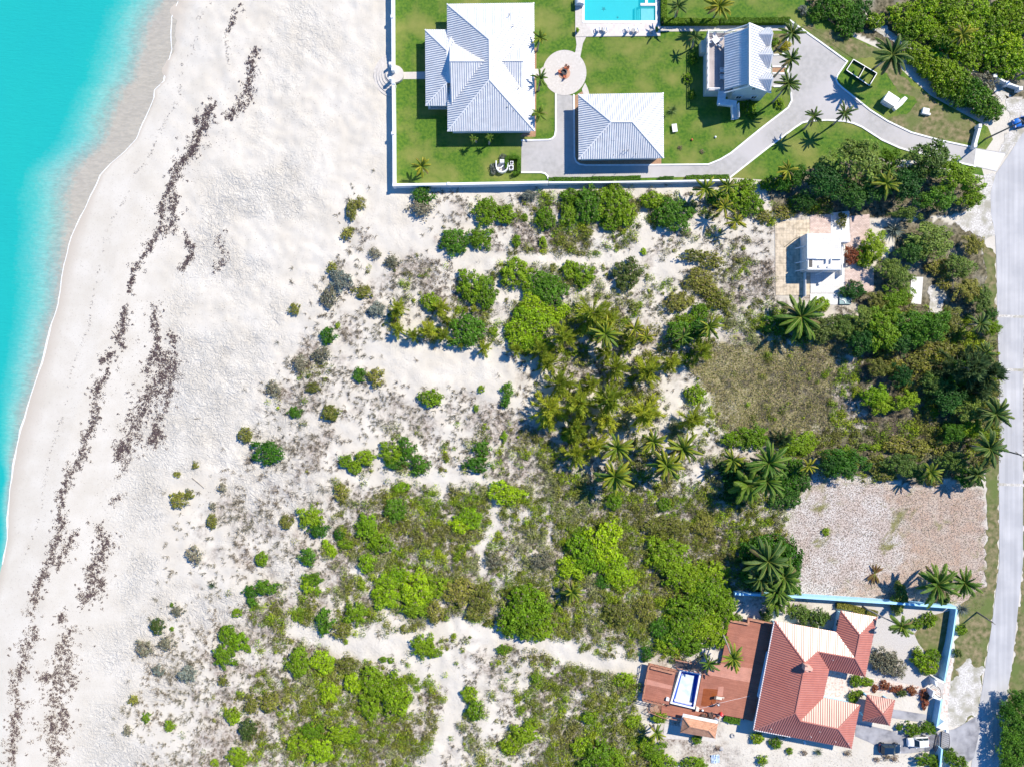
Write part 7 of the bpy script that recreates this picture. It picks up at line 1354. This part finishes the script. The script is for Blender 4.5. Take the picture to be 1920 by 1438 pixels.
bx = thing('cream_crate', 'cream coloured crate at the corner of the blue pool', 'crate', W(1306.5, 1327, zdk), R(-12)); MB().box((0, 0, 0.25), (0.5, 0.7, 0.5)).build('crate', M['cream_wall'], bx, bevel=0.02); MB().box((0, 0, 0.52), (0.54, 0.74, 0.04)).build('lid', M['cream_wall'], bx)
wb = thing('white_deck_box', 'small white box on the upper deck beside the pool', 'box', W(1251, 1308.5, 1.3), R(-12)); MB().box((0, 0, 0.2), (0.5, 0.55, 0.4)).build('box', M['white_plastic'], wb, bevel=0.03); MB().box((0, 0, 0.42), (0.54, 0.59, 0.04)).build('lid', M['white_trim'], wb)
def wood_chair(px, py, rz, label, z=0.55): adirondack(px, py, rz, M['dark_wood'], z, 'deck_chair', label)
wood_chair(1317, 1337, R(40), 'dark timber chair nearest the white bucket on the boardwalk'); wood_chair(1330, 1334, R(100), 'dark timber chair in the middle of the deck clutter'); wood_chair(1324, 1343, R(200), 'dark timber chair beside the hut shelf')
cl = thing('covered_barbecue', 'grey barbecue standing between the hut and the red drum', 'barbecue', W(1342, 1346, 0.4)); cl.location.z = 0.1; MB().box((0, 0, 0.75), (0.9, 0.5, 0.3), R(-40)).build('firebox', M['rim'], cl, bevel=0.05)
for x, y in ((-0.3, 0.35), (0.35, -0.3), (-0.05, 0.5), (0.1, -0.5)): MB().box((x, y, 0.3), (0.05, 0.05, 0.62)).build('leg', M['dark_metal'], cl)
# garden bits on the sand
for px, py, lab in ((1373.5, 1378, 'small round grey stone ring on the white sand'), (1352, 1402, 'grey boulder on the white garden sand')):
    t = thing('garden_stone', lab, 'stone', W(px, py)); MB().lathe((0, 0, -0.03), [(0.32, 0.0), (0.45, 0.1), (0.42, 0.26), (0.22, 0.33)] if 'ring' not in lab else [(0.42, 0), (0.45, 0.18), (0.36, 0.24), (0.22, 0.2), (0.2, 0.05)], 14).build('stone', M['concrete'], t, smooth=True)
t = thing('blue_tarpaulin', 'crumpled blue white tarpaulin on the garden sand', 'tarpaulin', W(1342, 1420)); rs_ = random.Random(4); mb = MB(); n_ = 8; vv = [(0.22 * (i - 4), 0.22 * (j - 4), 0.05 + 0.28 * rs_.random()) for i in range(n_) for j in range(n_)]; mb.add(vv, [(i * n_ + j, (i + 1) * n_ + j, (i + 1) * n_ + j + 1, i * n_ + j + 1) for i in range(n_ - 1) for j in range(n_ - 1)]); mb.build('sheet', plain('faded_tarpaulin', (0.45, 0.55, 0.68), 0.6), t)
t = thing('door_mat', 'small white slab lying under the south eave', 'slab', W(1508.5, 1391), R(25)); MB().box((0, 0, 0.08), (0.4, 0.7, 0.16)).build('slab', M['white_plastic'], t, bevel=0.02)
fd = palm(1642, 1075, 17, 'gold', 1.2, None, 10); PLANTS.pop(); fd.name = 'dead_palm'; fd['label'] = 'fallen dead brown palm lying on the cleared lot'; fd['category'] = 'palm'
db = [frond_mesh(90, 2.6, 0.5, (0.20, 0.09, 0.04), (0.26, 0.12, 0.05)), frond_mesh(91, 2.6, 0.4, (0.24, 0.12, 0.05), (0.22, 0.09, 0.04))]
for i, ch in enumerate(list(fd.children)):
    if ch.name.startswith('frond'): ch.data = db[i % 2]; ch.location = (0, 0, 0.25); ch.rotation_euler = (0, R(20), R(200 + 12 * i) if i % 3 else R(35 + 8 * i)); ch.scale = (0.75,) * 3
    else: ch.scale = (1, 1, 0.2)
for px, py, ang, l_, lab in ((215, 627, -52, 1.7, 'driftwood stick lying beside the seaweed row'), (370, 785 - 0, 5, 1.3, 'short driftwood stick on the upper beach sand'), (372, 905, -40, 3.0, 'long thin driftwood branch among the dune plants')):
    p = W(px, py); p.z = float(ground_z(np.array([px]), np.array([py]))[0]); t = thing('driftwood', lab, 'driftwood', p, R(ang)); MB().tube([(-l_ / 2, 0, 0.06), (0, 0.05, 0.1), (l_ / 2, 0, 0.06)], [0.05, 0.06, 0.03], 6).build('branch', M['bark'], t)
# ---------------------------------------------------------------- labels: what it is, then which one, by the landmark beside it
SPOT = [(760, 600, 'by the sandy casuarina corner'), (850, 440, 'below the white garden wall'), (1000, 420, 'above the upper sand track'), (1150, 390, 'below the boundary wall hedge'), (1250, 400, 'above the bare sand fork'), (900, 540, 'below the upper sand track'), (1000, 600, 'in the dense lime thicket'), (1110, 600, 'among the upper casuarinas'), (1200, 520, 'on the patchy middle sand'), (1100, 760, 'in the main casuarina grove'), (1230, 690, 'on the inland grove edge'), (1300, 600, 'seaward of the dry field'), (1310, 530, 'seaward of the derelict house'),
        (640, 520, 'on the dune below the beach wall'), (660, 400, 'just off the white wall corner'), (600, 670, 'on the open middle dune'), (690, 710, 'on the bare inner sand'), (880, 740, 'on the bare sand hollow'), (530, 760, 'on the seaward middle dune'), (500, 850, 'alone on the lower dune'), (670, 865, 'at the start of the middle path'), (770, 855, 'above the middle sand path'), (900, 855, 'inland on the middle sand path'), (1190, 860, 'in the lower palm grove'), (1270, 850, 'inland in the lower palm grove'), (1420, 880, 'in the big palm cluster'), (1500, 880, 'above the cleared lot corner'),
        (600, 980, 'on the lower scrub edge'), (730, 960, 'in the upper scrub belt'), (700, 1040, 'in the middle scrub belt'), (880, 980, 'beside the white sand gap'), (760, 1110, 'in the lime patch above the winding track'), (660, 1150, 'at the track head'), (880, 1120, 'above the winding track'), (985, 1150, 'at the winding track bend'), (1120, 1040, 'in the inland lime patch'), (1250, 980, 'in the inland olive scrub'), (1250, 1060, 'in the dense inland scrub'), (1310, 1170, 'above the blue pool'), (1440, 1070, 'in the palm clump by the blue wall'), (480, 1110, 'on the far lower dune'), (440, 1200, 'at the edge of the lower beach'),
        (560, 1160, 'on the plants below the lower dune'), (580, 1240, 'just below the winding track'), (720, 1300, 'in the bottom dune thicket'), (480, 1340, 'on the bottom dune edge'), (290, 1180, 'on the lowest open beach'), (310, 1250, 'on the pebbly lower beach'), (270, 1340, 'at the bottom beach corner'), (360, 960, 'on the lower beach brow'), (600, 1390, 'at the bottom of the dune'), (800, 1215, 'in the winding track island'), (890, 1310, 'in the bottom scrub ridge'), (980, 1380, 'in the bottom middle scrub'), (1120, 1410, 'at the bottom inland scrub'), (1200, 1360, 'seaward of the garden hut'), (1235, 1410, 'below the garden hut'),
        (1440, 1400, 'along the south garden edge'), (1520, 1155, 'behind the terracotta roof'), (1610, 1290, 'in the terracotta house courtyard'), (1660, 1240, 'in the walled gravel garden'), (1740, 1190, 'along the blue wall lawn'), (1700, 1295, 'along the rusty garden border'), (1720, 1365, 'beside the parked white car'), (1740, 1425, 'below the black gates'), (1790, 1420, 'outside the black gates'), (1680, 1120, 'astride the blue wall'), (1800, 1180, 'outside the blue wall'), (1650, 1425, 'below the dark blue car'), (1780, 1095, 'at the cleared lot edge'), (1548, 997, 'alone on the cleared lot'),
        (1380, 370, 'beside the driveway bend'), (1470, 370, 'beside the wooded strip'), (1580, 340, 'in the wooded strip by the drive'), (1720, 330, 'inland in the wooded strip'), (1820, 360, 'at the road end of the wood'), (1600, 475, 'against the derelict house'), (1690, 440, 'behind the derelict house'), (1750, 460, 'near the limestone shoulder'), (1690, 540, 'by the pale stone pad'), (1810, 520, 'by the upper road verge'), (1540, 600, 'below the derelict house slabs'), (1650, 620, 'in the thicket below the stone pad'), (1750, 610, 'in the thicket below the bare sand pad'), (1850, 630, 'on the middle road verge'),
        (1680, 690, 'in the pale inland scrub'), (1770, 700, 'in the dark roadside wood'), (1640, 750, 'by the small white clearings'), (1750, 750, 'below the dark roadside wood'), (1850, 800, 'under the road utility pole'), (1590, 850, 'above the cleared lot'), (1700, 860, 'in the hedge above the cleared lot'), (1800, 880, 'by the lower road verge'), (1450, 820, 'below the dry field'), (1900, 1370, 'across the road'), (1010, 140, 'beside the white house'), (890, 260, 'under the white house eave'), (790, 312, 'on the lawn corner'), (1480, 110, 'beside the tall cottage'), (1400, 205, 'below the cottage gable'), (1300, 140, 'under the cottage deck'), (1300, 60, 'behind the cottage deck'), (1310, 15, 'above the pool hedge'),
        (1555, 225, 'beside the curved driveway'), (1673, 105, 'over the framed pen'), (1575, 30, 'at the coral track start'), (1720, 40, 'above the coral track'), (1830, 50, 'in the top corner thicket'), (1890, 90, 'in the far corner thicket'), (1760, 130, 'on the bushy bank'), (1830, 180, 'on the road end of the bank'), (935, 305, 'beside the garden oven'), (1262, 215, 'by the outbuilding wall'), (1350, 1210, 'leaning over the red deck'), (740, 490, 'on the twiggy inner dune'), (680, 550, 'on the grassy inner dune'), (1455, 1130, 'over the blue wall end')]
BIG = 'first second third fourth fifth sixth seventh eighth ninth tenth eleventh twelfth thirteenth fourteenth fifteenth sixteenth'.split()
NUM = 'zero one two three four five six seven eight nine ten eleven twelve thirteen fourteen fifteen sixteen'.split()
def plural(s): return s + ('es' if s.endswith(('sh',)) else 's')
sets = {}
for t, nm, ph, px, py, r_ in PLANTS:
    sp = min(SPOT, key=lambda s: (s[0] - px) ** 2 + (s[1] - py) ** 2); sets.setdefault((nm, ph, sp[2]), []).append((px, py, r_, t))
CAT = {'shrub': 'shrub', 'coconut_palm': 'palm', 'casuarina_tree': 'tree', 'broadleaf_tree': 'tree', 'spiky_plant': 'plant'}
GRP = {'shrub': 'shrubs growing on the dunes and plots', 'coconut_palm': 'coconut palms', 'casuarina_tree': 'casuarina trees', 'broadleaf_tree': 'broadleaf trees', 'spiky_plant': 'spiky plants'}
for (nm, ph, sp), ls in sets.items():
    big = max(ls, key=lambda q: q[2]); ls.sort(key=lambda q: q[0]); n_ = len(ls)
    for i, q in enumerate(ls):
        sz = 'tiny' if q[2] < 0.65 else 'small' if q[2] < 1.1 else 'broad' if q[2] > 2.6 else ''
        if ' by the outbuilding' in ph: lab = ph
        elif n_ == 1: lab = f'{sz} {ph} {sp}'.strip()
        elif n_ == 2 and big[2] > 1.18 * min(ls, key=lambda z: z[2])[2]: lab = f"{'larger' if q is big else 'smaller'} of two {plural(ph)} {sp}"
        elif i == 0: lab = f'most seaward of {NUM[n_]} {plural(ph)} {sp}'
        elif i == n_ - 1: lab = f'most inland of {NUM[n_]} {plural(ph)} {sp}'
        else: lab = f'{BIG[i]} from the sea of {NUM[n_]} {plural(ph)} {sp}'
        w_ = lab.split(); tag(q[3], ' '.join(w_[:16]), CAT[nm], GRP[nm])
print('plants', len(PLANTS))
